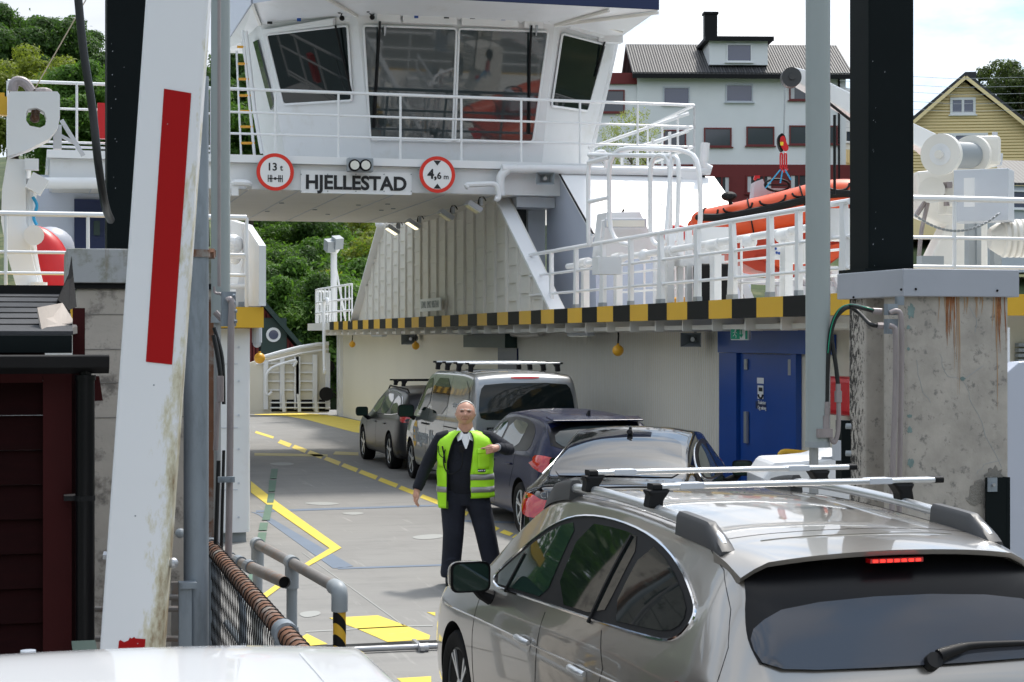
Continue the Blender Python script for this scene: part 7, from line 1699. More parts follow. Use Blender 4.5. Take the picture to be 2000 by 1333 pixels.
for sd_ in (-1, 1):
    glf.patch('window_surround', 'side', [(.95, .97), (.45, 1.30), (-.1, 1.40), (-.9, 1.385), (-1.4, 1.28), (-1.55, 1.05), (-1.3, 1.0)], 'black_gloss', .003, sd_=sd_)
    glf.patch('window', 'side', [(.8, .985), (.42, 1.25), (-.05, 1.355), (-.05, .99)], 'glass_green', .006, sd_=sd_, n=1); glf.patch('window', 'side', [(-.15, 1.36), (-.85, 1.34), (-.98, 1.30), (-.98, 1.02), (-.15, .995)], 'glass_green', .006, sd_=sd_, n=1)
    glf.patch('tail_lamp', 'rear', [(sd_ * .86, .97), (sd_ * .44, .95), (sd_ * .44, .80), (sd_ * .84, .77)], 'red_light', .012); glf.patch('tail_lamp', 'side', [(-2.1, .98), (-1.8, 1.0), (-1.80, .92), (-2.1, .79)], 'red_light', .012, sd_=sd_)
    glf.seam([(-.1, .97), (-.12, .3)], sd_); glf.seam([(.95, .95), (.9, .3)], sd_); glf.seam([(-1.0, 1.0), (-1.05, .8), (-.9, .55)], sd_)
    for y in (.05, -.85): g = MB(); g.tube([glf.pt('side', y - .09, .83, .012, sd_), glf.pt('side', y, .832, .03, sd_), glf.pt('side', y + .09, .83, .012, sd_)], .013, 8); g.build('door_handle', glf.paint, glf.root, local=True, smooth=True)
glf.patch('tailgate_surround', 'rear', [(-.66, 1.02), (.66, 1.02), (.62, 1.39), (-.62, 1.39)], 'black_gloss', .003, n=1); glf.patch('rear_window', 'rear', [(-.60, 1.05), (.60, 1.05), (.55, 1.33), (-.55, 1.33)], 'glass_light', .007, n=2)
g = MB(); g.prism([(-.60, -1.55, 1.425), (.60, -1.55, 1.425), (.58, -1.80, 1.39), (-.58, -1.80, 1.39)], (0, 0, .02)); g.build('roof_spoiler', glf.paint, glf.root, local=True, bevel=.008)
g = MB(); p = glf.pt('top', 0, -1.35); g.prism([p + Vector((-.015, -.08, -.01)), p + Vector((-.015, .05, -.01)), p + Vector((-.01, -.06, .06))], (.03, 0, 0)); g.build('shark_fin_aerial', 'black', glf.root, local=True)
glf.mirror(.75, .99, .87, sc_=.9)
# ---------------------------------------------------------------- silver van
VAN = dict(W=.955, wr=.335, wheels=(1.62, -1.55), step=.08, zlo=.25, crown=.05, spokes=5,
    top=[(-2.52, .60), (-2.515, .90), (-2.50, 1.15), (-2.46, 1.45), (-2.40, 1.75), (-2.33, 1.84), (-2.2, 1.885), (-1.2, 1.92), (.3, 1.91), (.75, 1.86), (1.2, 1.62), (1.75, 1.24), (1.9, 1.15), (2.3, 1.0), (2.5, .85), (2.56, .6)],
    belt=[(-2.52, .58), (-2.48, 1.12), (-2.2, 1.17), (0, 1.15), (1.4, 1.10), (2.0, 1.0), (2.45, .8), (2.56, .55)],
    plan=[(-2.52, .80), (-2.50, .86), (-2.44, .91), (-2.2, .94), (-1.5, .955), (1.5, .955), (2.0, .93), (2.35, .84), (2.52, .68), (2.56, .5)],
    roof=[(-2.52, .76), (-2.3, .745), (-1.5, .74), (.6, .74), (1.2, .76), (1.9, .78), (2.56, .5)])
van = Car(VAN, 'passenger_van', (7.22, 28.55, 0), R(0), 'silver van with tinted rear window and roof bars, lettering on its side', 'van', paint_='paint_silver')
for sd_ in (-1, 1):
    van.patch('window', 'side', [(1.55, 1.20), (1.15, 1.55), (.75, 1.74), (.42, 1.76), (.42, 1.20)], 'glass_dark', .006, sd_=sd_, n=1)
    van.patch('window', 'side', [(.30, 1.76), (-.9, 1.77), (-.9, 1.19), (.30, 1.19)], 'glass_dark', .006, sd_=sd_, n=1); van.patch('window', 'side', [(-1.0, 1.77), (-2.15, 1.74), (-2.25, 1.2), (-1.0, 1.19)], 'paint_silver', .007, sd_=sd_, n=1)
    van.seam([(.36, 1.8), (.36, .35)], sd_); van.seam([(-.92, 1.8), (-.92, .35)], sd_); van.line('sliding_rail', 'side', [(-.95, 1.02), (-2.1, 1.02)], 'black', .012, .002, sd_=sd_)
    van.patch('tail_lamp', 'side', [(-2.47, 1.15), (-2.35, 1.15), (-2.36, .75), (-2.47, .75)], 'red_light', .010, sd_=sd_)
    for y in (.30, .5): g = MB(); g.tube([van.pt('side', y - .08, 1.0, .015, sd_), van.pt('side', y + .08, 1.0, .03, sd_)], .016, 8); g.build('door_handle', 'black', van.root, local=True)
    van.patch('wheel_arch_lip', 'side', [(1.0, .2)] * 3, 'black', .004, sd_=sd_, n=0) if False else None
van.patch('rear_window', 'rear', [(-.76, 1.22), (-.6, 1.17), (.6, 1.17), (.76, 1.22), (.72, 1.62), (.62, 1.73), (-.62, 1.73), (-.72, 1.62)], 'glass_dark', .008, n=1)
van.patch('high_brake_light', 'rear', [(-.22, 1.79), (.22, 1.79), (.22, 1.82), (-.22, 1.82)], 'red_light', .008, n=1)
text('side_lettering', 'Ellingsen Hage', .34, van.pt('side', .35, .78, .005, -1), (0, -1, 0), (0, 0, 1), 'grey_paint', van.root, depth=.002, local=True, bold=.008)
text('rear_lettering', 'Ellingsen', .17, van.pt('rear', -.35, 1.0, .012), (1, 0, 0), (0, 0, 1), 'black', van.root, depth=.002, local=True, bold=.004)
text('rear_lettering', 'Anleggs', .07, van.pt('rear', -.32, 1.11, .012), (1, 0, 0), (0, 0, 1), 'black', van.root, depth=.002, local=True)
van.patch('round_logo', 'side', [(1.18 + .16 * math.cos(t), .80 + .22 * math.sin(t)) for t in [2 * PI * i / 16 for i in range(16)]], 'haz_yellow', .005, sd_=-1, n=0)
text('side_lettering', '55 52 99 49', .10, van.pt('side', -1.55, 1.36, .014, -1), (0, -1, 0), (0, 0, 1), 'grey_paint', van.root, depth=.002, local=True)
van.mirror(1.30, 1.18, .96, m='black', sc_=1.1)
crossbars(van, (-1.75, -.95, -.15, .55), .74, 2.005, zfoot=-.115, over=.03)
# ---------------------------------------------------------------- far dark estate
VOL = dict(W=.90, wr=.33, wheels=(1.36, -1.32), step=.07, zlo=.22, crown=.05, spokes=5,
    top=[(-2.28, .60), (-2.27, .85), (-2.22, 1.0), (-2.1, 1.2), (-1.95, 1.38), (-1.8, 1.43), (-1.0, 1.49), (-.2, 1.51), (.25, 1.47), (.7, 1.30), (1.1, 1.08), (1.25, 1.0), (1.9, .92), (2.15, .82), (2.28, .6)],
    belt=[(-2.28, .58), (-2.2, .92), (-1.8, .96), (0, .93), (1.2, .89), (2.1, .76), (2.28, .55)],
    plan=[(-2.28, .68), (-2.25, .78), (-2.1, .85), (-1.8, .88), (1.4, .89), (1.9, .85), (2.15, .74), (2.28, .5)],
    roof=[(-2.28, .6), (-1.9, .62), (-1.0, .60), (.3, .60), (1.0, .68), (2.28, .5)])
vol = Car(VOL, 'dark_estate_car', (7.24, 33.85, 0), R(0), 'black estate car with black roof bars at the head of the queue', paint_='paint_dark')
for sd_ in (-1, 1):
    dl = [(1.0, .95), (.5, 1.28), (0, 1.41), (-.9, 1.41), (-1.6, 1.33), (-1.9, 1.15), (-1.8, 1.0)]; vol.patch('window_surround', 'side', dl, 'black_gloss', .003, sd_=sd_); vol.line('chrome_trim', 'side', chaikin(dl, 2), 'chrome', .008, .003, sd_=sd_, closed=True)
    vol.patch('window', 'side', [(.85, .97), (.45, 1.24), (0, 1.36), (0, .98)], 'glass_green', .006, sd_=sd_, n=1); vol.patch('window', 'side', [(-.1, 1.36), (-.85, 1.36), (-.9, 1.0), (-.1, .98)], 'glass_light', .006, sd_=sd_, n=1); vol.patch('window', 'side', [(-1.0, 1.36), (-1.5, 1.30), (-1.75, 1.15), (-1.68, 1.03), (-1.0, 1.0)], 'glass_dark', .006, sd_=sd_, n=1)
    vol.patch('tail_lamp', 'side', [(-2.25, 1.1), (-1.95, 1.2), (-1.98, .95), (-2.25, .85)], 'red_light', .010, sd_=sd_); vol.seam([(-.05, .95), (-.05, .3)], sd_); vol.seam([(.95, .93), (.9, .3)], sd_)
    for y in (.08, -.85): g = MB(); g.tube([vol.pt('side', y - .09, .82, .012, sd_), vol.pt('side', y, .822, .03, sd_), vol.pt('side', y + .09, .82, .012, sd_)], .013, 8); g.build('door_handle', vol.paint, vol.root, local=True, smooth=True)
    g = MB(); g.tube([vol.pt('top', sd_ * .57, -1.7) , vol.pt('top', sd_ * .57, -1.55) + Vector((0, 0, .05)), vol.pt('top', sd_ * .57, .1) + Vector((0, 0, .05)), vol.pt('top', sd_ * .57, .25)], .016, 8); g.build('roof_rail', 'black', vol.root, local=True)
vol.mirror(.85, .98, .88, m='black', sc_=.95)
crossbars(vol, (-1.2, -.45), .62, 1.61, m='black', zfoot=-.09)
# ---------------------------------------------------------------- white car whose roof crosses the bottom edge
WHT = dict(W=.93, wr=.32, wheels=(1.3, -1.3), step=.08, zlo=.2, crown=.02, spokes=5,
    top=[(-2.1, .6), (-2.08, 1.0), (-2.0, 1.35), (-1.85, 1.50), (-1.0, 1.545), (.6, 1.54), (.80, 1.53), (.90, 1.50), (1.0, 1.42), (1.25, 1.12), (1.35, 1.02), (1.9, .9), (2.1, .6)],
    belt=[(-2.1, .58), (-2.0, .95), (1.2, .93), (2.1, .55)],
    plan=[(-2.1, .78), (-2.0, .88), (-1.5, .93), (1.2, .93), (1.8, .86), (2.1, .6)],
    roof=[(-2.1, .7), (-1.8, .74), (.5, .74), (1.2, .76), (2.1, .5)])
wht = Car(WHT, 'white_car', (.17, 4.35, 0), R(0), 'white car whose flat glossy roof fills the bottom left edge', paint_='paint_white')
for sd_ in (-1, 1): wht.patch('window', 'side', [(1.0, 1.0), (.8, 1.4), (-1.6, 1.42), (-1.8, 1.0)], 'glass_dark', .005, sd_=sd_)
wht.patch('windscreen', 'front', [(-.66, 1.12), (.66, 1.12), (.62, 1.44), (-.62, 1.44)], 'glass_dark', .005, n=1)
wht.line('roof_rib', 'top', [(-.55, .6), (-.55, -1.5)], 'paint_white', .006, 0); wht.line('roof_rib', 'top', [(.55, .6), (.55, -1.5)], 'paint_white', .006, 0)
# ================================================================== the deckhand
mat('skin', (.58, .31, .22), .5, var=.12, vscale=25); mat('hair', (.62, .60, .56), .8, var=.3, vscale=60); mat('shirt', (.78, .79, .80), .7)
mat('sweater', (.006, .008, .016), .9, var=.3, vscale=30, bump=.35, bscale=90); mat('trousers', (.007, .010, .022), .85, var=.3, vscale=8, bump=.5, bscale=16)
mat('hivis', (.40, .82, .012), .55, var=.08, vscale=6, bump=.35, bscale=9); mat('reflective', (.30, .30, .29), .35, .3); mat('lip', (.36, .12, .10), .5); mat('eye', (.03, .02, .02), .2)
PS = empty('person', (4.09, 17.02, 0), 'grey haired deckhand in yellow hi-vis vest over dark sweater, directing cars on the deck', 'person', rz=-R(13.5))
PS_loc = True
def erings(g, rings, n=28):           # rings: (cx, cy, z, rx, ry)
    vs = []
    for cx, cy, z, rx, ry in rings:
        for j in range(n): a = 2 * PI * j / n; e = .85; vs.append((cx + rx * math.copysign(abs(math.sin(a)) ** e, math.sin(a)), cy - ry * math.copysign(abs(math.cos(a)) ** e, math.cos(a)), z))
    k = len(rings); return g.add(vs, [(i * n + j, i * n + (j + 1) % n, (i + 1) * n + (j + 1) % n, (i + 1) * n + j) for i in range(k - 1) for j in range(n)] + [tuple(range(n))[::-1], tuple(range((k - 1) * n, k * n))])
def fuse(name, g, m, parent, vox, sm_=4, par_root=True):
    o = g.build(name, m, parent, local=True) if parent is not None else g.build(name, m, None, org=(0, 0, 0))
    rm = o.modifiers.new('r', 'REMESH'); rm.mode = 'VOXEL'; rm.voxel_size = vox; rm.use_smooth_shade = True
    s_ = o.modifiers.new('s', 'SMOOTH'); s_.factor = .5; s_.iterations = sm_
    bpy.context.view_layer.update(); me = bpy.data.meshes.new_from_object(o.evaluated_get(bpy.context.evaluated_depsgraph_get())); o.modifiers.clear(); o.data = me; me.name = name
    if not me.materials: me.materials.append(M[m])
    me.polygons.foreach_set('use_smooth', [True] * len(me.polygons)); return o
def headmesh(g, c, grow=0., hairsel=False):
    n, m_ = 56, 44; vs, fs, keep = [], [], []
    for i in range(m_ + 1):
        th = PI * i / m_
        for j in range(n):
            a = 2 * PI * j / n; x, y, z = math.sin(th) * math.sin(a), -math.sin(th) * math.cos(a), math.cos(th)
            G = lambda u, s: math.exp(-(u / s) ** 2); f = max(0, -y)
            X = x * (.084 + grow); Y = y * (.098 + grow); Z = z * (.118 + grow)
            if z < 0: X *= 1 - .22 * (-z) ** 1.6; Y *= 1 - (.10 if y > 0 else -.02) * (-z)
            X *= 1 + .06 * G(z + .45, .3) * abs(x)          # jowls
            Y -= .032 * G(x, .13) * G(z + .17, .17) * f + .010 * G(x, .20) * G(z + .30, .08) * f      # nose
            Y += .018 * G(abs(x) - .36, .16) * G(z - .06, .10) * f     # sockets
            Y -= .010 * G(z - .22, .08) * f * G(x, .7)        # brow
            Y -= .006 * G(abs(x) - .42, .2) * G(z + .22, .18) * f      # cheeks
            Y -= .010 * G(x, .25) * (G(z + .50, .05) + G(z + .60, .05)) * f; Y += .005 * G(x, .3) * G(z + .55, .02) * f
            Y -= .011 * G(x, .3) * G(z + .84, .15) * max(0, -y + .3)  # chin
            vs.append(Vector((X, Y, Z))); keep.append((x, y, z))
    for i in range(m_):
        for j in range(n):
            q = (i * n + j, i * n + (j + 1) % n, (i + 1) * n + (j + 1) % n, (i + 1) * n + j)
            if hairsel:
                x = sum(keep[k][0] for k in q) / 4; y = sum(keep[k][1] for k in q) / 4; z = sum(keep[k][2] for k in q) / 4
                ok = (z > -.45 and y > .15) or (z > .74 and y > -.42) or (z > -.05 and y > -.22 and abs(x) > .5)
                if not ok: continue
            fs.append(q)
    Rh = Matrix.Rotation(R(-6), 3, 'X') @ Matrix.Rotation(R(4), 3, 'Y')
    return g.add([Vector(c) + Rh @ v for v in vs], fs)
HC = Vector((0, -.035, 1.675))
SHR, ELR, WRR = Vector((-.205, 0, 1.435)), Vector((-.335, .03, 1.175)), Vector((-.420, -.045, .935))
SHL, ELL, WRL = Vector((.205, 0, 1.435)), Vector((.385, -.06, 1.315)), Vector((.275, -.27, 1.355))
def armpath(sh, el, wr_): return [sh * .75 + Vector((0, 0, sh.z * .25)), sh, sh.lerp(el, .45), sh.lerp(el, .85), el.lerp((sh + wr_) / 2, .12), el.lerp(wr_, .15), el.lerp(wr_, .5), el.lerp(wr_, .85), wr_]
b = MB(); headmesh(b, HC)
b.tube([(0, .02, 1.44), (0, .0, 1.50), (0, -.015, 1.58), (0, -.02, 1.64)], [.085, .068, .062, .055], 18)
for s_ in (-1, 1): b.ball(HC + Vector((s_ * .082, .012, -.005)), .03, 12, 10, (.35, .55, 1.05))
erings(b, [(0, 0, .80, .12, .09), (0, 0, .95, .16, .11), (0, 0, 1.1, .16, .12), (0, 0, 1.3, .17, .11), (0, 0, 1.42, .17, .09), (0, 0, 1.48, .10, .07)])
for sh, el, wr_ in ((SHR, ELR, WRR), (SHL, ELL, WRL)): b.tube(armpath(sh, el, wr_), [.045, .045, .044, .042, .040, .038, .036, .030, .026], 12)
for hx, kx, ax_ in ((-.10, -.10, -.12), (.10, .175, .235)): b.tube([(hx, 0, .88), (hx * 1.1, 0, .7), (kx, -.02, .50), (ax_, .0, .28), (ax_, .02, .08)], [.085, .075, .055, .05, .038], 12)
def finger(g, pts, r): g.tube(smooth_path(pts, 4), [r * (1 - .22 * i / (4 * (len(pts) - 1))) for i in range(4 * (len(pts) - 1) + 1)], 8); g.ball(pts[-1], r * .8, 8, 6)
# hanging right hand: palm then five fingers, curled a little
w0 = WRR; d = Vector((-.12, -.10, -.98)).normalized(); sd_v = Vector((.35, -.93, .06)).normalized(); nm = d.cross(sd_v)   # sd_v towards the thumb (front)
b.tube([w0 - d * .02, w0 + d * .03, w0 + d * .06, w0 + d * .085], [.026, .030, .031, .026], 12); b.tube([w0 + d * .03 + sd_v * .015, w0 + d * .085 + sd_v * .022], [.022, .016], 8); b.tube([w0 + d * .03 - sd_v * .015, w0 + d * .08 - sd_v * .026], [.022, .015], 8)
for k, (o_, l_) in enumerate(((.031, .070), (.011, .080), (-.010, .074), (-.030, .058))):
    p0 = w0 + d * .082 + sd_v * o_; c_ = nm * (1 if nm.x > 0 else -1); finger(b, [p0, p0 + d * l_ * .45 + sd_v * o_ * .12, p0 + d * l_ * .8 + c_ * .012, p0 + d * l_ + c_ * .028], .0092)
p0 = w0 + d * .03 + sd_v * .030; finger(b, [p0, p0 + sd_v * .022 + d * .025, p0 + sd_v * .026 + d * .052, p0 + sd_v * .020 + d * .072], .0105)
# left hand at chest height, back of the hand to the camera, index pointing to the picture's left
w1 = WRL; d = (Vector((.195, -.36, 1.335)) - WRL).normalized(); up_ = Vector((0, 0, 1)); si = (up_ - d * up_.dot(d)).normalized()
b.tube([w1 - d * .02, w1 + d * .03, w1 + d * .06, w1 + d * .09], [.028, .033, .035, .028], 12); b.tube([w1 + d * .03 + si * .015, w1 + d * .085 + si * .024], [.022, .017], 8); b.tube([w1 + d * .03 - si * .015, w1 + d * .08 - si * .024], [.022, .016], 8)
inw = Vector((-.9, .35, -.25)).normalized(); kn = w1 + d * .088
for k, o_ in enumerate((.012, -.008, -.028)): p0 = kn + si * o_; finger(b, [p0, p0 + d * .020 + inw * .022, p0 + inw * .042 - si * .004, p0 + inw * .040 - d * .024], .0096)
p0 = kn + si * .030; finger(b, [p0, p0 + inw * .035 + d * .016, p0 + inw * .065 + d * .010, p0 + inw * .088 + d * .002], .0088)
p0 = w1 + d * .04 + si * .028; finger(b, [p0, p0 + inw * .03 + si * .012, p0 + inw * .055 + si * .010, p0 + inw * .074 + si * .004], .0105)
body = fuse('person', b, 'skin', None, .0045, 2)
# replace the helper empty by the body mesh itself as the thing
body.location = PS.location; body.rotation_euler = PS.rotation_euler
for k in ('label', 'category'): body[k] = PS[k]
bpy.data.objects.remove(PS); body.name = 'person'; ORG[body.name] = Vector((0, 0, 0)); PS = body
# face details
g = MB()
Rh = Matrix.Rotation(R(-6), 3, 'X') @ Matrix.Rotation(R(4), 3, 'Y')
def hp(x, y, z): return HC + Rh @ Vector((x, y, z))
bm_f = bmesh.new(); bm_f.from_mesh(PS.data); fb = BVHTree.FromBMesh(bm_f); bm_f.free()
def fpt(x, z, off=0.):
    o_ = hp(x, -.3, z); d_ = (Rh @ Vector((0, 1, 0))).normalized(); h_ = fb.ray_cast(o_, d_); return (h_[0] if h_[0] is not None else hp(x, -.09, z)) - d_ * off
for s_ in (-1, 1):
    g = MB(); g.tube([fpt(s_ * .017, .008, .0005), fpt(s_ * .030, .011, .001), fpt(s_ * .044, .007, .0005)], [.002, .0045, .002], 8); g.build('eye', 'eye', PS, local=True, smooth=True)
    g = MB(); g.tube([fpt(s_ * .014, .024, .001), fpt(s_ * .030, .029, .002), fpt(s_ * .047, .024, .001)], [.003, .0048, .0028], 6); g.build('eyebrow', 'hair', PS, local=True, smooth=True)
g = MB(); g.tube([fpt(x, z, .001) for x, z in ((-.026, -.069), (-.012, -.0655), (0, -.066), (.012, -.0655), (.026, -.069))], [.0018, .0036, .0036, .0036, .0018], 6); g.build('mouth', 'lip', PS, local=True, smooth=True)
mat('crease', (.28, .11, .075), .6)
g = MB()
for s_ in (-1, 1): g.tube([fpt(s_ * .020, -.035, .0002), fpt(s_ * .030, -.050, .0002), fpt(s_ * .034, -.066, .0002)], .0016, 5); g.tube([fpt(s_ * .020, -.001, .0002), fpt(s_ * .030, -.005, .0002), fpt(s_ * .042, .0, .0002)], .0014, 5); g.ball(fpt(s_ * .008, -.040, -.001), .0028, 6, 5)
g.build('face_creases', 'crease', PS, local=True)
g = MB(); headmesh(g, HC, .0055, True); o = g.build('hair', 'hair', PS, local=True, smooth=True); sm2 = o.modifiers.new('thick', 'SOLIDIFY'); sm2.thickness = .006; sm2.offset = -1
# trousers
g = MB()
for s_, hx, kx, ax_ in ((-1, -.098, -.105, -.125), (1, .098, .175, .235)):
    erings(g, [(hx, .005, .93, .105, .135), (hx * 1.1, .0, .80, .112, .135), ((hx + kx) / 2 * 1.05, -.0, .66, .102, .118), (kx, -.015, .50, .092, .102), ((kx + ax_) / 2, .0, .34, .088, .098), (ax_, .012, .20, .086, .10), (ax_, .016, .12, .095, .112), (ax_, .012, .075, .088, .105)])
erings(g, [(0, 0, .78, .17, .125), (0, .003, .88, .198, .14), (0, 0, .98, .196, .142), (0, 0, 1.03, .19, .14)])
rr = random.Random(2)
for s_, kx in ((-1, -.105), (1, .175)):
    for i in range(9):
        z = rr.choice([.12, .16, .2, .26, .48, .53, .58, .70, .76]) + rr.uniform(-.02, .02); cx = kx * (1.15 if z < .3 else .95) + (.05 if z < .3 and s_ > 0 else 0); a0 = rr.uniform(-1, .2)
        g.tube([(cx + .086 * math.sin(a), -.098 * math.cos(a), z + (a - a0) * rr.uniform(.01, .03)) for a in [a0 + .25 * k for k in range(6)]], [.004, .009, .011, .011, .008, .003], 6)
tr_ = fuse('trousers', g, 'trousers', PS, .009, 3)
for s_, x, m2 in ((-1, -.205, 0), (1, .245, 1)):
    g = MB(); g.prism([(x * .99 - s_ * .002, -.06, .66), (x * .99, .06, .66), (x * .93, .06, .49), (x * .93, -.06, .49)], (-s_ * .02, 0, 0)); g.build('cargo_pocket', 'trousers', tr_, local=True, bevel=.008)
g = MB(); g.box((.192, -.098, .565), (.022, .006, .018)); g.build('pocket_logo', 'sign_white', tr_, local=True)
# shoes
for x in (-.125, .235):
    g = MB(); g.tube(smooth_path([(x, .07, .05), (x, .0, .055), (x * 1.03, -.10, .045), (x * 1.05, -.17, .038)], 4), [.045, .047, .048, .048, .05, .052, .05, .048, .047, .045, .042, .036, .02], 14); g.b2((x - .045, -.17, 0), (x + .05, .10, .022)); fuse('shoe', g, 'black', PS, .007, 3)
# sweater
g = MB(); erings(g, [(0, 0, .90, .190, .145), (0, -.005, 1.0, .200, .160), (0, -.008, 1.12, .205, .162), (0, 0, 1.25, .203, .145), (0, .005, 1.36, .205, .128), (0, .01, 1.43, .190, .105), (0, .012, 1.475, .14, .085), (0, .01, 1.505, .085, .07)])
for sh, el, wr_ in ((SHR, ELR, WRR), (SHL, ELL, WRL)):
    q = [sh * .8 + Vector((0, 0, .30)), sh] if False else [sh]; q_ = armpath(sh, el, wr_); q_[0] = Vector((sh.x * .7, 0, sh.z + .005)); pts = [q_[0]] + [a.lerp(b2, t) for a, b2 in zip(q_, q_[1:]) for t in (.5, 1.)]; n_ = len(pts); g.tube(pts, [.072 - .026 * (i / (n_ - 1)) for i in range(n_)], 14)
    e = (wr_ - el).normalized(); g.tube([wr_ - e * .045, wr_ + e * .004], [.047, .044], 14)
    rr2 = random.Random(4)
    for i in range(6):
        t = .25 + .12 * i; p = pts[int(t * (n_ - 1))]; dd = (pts[min(int(t * (n_ - 1)) + 1, n_ - 1)] - p).normalized(); a_ = dd.orthogonal().normalized(); b_ = dd.cross(a_); a0 = rr2.uniform(0, 6); rad = .072 - .026 * t
        g.tube([p + a_ * math.cos(a0 + k * .4) * rad + b_ * math.sin(a0 + k * .4) * rad + dd * k * .006 for k in range(6)], [.003, .007, .009, .009, .006, .003], 6)
sw = fuse('sweater', g, 'sweater', PS, .008, 3)
# white shirt: V front and collar wings
g = MB(); g.prism([(-.050, -.098, 1.475), (.052, -.098, 1.475), (.010, -.150, 1.335), (-.002, -.150, 1.335)], (0, .02, .0)); sh_o = g.build('shirt', 'shirt', PS, local=True)
for s_ in (-1, 1): g = MB(); g.prism([(s_ * .018, -.098, 1.475), (s_ * .066, -.045, 1.535), (s_ * .084, -.065, 1.485), (s_ * .066, -.128, 1.405), (s_ * .036, -.138, 1.425)], (0, .008, .006)); g.build('collar', 'shirt', sh_o, local=True)
# hi-vis vest: open shell, opening at the front
def vprof(z):
    P_ = [(.83, .240, .182), (.92, .238, .186), (1.05, .236, .188), (1.18, .236, .180), (1.30, .240, .162), (1.38, .238, .145), (1.43, .222, .125), (1.465, .180, .105), (1.49, .130, .088), (1.505, .088, .078)]
    for a, c in zip(P_, P_[1:]):
        if z <= c[0]: t = (z - a[0]) / (c[0] - a[0]); return a[1] + (c[1] - a[1]) * t, a[2] + (c[2] - a[2]) * t
    return P_[-1][1:]
def vpt(a, z, off=0.):
    rx, ry = vprof(z); return Vector(((rx + off) * math.copysign(abs(math.sin(a)) ** .85, math.sin(a)), -(ry + off) * math.copysign(abs(math.cos(a)) ** .85, math.cos(a)) - .004, z))
def edgeR(z): return .10 + .12 * max(0, (z - 1.1)) / .3 if z > 1.1 else .10 + (1.1 - z) * .12   # right (picture) panel starts here
def edgeL(z): return -(.62 + .0 * z) if z < 1.2 else -(.62 - .30 * min(1, (z - 1.2) / .27))
def vshell(name, m, z0f, z1, a0f, a1f, off, nz, na, par, th_=.006):
    vs = []
    for i in range(nz + 1):
        for j in range(na + 1):
            t = j / na; s1 = i / nz; a_lo, a_hi = a0f(0), a1f(0)
            z = None
            at = a_lo + (a_hi - a_lo) * t; zz0 = z0f(at); z = zz0 + (z1 - zz0) * s1; a = a0f(z) + (a1f(z) - a0f(z)) * t
            wob = .006 * math.sin(a * 9 + z * 14) * (1 - s1) + .003 * math.sin(z * 40 + a * 3)
            vs.append(vpt(a, max(z, .83), off + wob) + Vector((0, 0, min(0, z - .83))))
    g = MB(); g.add(vs, [(i * (na + 1) + j, i * (na + 1) + j + 1, (i + 1) * (na + 1) + j + 1, (i + 1) * (na + 1) + j) for i in range(nz) for j in range(na)]); o = g.build(name, m, par, local=True, smooth=True)
    if th_: s_ = o.modifiers.new('thick', 'SOLIDIFY'); s_.thickness = th_; s_.offset = -1
    return o
ve = vshell('vest', 'hivis', lambda a: .86 if a < 4.6 else .86 - .10 * min(1, (a - 4.6) / .6), 1.505, lambda z: edgeR(z), lambda z: 2 * PI + edgeL(z), .010, 26, 64, PS)
vshell('reflective_band', 'reflective', lambda a: .915, .968, lambda z: edgeR(z) + .02, lambda z: 2 * PI + edgeL(z) - .02, .0155, 2, 64, ve, .002)
vshell('reflective_band', 'reflective', lambda a: 1.035, 1.090, lambda z: edgeR(z) + .02, lambda z: 2.4, .0155, 2, 34, ve, .002)
def zipline(f, z0, z1, m, r): 
    g = MB(); g.tube([vpt(f(z), max(z, .83), .013) + Vector((0, 0, min(0, z - .83))) for z in [z0 + (z1 - z0) * i / 24 for i in range(25)]], r, 6); g.build('vest_edging', m, ve, local=True)
zipline(lambda z: edgeR(z), .87, 1.49, 'black', .0045); zipline(lambda z: edgeL(z), .765, 1.49, 'black', .006)
def vpatch(name, m, a0, a1, z0, z1, off=.016, th_=.006): vshell(name, m, lambda a: z0, z1, lambda z: a0, lambda z: a1, off, 6, 10, ve, th_)
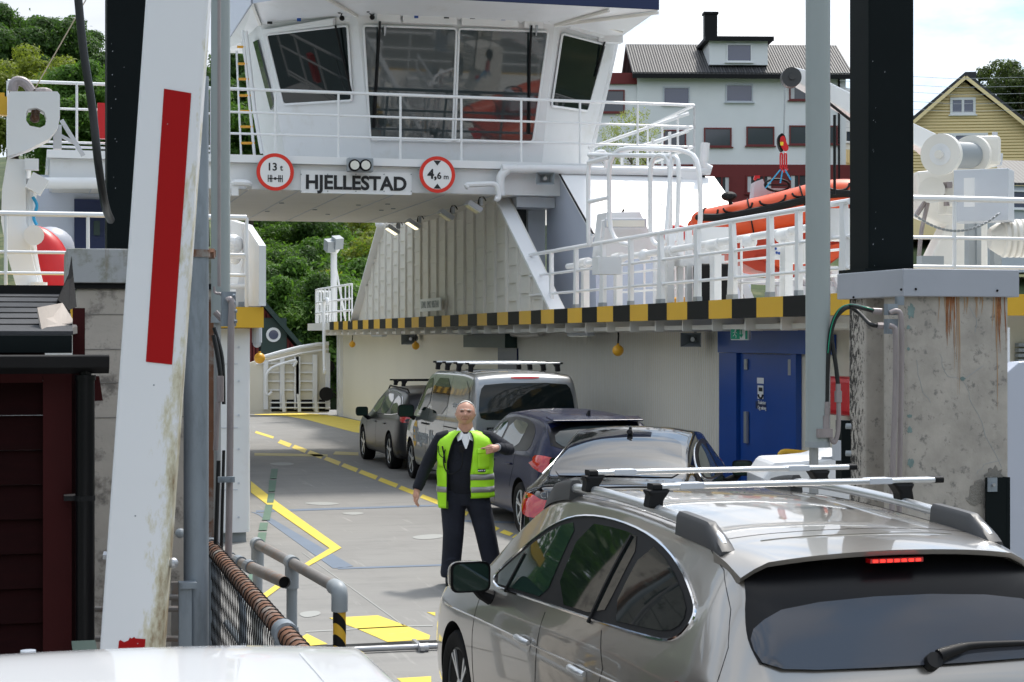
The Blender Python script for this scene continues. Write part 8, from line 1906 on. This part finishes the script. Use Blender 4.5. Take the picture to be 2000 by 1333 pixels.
vpatch('chest_pocket', 'hivis', .36, .92, 1.14, 1.32, .020); vpatch('pocket_flap', 'hivis', .34, .94, 1.29, 1.335, .025); vpatch('lower_pocket', 'hivis', .22, .95, 1.095, 1.13, .019)
vpatch('chest_pocket', 'hivis', -1.25, -.72, 1.16, 1.30, .018); vpatch('name_badge', 'black', .36, .66, 1.115, 1.142, .025); vpatch('epaulette_badge', 'black', .50, .62, 1.325, 1.348, .029)
g = MB()
for i, ch in enumerate((.38, .44, .50)): p = vpt(ch, 1.128, .030); g.box(p, (.012, .002, .009))
p = vpt(.60, 1.128, .030); g.cyl(p, p + Vector((0, -.002, 0)), .006, 10); g.build('badge_print', 'sign_white', ve, local=True)
# radio microphone and cords
g = MB(); g.prism(rpoly([(-.055, -.178, 1.365), (-.010, -.178, 1.365), (-.014, -.178, 1.30), (-.048, -.178, 1.30)], .01, 3), (0, .028, 0)); rm_ = g.build('radio_microphone', 'black', PS, local=True, smooth=True, sharp=40)
g = MB(); g.tube(smooth_path([(-.030, -.175, 1.31), (-.025, -.19, 1.22), (-.05, -.195, 1.14), (-.12, -.19, 1.095), (-.17, -.175, 1.13), (-.19, -.165, 1.22), (-.175, -.16, 1.33)], 6), .0055, 6); g.build('coiled_cord', 'black', rm_, local=True, smooth=True)
g = MB(); g.tube(smooth_path([(-.20, -.145, 1.36), (-.185, -.165, 1.28), (-.175, -.17, 1.2)], 5), .007, 6); g.tube(smooth_path([(-.235, -.10, 1.36), (-.225, -.13, 1.28), (-.19, -.16, 1.25)], 5), .004, 6); g.build('lanyard', 'black', PS, local=True, smooth=True)
g = MB(); e = (WRL - ELL).normalized(); c_ = WRL + e * .008; a_ = e.orthogonal().normalized(); b_ = e.cross(a_); g.tube([c_ + a_ * .031 * math.cos(t) + b_ * .031 * math.sin(t) for t in [2 * PI * i / 20 for i in range(20)]], .007, 8, closed=True); g.build('wrist_watch', 'zinc', PS, local=True, smooth=True)
PS.scale = (1.12, 1.10, 1.0)
